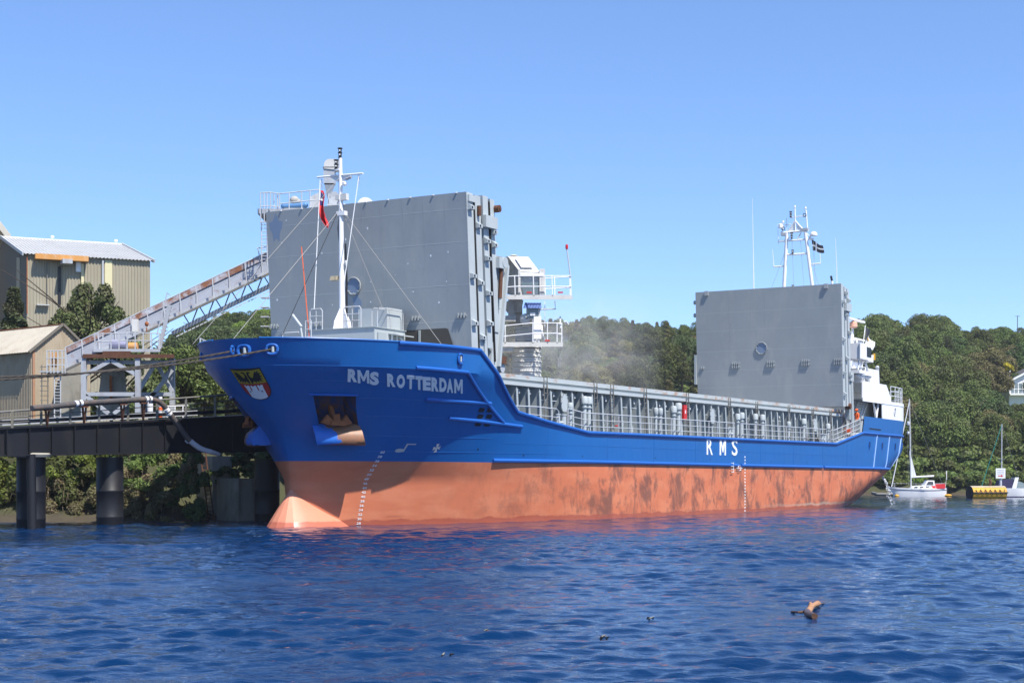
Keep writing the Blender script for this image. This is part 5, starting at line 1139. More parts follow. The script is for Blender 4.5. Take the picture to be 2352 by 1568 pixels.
lp(lambda m: m.bar(L(236,810,-2.1), L(300,810,-2.1), .1, .16), 'toe_beam', 'rust')
for x in np.linspace(218, 366, 9): lp(lambda m: m.bar(L(x,802,-1.95), L(x,764,-1.95), .06, .05), 'stanchion', 'galv_rail')
for y in (765, 783): lp(lambda m: m.path([L(218,y+2,-1.95), L(300,y-1,-1.95), L(366,y,-1.95)], .028, 6), 'hand_rail', 'galv_rail')
lp(lambda m: (m.tube(L(254,790,-1), L(275,791,-1), .26, n=14), m.tube(L(275,791,-1), L(290,792,-1), .18, n=12)), 'drive_motor', 'motor_violet')
lp(lambda m: m.tube(L(296,795,-1.2), L(316,795,-1.2), .2, n=12), 'tail_pulley', 'orange_paint')
lp(lambda m: m.box(L(313,0).x, L(326,0).x, LY-1, LY-.7, L(0,765).z, L(0,737).z), 'control_box', 'white_dusty')
lp(lambda m: (m.ball(L(337,744,-1), .11, (1,1,1.2)), m.tube(L(337,752,-1), L(337,762,-1), .03, n=6)), 'warning_lamp', 'rust_bright')
# stair up from the platform to the gallery
for d in (-1.7, -1.0): lp(lambda m: m.bar(L(366,800,d), L(390,700,d), .06, .2), 'stair_string', 'galv')
for k in range(11): f = (k+.5)/11; lp(lambda m: m.bar(L(366+24*f-5,800-100*f,-1.35), L(366+24*f+5,800-100*f,-1.35), .7, .04), 'stair_tread', 'galv_rail')
lp(lambda m: m.path([L(360,770,-1.7), L(384,672,-1.7), L(391,680,-1.7)], .03, 6), 'hand_rail', 'galv_rail')
# tail end: caged ladder and landing
lp(lambda m: m.box(L(106,0).x, L(152,0).x, LY-1.2, LY+1, L(0,858).z, L(0,855).z), 'landing', 'galv')
for x in (108,117,124,133,143,150): lp(lambda m: m.bar(L(x,857,-1.2), L(x,804,-1.2), .05), 'stanchion', 'galv_rail')
for y in (805, 822, 838): lp(lambda m: m.tube(L(106,y,-1.2), L(151,y,-1.2), .025, n=6), 'hand_rail', 'galv_rail')
lp(lambda m: m.box(L(127,0).x, L(142,0).x, LY-1, LY-.9, L(0,846).z, L(0,812).z), 'tail_guard', 'orange_paint')
for x in (125, 139): lp(lambda m: m.tube(L(x,860,-1), L(x,962,-1), .035, n=6), 'ladder_stile', 'galv_rail')
for k in range(14): lp(lambda m: m.tube(L(125,866+7*k,-1), L(139,866+7*k,-1), .02, n=5), 'ladder_rung', 'galv_rail')
for x in (96, 110): lp(lambda m: m.tube(L(x,838,-1), L(x,962,-1), .03, n=6), 'ladder_stile', 'galv_dark')
for k in range(10): lp(lambda m: m.tube(L(92,842+11*k,-1), L(112,842+11*k,-1), .02, n=5), 'ladder_rung', 'galv_dark')
# machinery house over the boom
lp(lambda m: m.box(L(600,0).x, L(870,0).x, LY-1.2, LY+2, L(0,500).z, L(0,488).z), 'head_platform', 'galv')
for x, y0 in ((598,443),(606,442.6),(613,442.3),(621,442),(629,443.5),(637,445)): lp(lambda m: m.tube(L(x,y0,-1.4 if x < 622 else -.6), L(x+1,512 if x < 622 else 490,-1.4 if x < 622 else -.6), .03, n=6), 'cage_bar', 'galv_rail')
for y in (443, 474, 510): lp(lambda m: m.path([L(598,y,-1.4), L(621,y-1,-1.4), L(642,y+2,-.6)], .03, 6), 'cage_hoop', 'galv_rail')
for x in (600, 613): lp(lambda m: m.tube(L(x,510,-1.2), L(x+1,610,-1.2), .03, n=6), 'ladder_stile', 'galv_rail')
for k in range(12): lp(lambda m: m.tube(L(601,516+8*k,-1.2), L(614,516+8*k,-1.2), .02, n=5), 'ladder_rung', 'galv_rail')
lp(lambda m: (m.path([L(592,570,-1), L(596,588,-1), L(596,602,-1)], .03, 6), m.path([L(590,570,-1), L(620,566,-1)], .03, 6)), 'hand_rail', 'galv_rail')
for x in (642, 664, 693, 712, 733): lp(lambda m: m.tube(L(x,490,-1), L(x,445-.10*(x-642),-1), .03, n=6), 'stanchion', 'galv_rail')
for o_ in (0, 23): lp(lambda m: m.path([L(642,445+o_,-1), L(700,439+o_,-1), L(733,435.6+o_,-1), L(738,440+o_,-1), L(738,470,-1)], .03, 6), 'hand_rail', 'galv_rail')
lp(lambda m: (m.tube(L(652,474,0), L(701,471,0), .16, n=12), m.ball(L(652,474,0), .16), m.ball(L(701,471,0), .16)), 'air_receiver', 'compressor_blue')
lp(lambda m: (m.ball(L(676,460,0), .25, (1,.8,.9)), m.tube(L(668,462,0), L(690,464,0), .14, n=10), m.box(L(655,0).x, L(700,0).x, LY-.3, LY+.3, L(0,489).z, L(0,480).z)), 'compressor', 'dust_and_shade_grey')
lp(lambda m: m.prism([L(709,482,-.3), L(735,480,-.3), L(737,440,-.3), L(724,446,-.3), L(712,452,-.3)], (0,.9,0)), 'belt_cover', 'galv_rail')
lp(lambda m: m.box(L(745,0).x, L(770,0).x, LY-.4, LY+.3, L(0,424).z, L(0,388).z), 'duct', 'galv')
lp(lambda m: m.box(L(743.5,0).x, L(771.5,0).x, LY-.45, LY+.35, L(0,389).z, L(0,387).z), 'duct_flange', 'galv_dark')
lp(lambda m: m.add([L(745,424,-.4),L(770,424,-.4),L(770,424,.3),L(745,424,.3),L(752,456,-.15),L(758,456,-.15),L(758,456,.1),L(752,456,.1)], [(0,1,5,4),(1,2,6,5),(2,3,7,6),(3,0,4,7)]), 'duct_hopper', 'galv_rail')
lp(lambda m: m.prism([L(744,387,-.45)]+[L(757-13*cos(a), 379-14*sin(a), -.45) for a in np.linspace(0, pi/2, 8)]+[L(772,365.5,-.45), L(779,369,-.45), L(776,390,-.45)], (0,.8,0)), 'duct_cowl', 'white_dusty')
lp(lambda m: (m.box(L(757,0).x, L(779,0).x, LY-.4, LY+.6, L(0,488).z, L(0,458).z), m.tube(L(768,450,-.3), L(768,450,.4), .24, n=14), m.bar(L(752,488,-.3), L(756,445,-.3), .08), m.bar(L(752,470,-.5), L(782,474,-.5), .08)), 'fan_unit', 'galv_rail')
lp(lambda m: m.prism([L(826,478,-.5)]+[L(843-18*cos(a)-4, 470-17*sin(a), -.5) for a in np.linspace(0, pi*.8, 10)]+[L(862,468,-.5), L(862,478,-.5)], (0,1.2,0)), 'pulley_cover', 'white_paint')
lp(lambda m: m.hexa([L(700,560,.2),L(1165,600,.5),L(1165,600,1.9),L(700,560,1.6),L(700,500,.2),L(1165,592,.5),L(1165,592,1.9),L(700,500,1.6)]), 'boom', 'dust_and_shade_grey')
lp(lambda m: [m.bar(L(x,500,d), L(x+20,955,d+1), .35) for x, d in ((640,0.5),(640,3),(790,3.5),(790,6))], 'portal_leg', 'galv')
for k in range(4): lp(lambda m: m.bar(L(600,690-22*k+60,-.8), L(618,690-22*k+60,-.8), .5, .05), 'step', 'galv_rail')

# ------------------------------------------------------------------ loading spout over the hold
SY = 88.
P5 = lambda x, y, d=0.: Vector(at((1650+x/2.613)*.605, (900+y/2.613)*.605, SY+d))
sp = thing('loading_spout', 'dusty white telescopic loading spout with two railed platforms over the hold', 'loading spout', P5(915,1500))
def spb(fn, name, mat, parent=None): m = MB(); fn(m); return m.build(name, mat, parent or sp, world=True)
c = P5(915, 1000); R_ = P5(1060,0).x-c.x
zf = lambda y: P5(0, y).z
seg = []; ys_ = [890, 925, 965, 1003, 1035, 1075, 1110, 1150, 1195, 1245, 1292, 1340, 1385, 1440, 1560]
for k, (a, b_) in enumerate(zip(ys_[:-1], ys_[1:])):
    r0 = R_*(.80 if a < 1100 else 1.0); spb(lambda m: m.lathe([(r0*1.035,zf(b_)),(r0*1.035,zf(b_)+.05),(r0*.97,zf(b_)+.08),(r0*1.0,zf(a)-.02)], (c.x, c.y, 0), 32), 'bellows_ring', 'white_dusty')
spb(lambda m: m.lathe([(R_*.9,zf(1110)),(R_*1.05,zf(1100)),(R_*1.0,zf(1085)),(R_*.82,zf(1075))], (c.x, c.y, 0), 32), 'bellows_collar', 'white_dusty')
def deck5(x0, x1, y, d0, d1, cut=None): return lambda m: m.hexa([P5(x0,y+28,d0),P5(x1,y+28,d0),P5(x1,y+28,d1),P5(x0,y+28,d1),P5(x0,y,d0),P5(x1,y,d0),P5(x1,y,d1),P5(x0,y,d1)])
def grate5(x0, x1, y, d0, d1):
    def f(m):       # edge beams with an open grating between them
        for a, b_ in (((x0,d0),(x1,d0)),((x0,d1),(x1,d1)),((x0,d0),(x0,d1)),((x1,d0),(x1,d1))): m.bar(P5(a[0],y+14,a[1]), P5(b_[0],y+14,b_[1]), .06, .24)
        for k in range(1, 26): x = x0+(x1-x0)*k/26; m.bar(P5(x,y+4,d0), P5(x,y+4,d1), .014, .03)
        for k in range(1, 4): d = d0+(d1-d0)*k/4; m.bar(P5(x0,y+12,d), P5(x1,y+12,d), .05, .10)
    return f
dk = spb(grate5(615, 1268, 1050, -1.6, 1.5), 'lower_platform', 'white_dusty')
for x, d in ((700,-1.6),(975,-1.6),(1120,-1.6),(1215,-1.6),(1262,-1.2),(1262,.3),(1262,1.4),(1120,1.4),(620,-1.6)): spb(lambda m: m.bar(P5(x,1055,d), P5(x,850 if x > 900 else 870,d), .06, .05), 'stanchion', 'white_paint', dk)
for y in (852, 955): spb(lambda m: m.path([P5(615,y+35,-1.6), P5(975,y,-1.6), P5(1215,y,-1.6), P5(1262,y+14,-1.2), P5(1262,y,1.4), P5(900,y,1.4)], .03, 6), 'hand_rail', 'white_paint', dk)
spb(lambda m: m.box(P5(1088,0).x, P5(1135,0).x, SY-1.66, SY-1.62, zf(1058), zf(1043)), 'warning_plate', 'sign_red', dk)
spb(lambda m: m.box(P5(600,0).x, P5(780,0).x, SY-1.5, SY-.4, zf(1150), zf(1118)), 'torn_skirt', 'white_dusty', dk)
for x in (980, 1000, 1035): spb(lambda m: m.bar(P5(x,1040,-1.3), P5(x,815,-1.3), .09), 'guide_post', 'white_paint')
spb(lambda m: m.path([P5(1060,870,-1.2), P5(1070,960,-1.4), P5(1095,1035,-1.3)], .05, 6), 'hose', 'white_paint')
for x in (1225, 1245): spb(lambda m: m.tube(P5(x,1090,.5), P5(x+3,1290,.5), .015, n=5), 'chain', 'galv')
dk2 = spb(grate5(615, 1362, 582, -1.7, 1.7), 'upper_platform', 'white_dusty')
for x, d in ((650,-1.7),(800,-1.7),(985,-1.7),(1170,-1.7),(1345,-1.6),(1355,0),(1345,1.6),(1195,1.6),(1100,1.6)): spb(lambda m: m.bar(P5(x,585,d), P5(x-6,385,d), .06, .05), 'stanchion', 'white_paint', dk2)
for y in (385, 490): spb(lambda m: m.path([P5(625,y+12,-1.7), P5(800,y,-1.7), P5(1345,y,-1.65), P5(1352,y+4,0), P5(1345,y+8,1.6), P5(1090,y+25,1.6)], .03, 6), 'hand_rail', 'white_paint', dk2)
for x in (935, 1238): spb(lambda m: m.box(P5(x-25,0).x, P5(x+25,0).x, SY-1.76, SY-1.71, zf(592), zf(578)), 'warning_plate', 'sign_red', dk2)
bp = spb(lambda m: m.tube(P5(1348,390,-1.6), P5(1312,118,-1.6), .035, n=8), 'beacon_pole', 'galv_rail', dk2)
spb(lambda m: m.lathe([(.07,0),(.075,.03),(.075,.2),(.06,.24)], P5(1311,118,-1.6), 10), 'beacon_lamp', 'red_gloss', dk2)
# head house: flank painted darker for its shade, sloping hatch, window front
hh = spb(lambda m: m.prism([P5(655,480,1.0),P5(700,560,1.0),P5(840,590,-1.1),P5(840,335,-1.1),P5(727,192,-.2),P5(655,205,1.0)], (.05,.05,0)), 'head_flank', 'dust_and_shade_grey')
spb(lambda m: m.hexa([P5(845,590,-1.1),P5(1045,590,-1.1),P5(1045,590,1.2),P5(845,590,1.2),P5(845,335,-1.1),P5(1045,345,-1.1),P5(1045,345,1.2),P5(845,335,1.2)]), 'head_house', 'white_dusty')
spb(lambda m: m.hexa([P5(842,340,-1.12),P5(1045,348,-1.12),P5(1045,348,1.2),P5(842,340,1.2),P5(727,190,-.2),P5(930,196,-.2),P5(930,196,1.2),P5(727,190,1.2)]), 'sloping_roof', 'white_dusty')
spb(lambda m: m.prism([P5(800,215,-.42),P5(905,218,-.42),P5(975,308,-1.0),P5(860,305,-1.0)], (0,-.06,.05)), 'inspection_hatch', 'white_paint')
spb(lambda m: m.lathe([(.2,0),(.24,.03),(.1,.08)], P5(785,190,.4), 12), 'vent_cap', 'white_dusty')
spb(lambda m: m.box(P5(848,0).x, P5(1075,0).x, SY-1.3, SY-1.12, zf(408), zf(388)), 'lintel', 'white_paint')
spb(lambda m: m.prism([P5(855,445,-1.14),P5(1045,445,-1.14),P5(1020,575,-1.14),P5(885,575,-1.14)], (0,-.03,0)), 'window', 'glass_pane')
for x in (840, 1048, 1072): spb(lambda m: m.box(P5(x,0).x-.06, P5(x,0).x+.06, SY-1.25, SY-1.11, zf(590), zf(345)), 'window_post', 'white_dusty')
spb(lambda m: m.box(P5(1045,0).x, P5(1090,0).x, SY-1.1, SY-.2, zf(575), zf(340)), 'side_cabinet', 'white_dusty')
# trunk between the two platforms
spb(lambda m: m.box(P5(730,0).x, P5(870,0).x, SY-.4, SY+1.2, zf(870), zf(610)), 'trunk', 'dust_and_shade_grey')  # white trunk given the darker grey for its shade
spb(lambda m: m.prism([P5(640,640,.6),P5(880,625,-.9),P5(860,740,-.9),P5(735,760,0)], (0,.3,0)), 'skirt', 'dust_and_shade_grey')
spb(lambda m: m.hexa([P5(880,705,-1.3),P5(1060,705,-1.3),P5(1060,700,-.3),P5(880,700,-.3),P5(895,648,-1.2),P5(1055,650,-1.2),P5(1055,650,-.3),P5(895,648,-.3)]), 'tarpaulin', 'tarp_blue')
spb(lambda m: m.box(P5(910,0).x, P5(1045,0).x, SY-1.1, SY+.4, zf(835), zf(712)), 'control_cabin', 'white_dusty')
spb(lambda m: m.box(P5(918,0).x, P5(1025,0).x, SY-1.13, SY-1.1, zf(820), zf(728)), 'cabin_window', 'glass_pane'); spb(lambda m: m.box(P5(945,0).x, P5(995,0).x, SY-1.15, SY-1.13, zf(802), zf(768)), 'notice', 'letter_white')
spb(lambda m: m.box(P5(700,0).x, P5(805,0).x, SY-1.2, SY-.4, zf(855), zf(800)), 'winch_box', 'dust_and_shade_grey'); spb(lambda m: m.lathe([(.12,0),(.3,.1),(.3,.3),(.12,.4)], P5(900,810,-1.1), 12, 'y'), 'winch_drum', 'white_dusty')
spb(lambda m: m.box(P5(980,0).x, P5(1055,0).x, SY-1.4, SY-1.2, zf(1030), zf(812)), 'switch_panel', 'white_paint')
for k in range(22): spb(lambda m: m.box(P5(1083,0).x, P5(1098,0).x, SY-.6, SY-.57, zf(655+12.5*k), zf(649+12.5*k)), 'measuring_band', 'letter_white')
spb(lambda m: m.path([P5(1040,716,-.6), P5(1200,712,-.6), P5(1192,635,-.6)], .04, 6), 'access_frame', 'white_dusty'); spb(lambda m: m.hexa([P5(1280,840,-1),P5(1310,838,-1),P5(1330,868,-.8),P5(1290,866,-.8),P5(1282,834,-.7),P5(1312,833,-.7),P5(1332,860,-.5),P5(1292,860,-.5)]), 'floodlight', 'white_paint')
spb(lambda m: m.bar(P5(1250,900,-1.2), P5(1246,785,-1.2), .08), 'lamp_post', 'white_paint')

# ------------------------------------------------------------------ buildings on the quay
def corr(p0, p1, z0, ztop_, pitch, depth, nrm, n_sub=None):
    """profiled sheeting from p0 to p1 (plan), z0 up to ztop_(f) with f along the wall 0..1"""
    P, Q_ = Vector((*p0, 0)), Vector((*p1, 0)); Ln = (Q_-P).length; n = max(4, int(Ln/pitch)); N_ = Vector((*nrm, 0))
    lo = []; hi = []
    for k in range(n):
        for f, d in ((0,0),(.12,1),(.45,1),(.57,0)):
            u = min(1, (k+f)/n); p = P.lerp(Q_, u)+N_*(depth*d); lo.append((p.x, p.y, z0 if not callable(z0) else z0(u))); hi.append((p.x, p.y, ztop_(u)))
    p = Q_; lo.append((p.x, p.y, z0 if not callable(z0) else z0(1))); hi.append((p.x, p.y, ztop_(1)))
    m = MB(); m.grid([lo, hi]); return m
def slope_sheet(a0, a1, b0, b1, pitch, depth):
    """roof sheet between eave a0-a1 and ridge b0-b1, ribs running down the slope"""
    A0, A1, B0, B1 = map(Vector, (a0, a1, b0, b1)); n = max(4, int((A1-A0).length/pitch)); nr = (A1-A0).cross(B0-A0).normalized()
    if nr.z < 0: nr = -nr
    lo = []; hi = []
    for k in range(n):
        for f, d in ((0,0),(.12,1),(.45,1),(.57,0)):
            u = (k+f)/n; lo.append(A0.lerp(A1, u)+nr*(depth*d)); hi.append(B0.lerp(B1, u)+nr*(depth*d))
    lo.append(A1); hi.append(B1); m = MB(); m.grid([lo, hi]); return m
# large shed
def big_shed():
    d = Vector((.906,.423,0)); g = Vector((-.423,.906,0)); c = Vector((-42.2,140,0)); Ln = 10.7; w = 14.; ze, zr = 21.7, 25.0; zb = 4.0
    b_ = thing('storage_shed', 'tall tan profiled-steel storage shed with a pale pitched roof', 'building', tuple(c+Vector((0,0,zb))))
    q = lambda l, ww: c+d*l+g*ww
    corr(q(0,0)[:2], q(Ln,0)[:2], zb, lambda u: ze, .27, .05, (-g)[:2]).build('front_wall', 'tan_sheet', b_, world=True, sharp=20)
    corr(q(0,2*w)[:2], q(0,0)[:2], zb, lambda u: zr-(zr-ze)*abs(2*u-1), .27, .05, (-d)[:2]).build('gable_wall', 'dark_shade_sheet', b_, world=True, sharp=20)  # shade of this end is put into the darker sheet colour
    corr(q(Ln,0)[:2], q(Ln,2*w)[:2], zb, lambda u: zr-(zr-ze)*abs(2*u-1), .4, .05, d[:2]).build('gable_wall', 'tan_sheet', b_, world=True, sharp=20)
    o = .35
    E0, E1_ = q(-o,-o)+Vector((0,0,ze-.08)), q(Ln+o,-o)+Vector((0,0,ze-.08)); R0, R1_ = q(-o,w)+Vector((0,0,zr+.02)), q(Ln+o,w)+Vector((0,0,zr+.02)); F0, F1_ = q(-o,2*w+o)+Vector((0,0,ze-.08)), q(Ln+o,2*w+o)+Vector((0,0,ze-.08))
    rf = slope_sheet(E0, E1_, R0, R1_, .32, .06).build('roof', 'roof_sheet', b_, world=True, sharp=20); slope_sheet(F0, F1_, R0, R1_, .6, .06).build('roof', 'roof_sheet', b_, world=True, sharp=20)
    m = MB(); m.bar(R0, R1_, .5, .12); m.build('ridge_cap', 'white_paint', rf, world=True)
    m = MB(); m.bar(E0, R0, .12, .3); m.bar(E1_, R1_, .12, .3); m.build('verge_trim', 'galv_rail', b_, world=True)
    for f in (.42, .95): m = MB(); p = R0.lerp(R1_, f); m.ball(tuple(p+Vector((0,0,.3))), .16, (1.2,1,.9), 10, 6); m.build('roof_vent', 'white_paint', rf, world=True)
    def on(px0, px1, y0, y1, th, mat, name):      # something fixed to the front wall, by fraction along it
        u0, u1 = [(px-61)/(340-61)*Ln for px in (px0, px1)]; z = lambda y: EYE+(1100-y)*(140+.42*(u0+u1)/2)/3700
        a, e = q(u0,-.06), q(u1,-.06); m = MB(); m.hexa([a+Vector((0,0,z(y1))), e+Vector((0,0,z(y1)-.0)), e-g*th+Vector((0,0,z(y1))), a-g*th+Vector((0,0,z(y1))), a+Vector((0,0,z(y0))), e+Vector((0,0,z(y0))), e-g*th+Vector((0,0,z(y0))), a-g*th+Vector((0,0,z(y0)))]); return m.build(name, mat, b_, world=True)
    on(77, 195, 588, 600, .9, 'orange_paint', 'crane_beam'); on(134, 156, 600, 610, 1.6, 'galv', 'hoist_beam'); on(131, 137, 612, 700, .1, 'black', 'door_slot'); on(182, 188, 606, 690, .12, 'cream_sheet', 'translucent_strip')
    on(236, 253, 598, 690, .05, 'cream_sheet', 'translucent_strip'); on(229, 233, 598, 690, .15, 'galv', 'downpipe'); on(105, 107, 603, 700, .12, 'galv_dark', 'downpipe'); on(61, 63, 584, 720, .09, 'rust_bright', 'corner_trim'); on(82, 110, 700, 702, .4, 'galv_rail', 'gutter')
    on(170, 181, 602, 625, .2, 'white_paint', 'panel')
    m = MB(); p = q(-.02, 3.2); m.hexa([p-d*.02+Vector((0,0,zb)), p-d*.1+Vector((0,0,zb)), p-d*.1+g*2.0+Vector((0,0,zb)), p-d*.02+g*2+Vector((0,0,zb)), p-d*.02+Vector((0,0,ze)), p-d*.1+Vector((0,0,ze)), p-d*.1+g*2+Vector((0,0,ze+.3)), p-d*.02+g*2+Vector((0,0,ze+.3))]); m.build('pale_strip', 'tan_sheet', b_, world=True)
big_shed()
# taller neighbour cut by the frame
t_ = thing('tower_shed', 'taller tan shed cut off by the left edge of the picture', 'building', at(-60, 1000, 158))
P0, P1 = at(-150, 600, 150), at(21, 600, 162)
corr(P0[:2], P1[:2], 4, lambda u: ip(u, [0,.5,1], [24,29.5,25.9]), .3, .05, (.05,-1)).build('front_wall', 'tan_sheet', t_, world=True, sharp=20)
corr(P1[:2], (P1[0]-4, P1[1]+14), 4, lambda u: 25.9, .4, .05, (1,.2)).build('side_wall', 'tan_sheet', t_, world=True, sharp=20)
m = MB(); a, r_ = Vector((P1[0]+.3,P1[1]-.4,25.7)), Vector(((P0[0]+P1[0])/2,(P0[1]+P1[1])/2-.4,29.6)); m.hexa([a, r_, r_+Vector((-4,14,0)), a+Vector((-4,14,0)), a+Vector((0,0,.9)), r_+Vector((0,0,.9)), r_+Vector((-4,14,.9)), a+Vector((-4,14,.9))]); m.build('roof', 'roof_cream', t_, world=True)
# transfer house
def small_shed():
    c = Vector((-27.4,92,0)); lw = Vector((-.76,.65,0)); gw = Vector((.65,.76,0)); W, Ln = 3.9, 14; ze, zr, zb = 9.55, 11.05, 4.2
    b_ = thing('transfer_house', 'narrow rusty corrugated-iron house with a steep pale roof beside the conveyor foot', 'building', tuple(c+Vector((0,0,zb))))
    q = lambda l, g_: c+lw*l+gw*g_
    corr(q(Ln,0)[:2], q(0,0)[:2], zb, lambda u: ze, .16, .035, (-gw)[:2]).build('side_wall', 'old_sheet', b_, world=True, sharp=20)
    corr(q(0,0)[:2], q(0,W)[:2], zb, lambda u: zr-(zr-ze)*abs(2*u-1), .16, .02, (-lw)[:2]).build('gable_wall', 'old_sheet', b_, world=True, sharp=20)
    corr(q(0,W)[:2], q(Ln,W)[:2], zb, lambda u: ze, .3, .035, gw[:2]).build('side_wall', 'old_sheet', b_, world=True, sharp=20)
    o = .3; up = Vector((0,0,1))
    E0, E1_, R0, R1_, F0, F1_ = q(-.15,-o)+up*(ze-.22), q(Ln,-o)+up*(ze-.22), q(-.15,W/2)+up*(zr+.03), q(Ln,W/2)+up*(zr+.03), q(-.15,W+o)+up*(ze-.22), q(Ln,W+o)+up*(ze-.22)
    slope_sheet(E0, E1_, R0, R1_, .16, .03).build('roof', 'old_roof', b_, world=True, sharp=20); slope_sheet(F0, F1_, R0, R1_, .3, .03).build('roof', 'old_roof', b_, world=True, sharp=20)
    m = MB(); m.bar(R0, R1_, .25, .06); m.build('ridge_cap', 'rust_bright', b_, world=True)
    m = MB(); m.bar(E0, R0, .08, .14); m.bar(F0, R0, .08, .14); m.build('barge_board', 'dark_shade_sheet', b_, world=True)
    m = MB(); m.bar(q(-.03,.08)+up*zb, q(-.03,.08)+up*ze, .16, .05, up=tuple(lw)); m.build('corner_board', 'old_rust', b_, world=True)
small_shed()
cp = thing('concrete_hopper', 'stained concrete hopper standing inside the conveyor trestle', 'hopper', at(258, 955, 86.5))
m = MB(); a = [at(220,955,86), at(297,955,86), at(297,955,88.5), at(220,955,88.5), at(236,832,86.4), at(284,832,86.4), at(284,832,88), at(236,832,88)]; m.hexa(a); m.build('body', 'concrete', cp, world=True)
m = MB(); m.hexa([at(252,918,85.85), at(258,918,85.85), at(258,918,86.1), at(252,918,86.1), at(251,862,85.9), at(257,862,85.9), at(257,862,86.2), at(251,862,86.2)]); m.build('rust_plate', 'rust_bright', cp, world=True)
tb = thing('silo_wall', 'weathered concrete silo wall behind the caged ladder', 'silo', at(165, 955, 90)); m = MB(); m.hexa([at(140,960,89.5), at(196,960,89.5), at(196,960,93), at(140,960,93), at(140,846,89.5), at(196,838,89.5), at(196,838,93), at(140,846,93)]); m.build('wall', 'concrete', tb, world=True)

# ------------------------------------------------------------------ plants
def leaves(points, normals, size, r, aspect=1.5):
    n = len(points); N_ = normals+r.normal(0, .55, (n, 3)); N_ /= np.linalg.norm(N_, axis=1)[:, None]+1e-9
    up = r.normal(0, 1, (n, 3)); A = np.cross(N_, up); A /= np.linalg.norm(A, axis=1)[:, None]+1e-9; B = np.cross(N_, A)
    s = size*r.uniform(.6, 1.35, n)[:, None]; a = A*s*.5*aspect; b_ = B*s*.5
    V = np.stack([points-a, points-b_*.9+a*.1, points+a, points+b_*.9+a*.1], 1).reshape(-1, 3); F = np.arange(4*n).reshape(n, 4); return V, F
def crown_pts(r, lobes, n):
    """leaf positions on the outer shells of overlapping lobes"""
    C = np.array([l[0] for l in lobes], float); R_ = np.array([l[1] for l in lobes], float); w = (R_.prod(1))**.67; w /= w.sum(); k = r.choice(len(lobes), n, p=w)
    d = r.normal(0, 1, (n, 3)); d /= np.linalg.norm(d, axis=1)[:, None]; d[:, 2] = np.where(d[:, 2] < -.55, -d[:, 2], d[:, 2])
    rad = r.uniform(.55, 1.08, n)**.6; return C[k]+d*R_[k]*rad[:, None], d
def lobed(r, rx, rz, n, cz, rl=(.20,.36), core=.62):
    out = [((0,0,cz), (rx*core, rx*core, rz*core*1.06))]
    for i in range(n):
        d = r.normal(0, 1, 3); d /= np.linalg.norm(d); d[2] = abs(d[2])*1.1-.35; f = r.uniform(.6, .9); q = r.uniform(*rl)
        out.append(((d[0]*rx*f, d[1]*rx*f, cz+d[2]*rz*f), (rx*q, rx*q, rz*q*.85)))
    return out
def leaf_mesh(name, V, F, mat): me = fast_mesh(name, V, F, False); me.materials.append(M[mat]); return me
def trunk_mesh(h, r0, limbs, seed):
    r = random.Random(seed); m = MB(); pts = [(0,0,-.6), (0,0,0), (.05*r.uniform(-1,1),.05*r.uniform(-1,1),h*.4), (.12*r.uniform(-1,1),.1,h)]; m.path(pts, [r0*1.3, r0, r0*.75, r0*.3], 8)
    for k in range(limbs):
        a = r.random()*6.28; z = h*r.uniform(.35,.75); l = h*r.uniform(.35,.6); m.path([(0,0,z), (cos(a)*l*.5, sin(a)*l*.5, z+l*.35), (cos(a)*l, sin(a)*l, z+l*.65)], [r0*.45, r0*.28, r0*.1], 6)
    me = m.mesh('trunk'); me.materials.append(M['bark']); return me
PROTO = {}
def proto_tree(key, h, rx, n, mat, seed, nl=22, leaf=.205, base=.06):
    r = np.random.default_rng(seed); rz = h*(1-base)/2*.98; cz = h-rz*1.0; P, D = crown_pts(r, lobed(r, rx, rz, nl, cz), n); V, F = leaves(P, D, leaf, r); PROTO[key] = (leaf_mesh('crown', V, F, mat), trunk_mesh(h*.8, .05+h*.018, 7, seed), h)
def proto_conifer(key, h, rx, n, mat, seed, leaf=.34):
    r = np.random.default_rng(seed); z = r.random(n)**.75*.93; a = r.random(n)*6.283; tier = .78+.22*np.sin(z*h*5.2+a*2); rad = (1-z)**.9*rx*np.sqrt(r.uniform(.35, 1, n))*tier+.1
    P = np.stack([rad*np.cos(a), rad*np.sin(a), h*(.07+z*.93)-rad*.25], 1); D = np.stack([np.cos(a)*.4, np.sin(a)*.4, np.full(n, .8)], 1); V, F = leaves(P, D, leaf, r, 2.0); PROTO[key] = (leaf_mesh('crown', V, F, mat), trunk_mesh(h*.9, .05+h*.012, 0, seed), h)
proto_tree('oak1', 10, 4.2, 15000, 'leaf_oak', 1, 34); proto_tree('oak2', 12, 4.8, 18000, 'leaf_oak', 2, 44); proto_tree('oak3', 9, 4.4, 15000, 'leaf_dark', 3, 32)
proto_tree('dark', 11, 4.0, 16000, 'leaf_dark', 4, 36); proto_tree('brown', 10, 4.1, 15000, 'leaf_brown', 5, 36); proto_tree('pale', 9, 3.8, 14000, 'leaf_bright', 6, 30); proto_tree('tall', 13, 3.6, 16000, 'leaf_oak', 8, 40)
proto_conifer('fir1', 13, 2.6, 12000, 'leaf_conifer', 9, .2); proto_conifer('fir2', 11, 2.4, 10000, 'leaf_brown', 10, .2)
proto_tree('shrub', 3.0, 2.2, 2000, 'leaf_oak', 12, 14, .30, .02); proto_tree('shrub2', 2.6, 2.0, 2000, 'leaf_bright', 13, 14, .28, .02)
LBL = {'oak1':'mid green rounded tree','oak2':'large mid green spreading tree','oak3':'low dark green rounded tree','dark':'dark green dense tree','brown':'brownish green tree','pale':'light green tree','tall':'tall slim green tree','fir1':'dark conifer with pointed top','fir2':'brownish conifer with pointed top','shrub':'rounded green shrub','shrub2':'yellowish green shrub'}
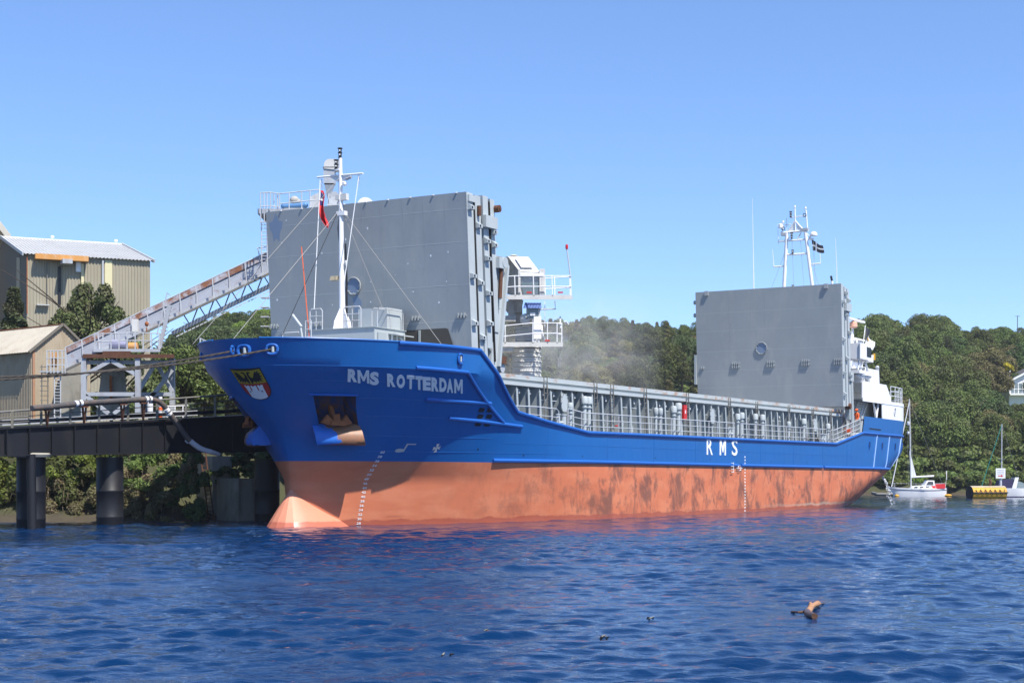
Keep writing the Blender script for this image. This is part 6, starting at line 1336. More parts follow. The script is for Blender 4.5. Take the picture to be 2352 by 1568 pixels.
def place(x, y, where, group):
    px = x/y*3700+1176
    if group.startswith('trees on the slope'):
        h_ = 'behind the ship\'s stern' if px < 2040 else 'above the white sailing yacht' if px < 2130 else 'left of the grey mast' if px < 2230 else 'above the yellow buoy' if px < 2310 else 'below the white house' if y < 275 else 'beside the white house'
        v_ = 'at the foot of the slope' if y < 243 else 'low on the slope' if y < 265 else 'halfway up the slope' if y < 290 else 'high on the slope' if y < 316 else 'near the hilltop'
        return v_+' '+h_
    if group.startswith('hillside trees'):
        h_ = 'right of the spout' if px < 1300 else 'well right of the spout' if px < 1390 else 'left of the aft hatch' if px < 1500 else 'beside the aft hatch'
        v_ = 'at the foot of the hill' if y < 262 else 'halfway up the hill' if y < 300 else 'near the hilltop'
        return v_+' '+h_
    if group.startswith('trees on the hill behind'):
        h_ = 'by the conveyor stair' if px < 450 else 'above the bow' if px < 540 else 'beside the forward hatch'
        v_ = 'low on the hill' if y < 225 else 'halfway up the hill' if y < 275 else 'near the hilltop'
        return v_+' '+h_
    if group.startswith('shrubs'):
        h_ = 'near the ship\'s stern' if px < 2050 else 'behind the white yacht' if px < 2170 else 'left of the yellow buoy' if px < 2240 else 'behind the yellow buoy' if px < 2320 else 'at the right edge'
        return where+' '+h_
    return where
def plant(key, x, y, z, sc, rz, where, group, sz=None):
    cm, tm, h = PROTO[key]; conif = key.startswith('fir'); sh = key.startswith('shrub'); where = place(x, y, where, group)
    o = thing('shrub' if sh else ('conifer_tree' if conif else 'broadleaf_tree'), LBL[key]+' '+where, 'shrub' if sh else 'tree', (x, y, z-.2), rz, group); o.scale = (sc, sc, sz or sc)
    for nm, me in (('crown', cm), ('trunk', tm)): c_ = bpy.data.objects.new(nm, me); COL.objects.link(c_); c_.parent = o
    return o
R = random.Random(21)
def wood(px0, px1, y0, y1, where, group, kinds, step=6.2, ylim=None):
    """trees scattered over the slope seen between two columns of the picture"""
    Y = y0
    while Y < y1:
        x0, x1 = (px0-1176)/3700*Y, (px1-1176)/3700*Y; X = x0+R.random()*step
        while X < x1:
            x, y = X+R.uniform(-1.4,1.4), Y+R.uniform(-2.2,2.2); k = R.choice(kinds); z = gz(x, y); sc = R.uniform(.72,1.12)
            ok = True; ppx = x/y*3700+1176
            if ppx > 2278 and y < 284 and group.startswith('trees on the slope'):
                mx = EYE+(1100-912)*(y-4)/3700-z
                if mx < 3.5: ok = False
                else: sc = min(sc, mx/PROTO[k][2])
            if ok and ylim is not None:
                top = z+PROTO[k][2]*sc; py = 1100-3700*(top-EYE)/y; lim = ylim((x/y)*3700+1176)
                if py < lim:
                    sc2 = sc*((EYE+(1100-lim)*y/3700)-z)/(PROTO[k][2]*sc); ok = sc2 > .42; sc = max(.42, min(sc, sc2))
            if ok: plant(k, x, y, z, sc, R.random()*6.28, where, group)
            X += step*R.uniform(.8,1.25)
        Y += step*(1.0 if Y < 300 else 1.3)
sky_mid = lambda px: ip(px, [1140,1190,1248,1299,1330,1348,1387,1440,1500,1560,1620], [716,722,720,728,724,716,722,726,732,733,735])
sky_right = lambda px: ip(px, [1930,1978,2003,2033,2067,2089,2117,2157,2185,2194,2247,2293,2360], [735,726,709,717,736,725,707,710,733,745,747,742,750])
sky_left = lambda px: ip(px, [360,395,430,480,540,600,640], [790,768,735,716,706,700,698])
wood(1085, 1640, 232, 345, 'on the hillside behind the open hold', 'hillside trees behind the open hold', ['oak1','oak2','oak3','dark','brown','brown','fir1','fir2','fir2','tall'], 6.6, sky_mid)
wood(1920, 2420, 226, 345, 'on the wooded slope above the moored yachts', 'trees on the slope above the yachts', ['oak1','oak2','oak2','oak3','dark','dark','brown','tall'], 6.4, sky_right)
wood(360, 660, 175, 330, 'on the hill behind the conveyor', 'trees on the hill behind the conveyor', ['oak1','oak2','oak3','dark','fir1','pale'], 6.6, sky_left)
for px, py, Y, k, sc in ((2003,709,338,'oak2',1.05),(2033,717,336,'oak1',.95),(2117,707,338,'oak2',1.0),(2157,710,338,'oak2',1.0),(1348,716,338,'tall',.7),(1978,727,334,'oak1',1.0),(2215,745,340,'oak3',.75),(2243,746,342,'oak1',.7),(2270,744,341,'oak3',.8),(2296,741,343,'dark',.75),(2322,747,344,'oak3',.7),(2350,748,342,'oak1',.7)):
    X = (px-1176)/3700*Y; h = PROTO[k][2]*sc; plant(k, X, Y, EYE+(1100-py)*Y/3700-h, sc, R.random()*6, 'standing up on the crest of the hill', 'skyline trees')
# shoreline hedge on the far bank
for px in np.arange(1975, 2400, 12):
    Y = 213.5+R.uniform(-.8,1.2); x = (px-1176)/3700*Y; plant(R.choice(['shrub','shrub','shrub2']), x, Y, .5, R.uniform(.75,1.05), R.random()*6, 'in the shore hedge', 'shrubs along the far shore', R.uniform(.8,1.1))
for px in np.arange(1975, 2400, 15):
    Y = 219+R.uniform(-1,2); x = (px-1176)/3700*Y; plant(R.choice(['shrub','shrub2','shrub']), x, Y, 1.4, R.uniform(.9,1.4), R.random()*6, 'behind the shore hedge', 'shrubs along the far shore')
for px in np.arange(1960, 2420, 13):
    Y = 224+R.uniform(-1.5,3); x = (px-1176)/3700*Y; plant(R.choice(['shrub','shrub','shrub2']), x, Y, 2.0, R.uniform(1.3,1.9), R.random()*6, 'under the trees of the far shore', 'shrubs along the far shore')
# quay-side trees
def own_tree(name, label, loc, h, rx, n, mat, seed, leaf, nl=26, base=.2, limbs=9, rz_=None, trunk='bark', rl=(.22,.36)):
    r = np.random.default_rng(seed); rz = rz_ or h*(1-base)/2; cz = h-rz; P, D = crown_pts(r, lobed(r, rx, rz, nl, cz, rl, .34), n); V, F = leaves(P, D, leaf, r)
    o = thing(name, label, 'tree', loc); c_ = bpy.data.objects.new('crown', leaf_mesh('crown', V, F, mat)); COL.objects.link(c_); c_.parent = o
    tm = trunk_mesh(h*.85, .16, limbs, seed); c_ = bpy.data.objects.new('trunk', tm); COL.objects.link(c_); c_.parent = o; return o
own_tree('maple_tree', 'spreading green maple in front of the tall tan shed', (at(205,790,112)[0], 112, 5.0), 12.3, 3.35, 19000, 'leaf_maple', 31, .17, 56, .06, 16, None, 'bark', (.11,.22))
own_tree('small_tree', 'small loose tree against the right end of the tan shed', (at(285,790,114)[0], 114, 5.0), 9.8, 1.7, 4200, 'leaf_maple', 33, .17, 26, .1, 9, None, 'bark', (.16,.28))
p_ = proto_conifer('pine_near', 10.6, 2.3, 9000, 'leaf_conifer', 41, .2); pn = thing('pine_tree', 'small dark pine at the left edge beside the tall shed', 'tree', (at(32,790,108)[0], 108, 5.0))
for nm, me in (('crown', PROTO['pine_near'][0]), ('trunk', PROTO['pine_near'][1])): c_ = bpy.data.objects.new(nm, me); COL.objects.link(c_); c_.parent = pn
for k, (px, h, rx, mat, lab) in enumerate(((345,4.0,1.6,'leaf_maple','bushy green tree behind the conveyor platform'),(420,6.8,2.2,'leaf_oak','mid green tree to the right of the conveyor trestle'),(470,6.2,2.4,'leaf_oak','green tree just left of the bow, behind the jetty rail'),(520,5.8,2.4,'leaf_bright','light green tree partly hidden by the bow'),(255,3.6,1.8,'leaf_oak','low green tree seen through the conveyor trestle'))):
    Y = 104+2*k; own_tree('broadleaf_tree', lab, (at(px,0,Y)[0], Y, 5.0), h, rx, 10000, mat, 50+k, .145, 34, .03)
# bushes hanging over the river bank under the jetty
def bush(label, px, py0, py1, wpx, Y, mats, seed, n, leaf=.11, twigs=20):
    r = np.random.default_rng(seed); zt, zb = EYE+(1100-py0)*Y/3700, EYE+(1100-py1)*Y/3700; h = zt-zb; w = wpx/3700*Y/2; X = at(px,0,Y)[0]
    o = thing('bank_bush', label, 'bush', (X, Y, zb))
    for q, (mat, share, lo, hi) in enumerate(mats):
        L_ = []; nl = max(6, int(34*share))
        for i in range(nl):
            u, v_ = r.uniform(-1,1), lo+(hi-lo)*(i+r.random())/nl; L_.append(((u*w*.92, r.uniform(-.25,.5)+1.1*v_, v_*h), (w*r.uniform(.18,.34), .55*r.uniform(.7,1.3), h*r.uniform(.08,.15))))
        P, D = crown_pts(r, L_, int(n*share)); V, F = leaves(P, D, leaf, r, 1.7); c_ = bpy.data.objects.new('foliage', leaf_mesh('foliage', V, F, mat)); COL.objects.link(c_); c_.parent = o
    m = MB()
    for i in range(twigs):
        u, v0 = r.uniform(-.9,.9)*w, r.uniform(.15,.75)*h; a = r.uniform(-.5,.5); l = r.uniform(.5,1.2); b0 = 1.1*v0/h-.35; m.path([(u,b0+.4,v0-l*.3), (u+a*l*.5,b0+.1,v0), (u+a*l,b0-.3,v0+l*r.uniform(-.1,.3)), (u+a*l*1.3,b0-.42,v0+l*r.uniform(-.5,.1))], [.018,.014,.010,.005], 4)
    m.build('twigs', 'twig', o)
bush('bright green bush at the left edge under the jetty', 0, 1036, 1196, 110, 80.0, [('leaf_bright',.65,.25,1),('leaf_oak',.35,0,.8)], 61, 11000)
bush('tangled green and brown bush between the two left piles', 152, 1026, 1203, 150, 80.0, [('leaf_bright',.3,.55,1),('leaf_oak',.4,.25,.95),('leaf_dry',.3,.0,.5)], 62, 20000, .10, 34)
bush('broad bush with dry brown stems right of the middle pile', 325, 1026, 1204, 125, 80.0, [('leaf_oak',.45,.45,1),('leaf_dry',.55,.0,.65)], 63, 18000, .09, 44)
bush('dark green drooping bush left of the rusty ladder', 415, 1030, 1200, 105, 80.2, [('leaf_dark',.8,.05,1),('leaf_dry',.2,.5,.95)], 64, 15000, .10, 16)
bush('dark green bush behind the concrete block', 540, 1028, 1112, 150, 84.0, [('leaf_dark',.6,0,1),('leaf_oak',.4,0,1)], 65, 12000, .12, 8)
bush('shaded bush directly behind the middle pile', 245, 1028, 1190, 110, 81.2, [('leaf_dark',.6,.2,1),('leaf_dry',.4,0,.6)], 66, 11000, .10, 16)
bush('low leafy bush behind the leftmost pile', 75, 1030, 1186, 90, 81.2, [('leaf_oak',.7,.1,1),('leaf_dry',.3,0,.4)], 67, 9000, .10, 10)
for px, py, sc, lab in ((100,1203,.13,'white pebble-like debris on the mud beside the left pile'),(260,1201,.09,'pale stone on the muddy foreshore by the middle pile')):
    m = MB(); p = at(px, py-3, 79.6); m.ball((p[0], p[1], .22), sc, (1.3,1,.8), 8, 6); tag(m.build('stone', 'seabird'), lab, 'stone')
r5 = random.Random(9)
for k in range(14):
    px = r5.uniform(0, 480); m = MB(); X, Y = at(px,0,80.3)[0], 80.1+r5.random()*.8; m.ball((X, Y, gz(X, Y)+.05), r5.uniform(.1,.24), (1.4,1,.6), 8, 5); o = m.build('foreshore_rock', 'concrete_dark'); tag(o, 'dark rock on the muddy foreshore under the jetty', 'rock', 'foreshore rocks')

# ------------------------------------------------------------------ boats, buoy, house and pole on the right
def boat_hull(L_, beam, free, sheer=.3, transom=.7, keel=-.3, n=14):
    rows = []
    for i in range(n+1):
        u = i/n; x = -L_/2+L_*u; bw = beam/2*min(1, (1-u)**.55*1.25 if u > .45 else transom+(1-transom)*sin(pi*u/.9)); z = free+sheer*(u-.35)**2*2
        xo = x+.55*(u**3)*0; pr = [(x-.25*(u == 0)*0, 0, keel*(1-u**4)), (x, bw*.86, keel*.5*(1-u**3)), (x, bw*.97, z*.45), (x, bw, z)]; rows.append(pr)
    m = MB(); ring = []
    for i, pr in enumerate(rows):
        u = i/n; rk = .10*L_*u**3; ring.append([(p[0]+rk*(p[2]/free), -p[1], p[2]) for p in pr[::-1]]+[(p[0]+rk*(p[2]/free), p[1], p[2]) for p in pr[1:]])
    m.grid(ring); m.add(ring[0], [tuple(range(7))]); top = [r_[0] for r_ in ring]+[r_[-1] for r_ in ring[::-1]]; m.add([(p[0],p[1],p[2]-.04) for p in top], [tuple(range(len(top)))]); return m, ring
def yacht():
    Y = 197; r = thing('sailing_yacht', 'white sailing yacht with red dodger moored astern of the ship', 'yacht', (at(2110,0,Y)[0], Y, 0), radians(183))
    m, ring = boat_hull(6.4, 2.2, .95, .3, .75); m.build('hull', 'gelcoat', r, sharp=40)
    m = MB(); m.path([(p[0],p[1]*1.01,p[2]*.78) for p in [q[0] for q in ring]], .03, 6); m.path([(p[0],p[1]*1.01,p[2]*.78) for p in [q[-1] for q in ring]], .03, 6); m.build('sheer_stripe', 'navy_canvas', r)
    m = MB(); m.hexa([(-1.6,-.7,.9),(1.2,-.55,.9),(1.2,.55,.9),(-1.6,.7,.9),(-1.3,-.6,1.38),(.7,-.42,1.3),(.7,.42,1.3),(-1.3,.6,1.38)]); m.build('coachroof', 'gelcoat', r)
    m = MB(); m.hexa([(-1.8,-.7,1.3),(-.5,-.6,1.3),(-.5,.6,1.3),(-1.8,.7,1.3),(-1.75,-.6,1.95),(-.9,-.5,1.95),(-.9,.5,1.95),(-1.75,.6,1.95)]); sp_ = m.build('sprayhood', 'gelcoat', r)
    for sd in (-1, 1): m = MB(); m.prism([(-1.6,sd*.69,1.42),(-.75,sd*.62,1.42),(-1.0,sd*.54,1.8),(-1.6,sd*.6,1.8)], (0,sd*.02,0)); m.build('window', 'glass_dark', sp_)
    for x in (-.9,-.2,.5):
        for sd in (-1, 1): m = MB(); m.box(x-.2, x+.2, min(sd*.55,sd*.64), max(sd*.55,sd*.64), 1.08, 1.2); m.build('window', 'glass_dark', r)
    m = MB(); m.prism([(-1.9,.98,.95),(-3.0,.92,.98),(-3.0,.92,1.55),(-1.9,.98,1.5)], (0,.03,0)); m.build('dodger', 'red_cloth', r)
    m = MB(); m.prism([(-1.9,-1.0,.95),(-3.0,-.95,.98),(-3.0,-.95,1.55),(-1.9,-1.0,1.5)], (0,-.03,0)); m.build('dodger', 'red_cloth', r)
    m = MB(); m.tube((.95,0,1.2), (1.15,0,11.9), .10, .07, n=8); ms = m.build('mast', 'galv_rail', r)
    m = MB(); m.tube((.95,0,2.35), (-1.9,0,2.5), .10, n=8); m.build('furled_sail', 'white_cloth', r)
    m = MB(); m.prism([(1.02,-.06,2.4),(1.14,-.06,5.6),(.3,-.06,2.4)], (0,.12,0)); m.build('sail_cover', 'white_cloth', ms)
    m = MB(); m.tube((1.1,-.9,6.0), (1.1,.9,6.0), .025, n=6); m.build('spreader', 'galv_rail', ms)
    for p, q, rr_ in (((1.15,0,11.6),(3.35,0,1.2),.06),((1.15,0,11.8),(-3.1,0,1.1),.012),((1.1,-.9,6.0),(.9,-1.05,1.0),.012),((1.1,.9,6.0),(.9,1.05,1.0),.012),((1.1,-.9,6),(1.15,0,11.5),.012),((1.1,.9,6),(1.15,0,11.5),.012)): m = MB(); m.tube(p, q, rr_, n=6); m.build('forestay' if rr_ > .05 else 'shroud', 'white_cloth' if rr_ > .05 else 'wire', r)
    for z, w in ((8.7,.25),(7.6,.18)): m = MB(); m.lathe([(.12,0),(.15,.05),(.15,w*1.6),(.08,w*1.8)], (1.3,0,z), 10); m.build('radar_reflector', 'white_paint', ms)
    for p in ((-3.1,.6),(-3.1,-.6),(-2.4,.95),(-2.4,-.95),(3.0,.2),(3.0,-.2),(0,1.05),(0,-1.05)): m = MB(); m.tube((p[0],p[1],.95), (p[0],p[1],1.6), .02, n=6); m.build('stanchion', 'galv_rail', r)
    m = MB(); m.path([(3.4,0,1.55),(3.0,.25,1.6),(0,1.06,1.55),(-2.4,.96,1.55),(-3.2,.6,1.6),(-3.2,-.6,1.6),(-2.4,-.96,1.55),(0,-1.06,1.55),(3.0,-.25,1.6)], .016, 5, closed=True); m.build('guard_wire', 'galv_rail', r)
    m = MB(); m.tube((-3.2,.3,1.0), (-3.4,.3,2.6), .02, n=6); m.build('ensign_staff', 'white_paint', r); m = MB(); m.grid([[(-3.3-.02*k-.1*sin(j*1.3),.3+.06*sin(j*2+k),3.1-.35*k+.02*j) for j in range(3)] for k in range(4)]); m.build('pennant', 'white_cloth', r)
    m = MB(); m.box(-3.6,-3.2,-.35,.1,.2,1.1); m.build('outboard_motor', 'black', r)
    f = MB(); f.ball((-3.4,.9,.12), .3, (1.5,.8,.6), 10, 6); o = f.build('fender', 'yellow_paint', r)
    d = thing('rubber_dinghy', 'small grey inflatable dinghy beside the stern of the ship', 'dinghy', (at(2050,0,196)[0]-1.2, 195.5, 0), 2.9); m = MB(); m.path([(-1.1,-.5,.25),(.8,-.5,.28),(1.3,0,.42),(.8,.5,.28),(-1.1,.5,.25)], .2, 8); m.build('tube', 'galv_dark', d); m = MB(); m.box(-1.0,.8,-.45,.45,.12,.18); m.build('floor', 'galv_dark', d); m = MB(); m.box(-.9,-.8,-.45,.45,.15,.5); m.build('transom', 'galv_dark', d)
    m = MB(); m.ball((at(2060,0,194)[0], 194, .1), .22, (1.3,1,.9), 10, 6); tag(m.build('pick_up_buoy', 'yellow_paint'), 'small yellow pick-up buoy by the ship\'s stern', 'buoy')
yacht()
def buoy():
    Y = 178.5; c = at(2266, 0, Y); r = thing('mooring_buoy', 'large yellow cylindrical mooring buoy with chain draped over it', 'buoy', (c[0], Y, 0), radians(15))
    m = MB(); n = 20; pr = [(.80*cos(a), .55+.80*sin(a)) for a in np.linspace(0, 2*pi, n+1)[:-1]]
    rows = [[(x, p[0], p[1]) for p in pr] for x in (-2.1,-2.08,2.08,2.1)]; m.grid(rows, closed=True); m.add(rows[0], [tuple(range(n))]); m.add(rows[-1], [tuple(range(n))]); b_ = m.build('body', 'yellow_paint', r)
    m = MB(); m.grid([[(x, .82*cos(a), .55+.82*sin(a)) for a in np.linspace(.5, 2.25, 9)] for x in (-2.12,0,2.12)]); m.build('weathered_top', 'buoy_top', b_)
    m = MB(); m.add([(-2.11,.81*cos(a),.55+.81*sin(a)) for a in np.linspace(0, 2*pi, 21)[:-1]], [tuple(range(20))]); m.build('end_plate', 'jetty_steel', b_)
    m = MB(); m.tube((-2.15,-.86,.62), (2.15,-.86,.62), .07, n=6); m.build('rubbing_band', 'jetty_steel', b_)
    for x in (-1.5,-.9,-.3,.3,.9,1.5): m = MB(); m.path([(x-.28,-.75,.95), (x-.14,-.9,.62), (x,-.92,.5), (x+.14,-.9,.62), (x+.28,-.75,.95)], .035, 5); m.build('grab_chain', 'rust', b_)
    m = MB(); 
    for k in range(9): a = .4*k; m.path([(.35+.12*cos(b2)+.08*sin(a), -.1+.1*sin(b2), 1.45+.09*k*.8+.05*sin(b2)) for b2 in np.linspace(0, 2*pi, 9)[:-1]], .045, 5, closed=True)
    m.build('mooring_chain', 'rust', b_)
buoy()
def second_yacht():
    Y = 204; c = at(2300, 0, Y); r = thing('sailing_yacht', 'yacht with tall grey mast and green stay behind the yellow buoy', 'yacht', (c[0]+.2, Y, 0), radians(10))
    m, ring = boat_hull(6.5, 2.2, .8); m.build('hull', 'gelcoat', r); m = MB(); m.hexa([(-1.2,-.6,.8),(1.2,-.5,.8),(1.2,.5,.8),(-1.2,.6,.8),(-1,-.5,1.25),(.8,-.4,1.2),(.8,.4,1.2),(-1,.5,1.25)]); m.build('coachroof', 'gelcoat', r)
    m = MB(); m.tube((-.2,0,.8), (-.15,0,9.1), .09, .06, n=8); m.build('mast', 'galv_rail', r); m = MB(); m.tube((-.15,0,9.0), (-3.0,0,.9), .045, n=6); m.build('forestay', 'green_rope', r)
    m = MB(); m.tube((-.15,0,9.0), (2.6,0,.9), .012, n=5); m.build('backstay', 'wire', r); m = MB(); m.tube((-.18,-.8,4.6), (-.18,.8,4.6), .025, n=6); m.build('spreader', 'galv_rail', r)
second_yacht()
def cruiser():
    Y = 188; c = at(2335, 0, Y); r = thing('motor_cruiser', 'white motor cruiser with dark blue canopy at the right edge', 'motorboat', (c[0]+.6, Y, .0), radians(-6))
    m, ring = boat_hull(6.4, 2.4, 1.05, .25, .9); m.build('hull', 'gelcoat', r, sharp=40)
    m = MB(); m.box(-3.25,3.0,-1.12,1.12,-.1,.12); m.build('waterline_band', 'navy_canvas', r)
    m = MB(); m.hexa([(-3.0,-1.1,1.0),(-1.1,-1.1,1.05),(-1.1,1.1,1.05),(-3.0,1.1,1.0),(-2.7,-.95,1.95),(-1.2,-.95,2.15),(-1.2,.95,2.15),(-2.7,.95,1.95)]); m.build('canopy', 'navy_canvas', r)
    m = MB(); m.hexa([(-1.1,-1.1,1.05),(1.3,-.8,1.1),(1.3,.8,1.1),(-1.1,1.1,1.05),(-1.0,-.9,2.0),(-.1,-.6,1.75),(-.1,.6,1.75),(-1.0,.9,2.0)]); m.build('windscreen', 'glass_pane', r)
    for sd in (-1, 1): m = MB(); m.prism([(-1.35,sd*1.12,1.0),(-.85,sd*1.12,1.0),(-.55,sd*1.0,2.3),(-.95,sd*1.0,2.3)], (0,sd*.05,0)); m.build('radar_arch', 'gelcoat', r)
    m = MB(); m.box(-.95,-.55,-1.05,1.05,2.22,2.32); m.build('arch_top', 'gelcoat', r); m = MB(); m.hexa([(.4,-.85,1.1),(2.8,-.3,1.15),(2.8,.3,1.15),(.4,.85,1.1),(.6,-.6,1.4),(2.4,-.2,1.3),(2.4,.2,1.3),(.6,.6,1.4)]); m.build('foredeck', 'gelcoat', r)
    m = MB(); m.path([(1.0,-.95,1.7),(3.1,-.15,1.75),(3.1,.15,1.75),(1.0,.95,1.7)], .025, 6); m.build('bow_rail', 'galv_rail', r)
    m = MB(); m.lathe([(.25,0),(.3,.05),(.2,.2)], (1.4,0,2.4), 10); m.tube((1.4,0,1.3), (1.4,0,2.4), .04, n=6); m.build('radar_dome', 'white_paint', r)
cruiser()
sg = thing('notice_sign', 'white notice with red arrow on a pale post behind the yellow buoy', 'sign', at(2298, 1130, 182))
m = MB(); p = at(2298, 1128, 182); m.tube((p[0], 182, -1.5), (p[0], 182, 3.2), .16, n=12); m.build('post', 'galv_rail', sg, world=True)
q = at(2287, 1098, 181.8); q2 = at(2309, 1075, 181.8); m = MB(); m.box(q[0], q2[0], 181.75, 181.82, q[2], q2[2]); bd = m.build('board', 'white_paint', sg, world=True)
m = MB(); cx_, cz_ = (q[0]+q2[0])/2, q[2]+.28; m.add([(cx_-.32,181.74,cz_-.05),(cx_+.05,181.74,cz_-.05),(cx_+.05,181.74,cz_-.14),(cx_+.34,181.74,cz_),(cx_+.05,181.74,cz_+.14),(cx_+.05,181.74,cz_+.05),(cx_-.32,181.74,cz_+.05)], [tuple(range(7))]); m.build('arrow', 'sign_red', bd, world=True)
for k in range(3): m = MB(); z = q2[2]-.2-.2*k; m.box(cx_-.38, cx_+.38, 181.735, 181.74, z-.03, z+.03); m.build('text_line', 'mark_grey', bd, world=True)
def house():
    Y = 282; a = at(2318, 915, Y); r = thing('white_house', 'white two-storey gabled house on the wooded slope at the right edge', 'house', (a[0], Y, a[2]-1.5), 0)
    w = 10.; h1 = 4.4; m = MB(); m.box(0,w,0,8,0,h1); m.prism([(0,0,h1),(w,0,h1),(w/2,0,h1+2.6)], (0,8,0)); m.build('wall', 'white_paint', r)
    m = MB(); m.hexa([(-.5,-.5,h1-.25),(w/2,-.5,h1+2.6),(w/2,8.4,h1+2.6),(-.5,8.4,h1-.25),(-.5,-.5,h1+.0),(w/2,-.5,h1+2.85),(w/2,8.4,h1+2.85),(-.5,8.4,h1)]); m.hexa([(w+.5,-.5,h1-.25),(w/2,-.5,h1+2.6),(w/2,8.4,h1+2.6),(w+.5,8.4,h1-.25),(w+.5,-.5,h1),(w/2,-.5,h1+2.85),(w/2,8.4,h1+2.85),(w+.5,8.4,h1)]); rf = m.build('roof', 'roof_slate', r)
    m = MB(); m.bar((-.5,-.55,h1-.1), (w/2,-.55,h1+2.75), .1, .3); m.bar((w+.5,-.55,h1-.1), (w/2,-.55,h1+2.75), .1, .3); m.build('barge_board', 'white_paint', rf)
    for x0 in (.25,1.65,3.3,4.9,6.5,8.1):
        m = MB(); m.box(x0, x0+1.25, -.06, -.02, h1-1.95, h1-.25); wn_ = m.build('window', 'glass_pane', r)
        m = MB(); m.box(x0+.58, x0+.66, -.1, -.06, h1-1.95, h1-.25); m.box(x0-.06, x0, -.1, 0, h1-2, h1-.2); m.box(x0+1.25, x0+1.31, -.1, 0, h1-2, h1-.2); m.build('frame', 'white_paint', wn_)
    m = MB(); m.box(-.2, w+.2, -1.2, 0, h1-2.35, h1-2.1); m.build('balcony', 'white_paint', r); m = MB(); m.tube((-.2,-1.2,h1-1.3), (w+.2,-1.2,h1-1.3), .04, n=6); m.build('balcony_rail', 'white_paint', r)
    m = MB(); m.box(2.6, 3.6, -.05, -.02, h1-3.6, h1-2.7); m.build('window', 'glass_dark', r); m = MB(); m.box(-.3,-.1,-1.1,-.9,h1-2.1,h1-.1); m.build('post', 'white_paint', r); m = MB(); m.tube((.4,1,h1+.3), (.4,1,h1+2.4), .13, n=8); m.build('flue', 'white_paint', rf)
house()
tp = thing('telegraph_pole', 'wooden telegraph pole on the meadow at the top of the hill', 'pole', at(2337, 772, 350)); m = MB(); m.tube(at(2337,815,350), at(2337,725,350), .10, .07, n=8); m.build('pole', 'bark', tp, world=True); m = MB(); m.bar(at(2331.5,726,350), at(2342.5,726,350), .08, .08); m.build('cross_arm', 'bark', tp, world=True)
gs = own_tree('gorse_bush', 'bright yellow flowering bush on the slope above the white house', (at(2312,0,275)[0], 275, at(0,872,275)[2]), 3.2, 1.4, 900, 'leaf_yellow', 77, .3, 10, .05, 3)

# ------------------------------------------------------------------ driftwood and weed
dw = thing('driftwood', 'forked branch of driftwood floating in the foreground', 'driftwood', at(1858, 1400, 26))
Yd = 25.6
q = lambda x, y, z=0.: Vector(at((2980+x/11.76)*.605, (2250+y/11.76)*.605, 25.6))*1.0
def dpt(x, y, h): # float on the surface: depth from the row, height given
    py = (2250+y/11.76)*.605; px = (2980+x/11.76)*.605; Y = (EYE-h)*3700/(py-1100); return Vector(((px-1176)/3700*Y, Y, h))
m = MB(); m.path([dpt(1330,1040,.05), dpt(1150,1000,.05), dpt(1000,900,.05), dpt(1050,800,.06)], [.050,.055,.055,.05], 10); m.build('wet_butt', 'wood_wet', dw, world=True)
m = MB(); m.path([dpt(1000,900,.05), dpt(1100,740,.07), dpt(1180,600,.09), dpt(1300,530,.09), dpt(1460,470,.08), dpt(1560,460,.05)], [.05,.05,.045,.04,.05,.02], 10); m.ball(dpt(1140,480,.12), .03); m.ball(dpt(1120,600,.11), .035); m.build('dry_limb', 'wood_dry', dw, world=True)
m = MB(); m.path([dpt(1000,800,.04), dpt(800,840,.02), dpt(600,850,.02), dpt(300,830,.01)], [.03,.022,.018,.02], 7); m.path([dpt(1540,470,.05), dpt(1800,450,.03), dpt(2050,440,.01)], [.015,.01,.006], 6); m.build('side_branch', 'wood_wet', dw, world=True)
wd = random.Random(12)
for px, py, n, lab in ((1108,1451,5,'cluster of black seaweed floating left of centre'),(1487,1420,3,'small black seaweed scrap floating right of centre'),(1380,1466,4,'scattered dark seaweed bits floating at the bottom'),(1014,1503,2,'lone dark scrap floating near the bottom edge'),(1858,1388,1,'tiny dark float just above the driftwood')):
    w_ = thing('seaweed', lab, 'seaweed', at(px, py, 23)); m = MB()
    Y = EYE*3700/(py-1100); X = (px-1176)/3700*Y
    for k in range(n): x, y = X+wd.uniform(-.02,.12)*k, Y+wd.uniform(-.15,.15); m.path([(x,y,-.02),(x+.02,y,.015),(x+wd.uniform(.03,.10),y+.02,.012 if k else .04)], [.010,.014,.007], 5)
    m.build('frond', 'weed', w_, world=True)

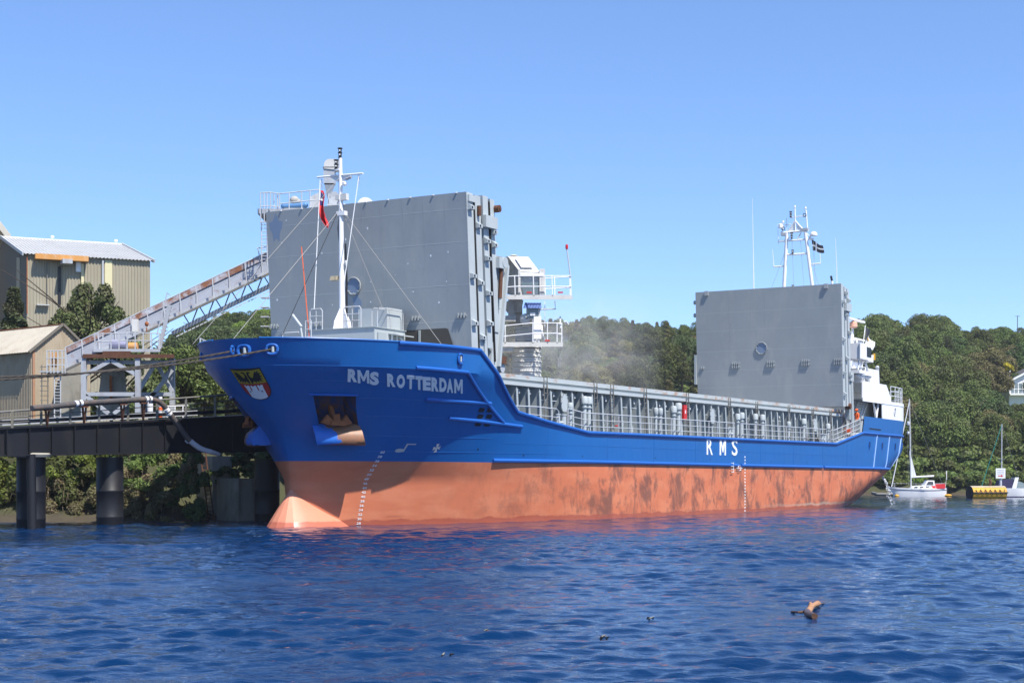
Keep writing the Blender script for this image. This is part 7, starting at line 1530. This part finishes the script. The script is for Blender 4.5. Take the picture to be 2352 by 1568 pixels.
# cooling water falling from the overboard discharge near the stern
m = MB(); rw = random.Random(6); p0 = sw(74.6, hb(74.6, 2.2), 2.2)
for k in range(170):
    f = rw.random(); q_ = Vector(p0)+Vector((NX[0],NX[1],0))*(.1+.75*f+.12*rw.gauss(0,1)*f)+Vector((AX[0],AX[1],0))*(.25*rw.gauss(0,1)*f)+Vector((0,0,-2.15*f*f+.04*rw.gauss(0,1))); m.ball(tuple(q_), rw.uniform(.012,.035), (1,1,rw.uniform(1.2,3)), 6, 4)
ow = m.build('discharge_water', 'letter_white'); tag(ow, 'white spray of cooling water falling from the stern quarter', None, None, 'stuff')
# ------------------------------------------------------------------ dust drifting from the spout
t = NT('dust'); v = t.coord((1,1,1)); nz = t.noise(v, .55, 4, .6, .5); x, y, z = t.sep(t.coord((1,1,1), 'Generated'))
def bell(s_, c_, w_): return t.math('MAXIMUM', t.math('SUBTRACT', 1, t.math('POWER', t.math('ABSOLUTE', t.math('DIVIDE', t.math('SUBTRACT', s_, c_), w_)), 2)), 0)
den = t.math('MULTIPLY', t.math('MULTIPLY', bell(x,.45,.5), bell(y,.5,.5)), bell(z,.35,.6)); den = t.math('MULTIPLY', den, t.math('MAXIMUM', t.math('SUBTRACT', nz, .42), 0))
pv = t.n('ShaderNodeVolumePrincipled'); pv.inputs['Color'].default_value = (.95,.94,.92,1); t.set(pv.inputs['Density'], t.math('MULTIPLY', den, .55)); t.t.links.new(pv.outputs[0], t.out.inputs['Volume'])
p0, p1 = at(1090, 900, 92), at(1560, 640, 92); m = MB(); m.box(p0[0], p1[0], 89, 98, p0[2], p1[2]); du = m.build('dust_cloud', 'dust', None, sharp=None); tag(du, 'thin pale dust drifting away from the loading spout', None, None, 'stuff')

# ------------------------------------------------------------------ river air
t = NT('haze_air'); pv = t.n('ShaderNodeVolumePrincipled'); pv.inputs['Color'].default_value = (.93,.95,1,1); pv.inputs['Density'].default_value = .00012; t.t.links.new(pv.outputs[0], t.out.inputs['Volume'])
m = MB(); m.box(-2600, 2600, -320, 3600, -5, 60); hz = m.build('haze', 'haze_air', None, sharp=None); tag(hz, 'faint summer haze over the river and hillside', None, None, 'stuff')
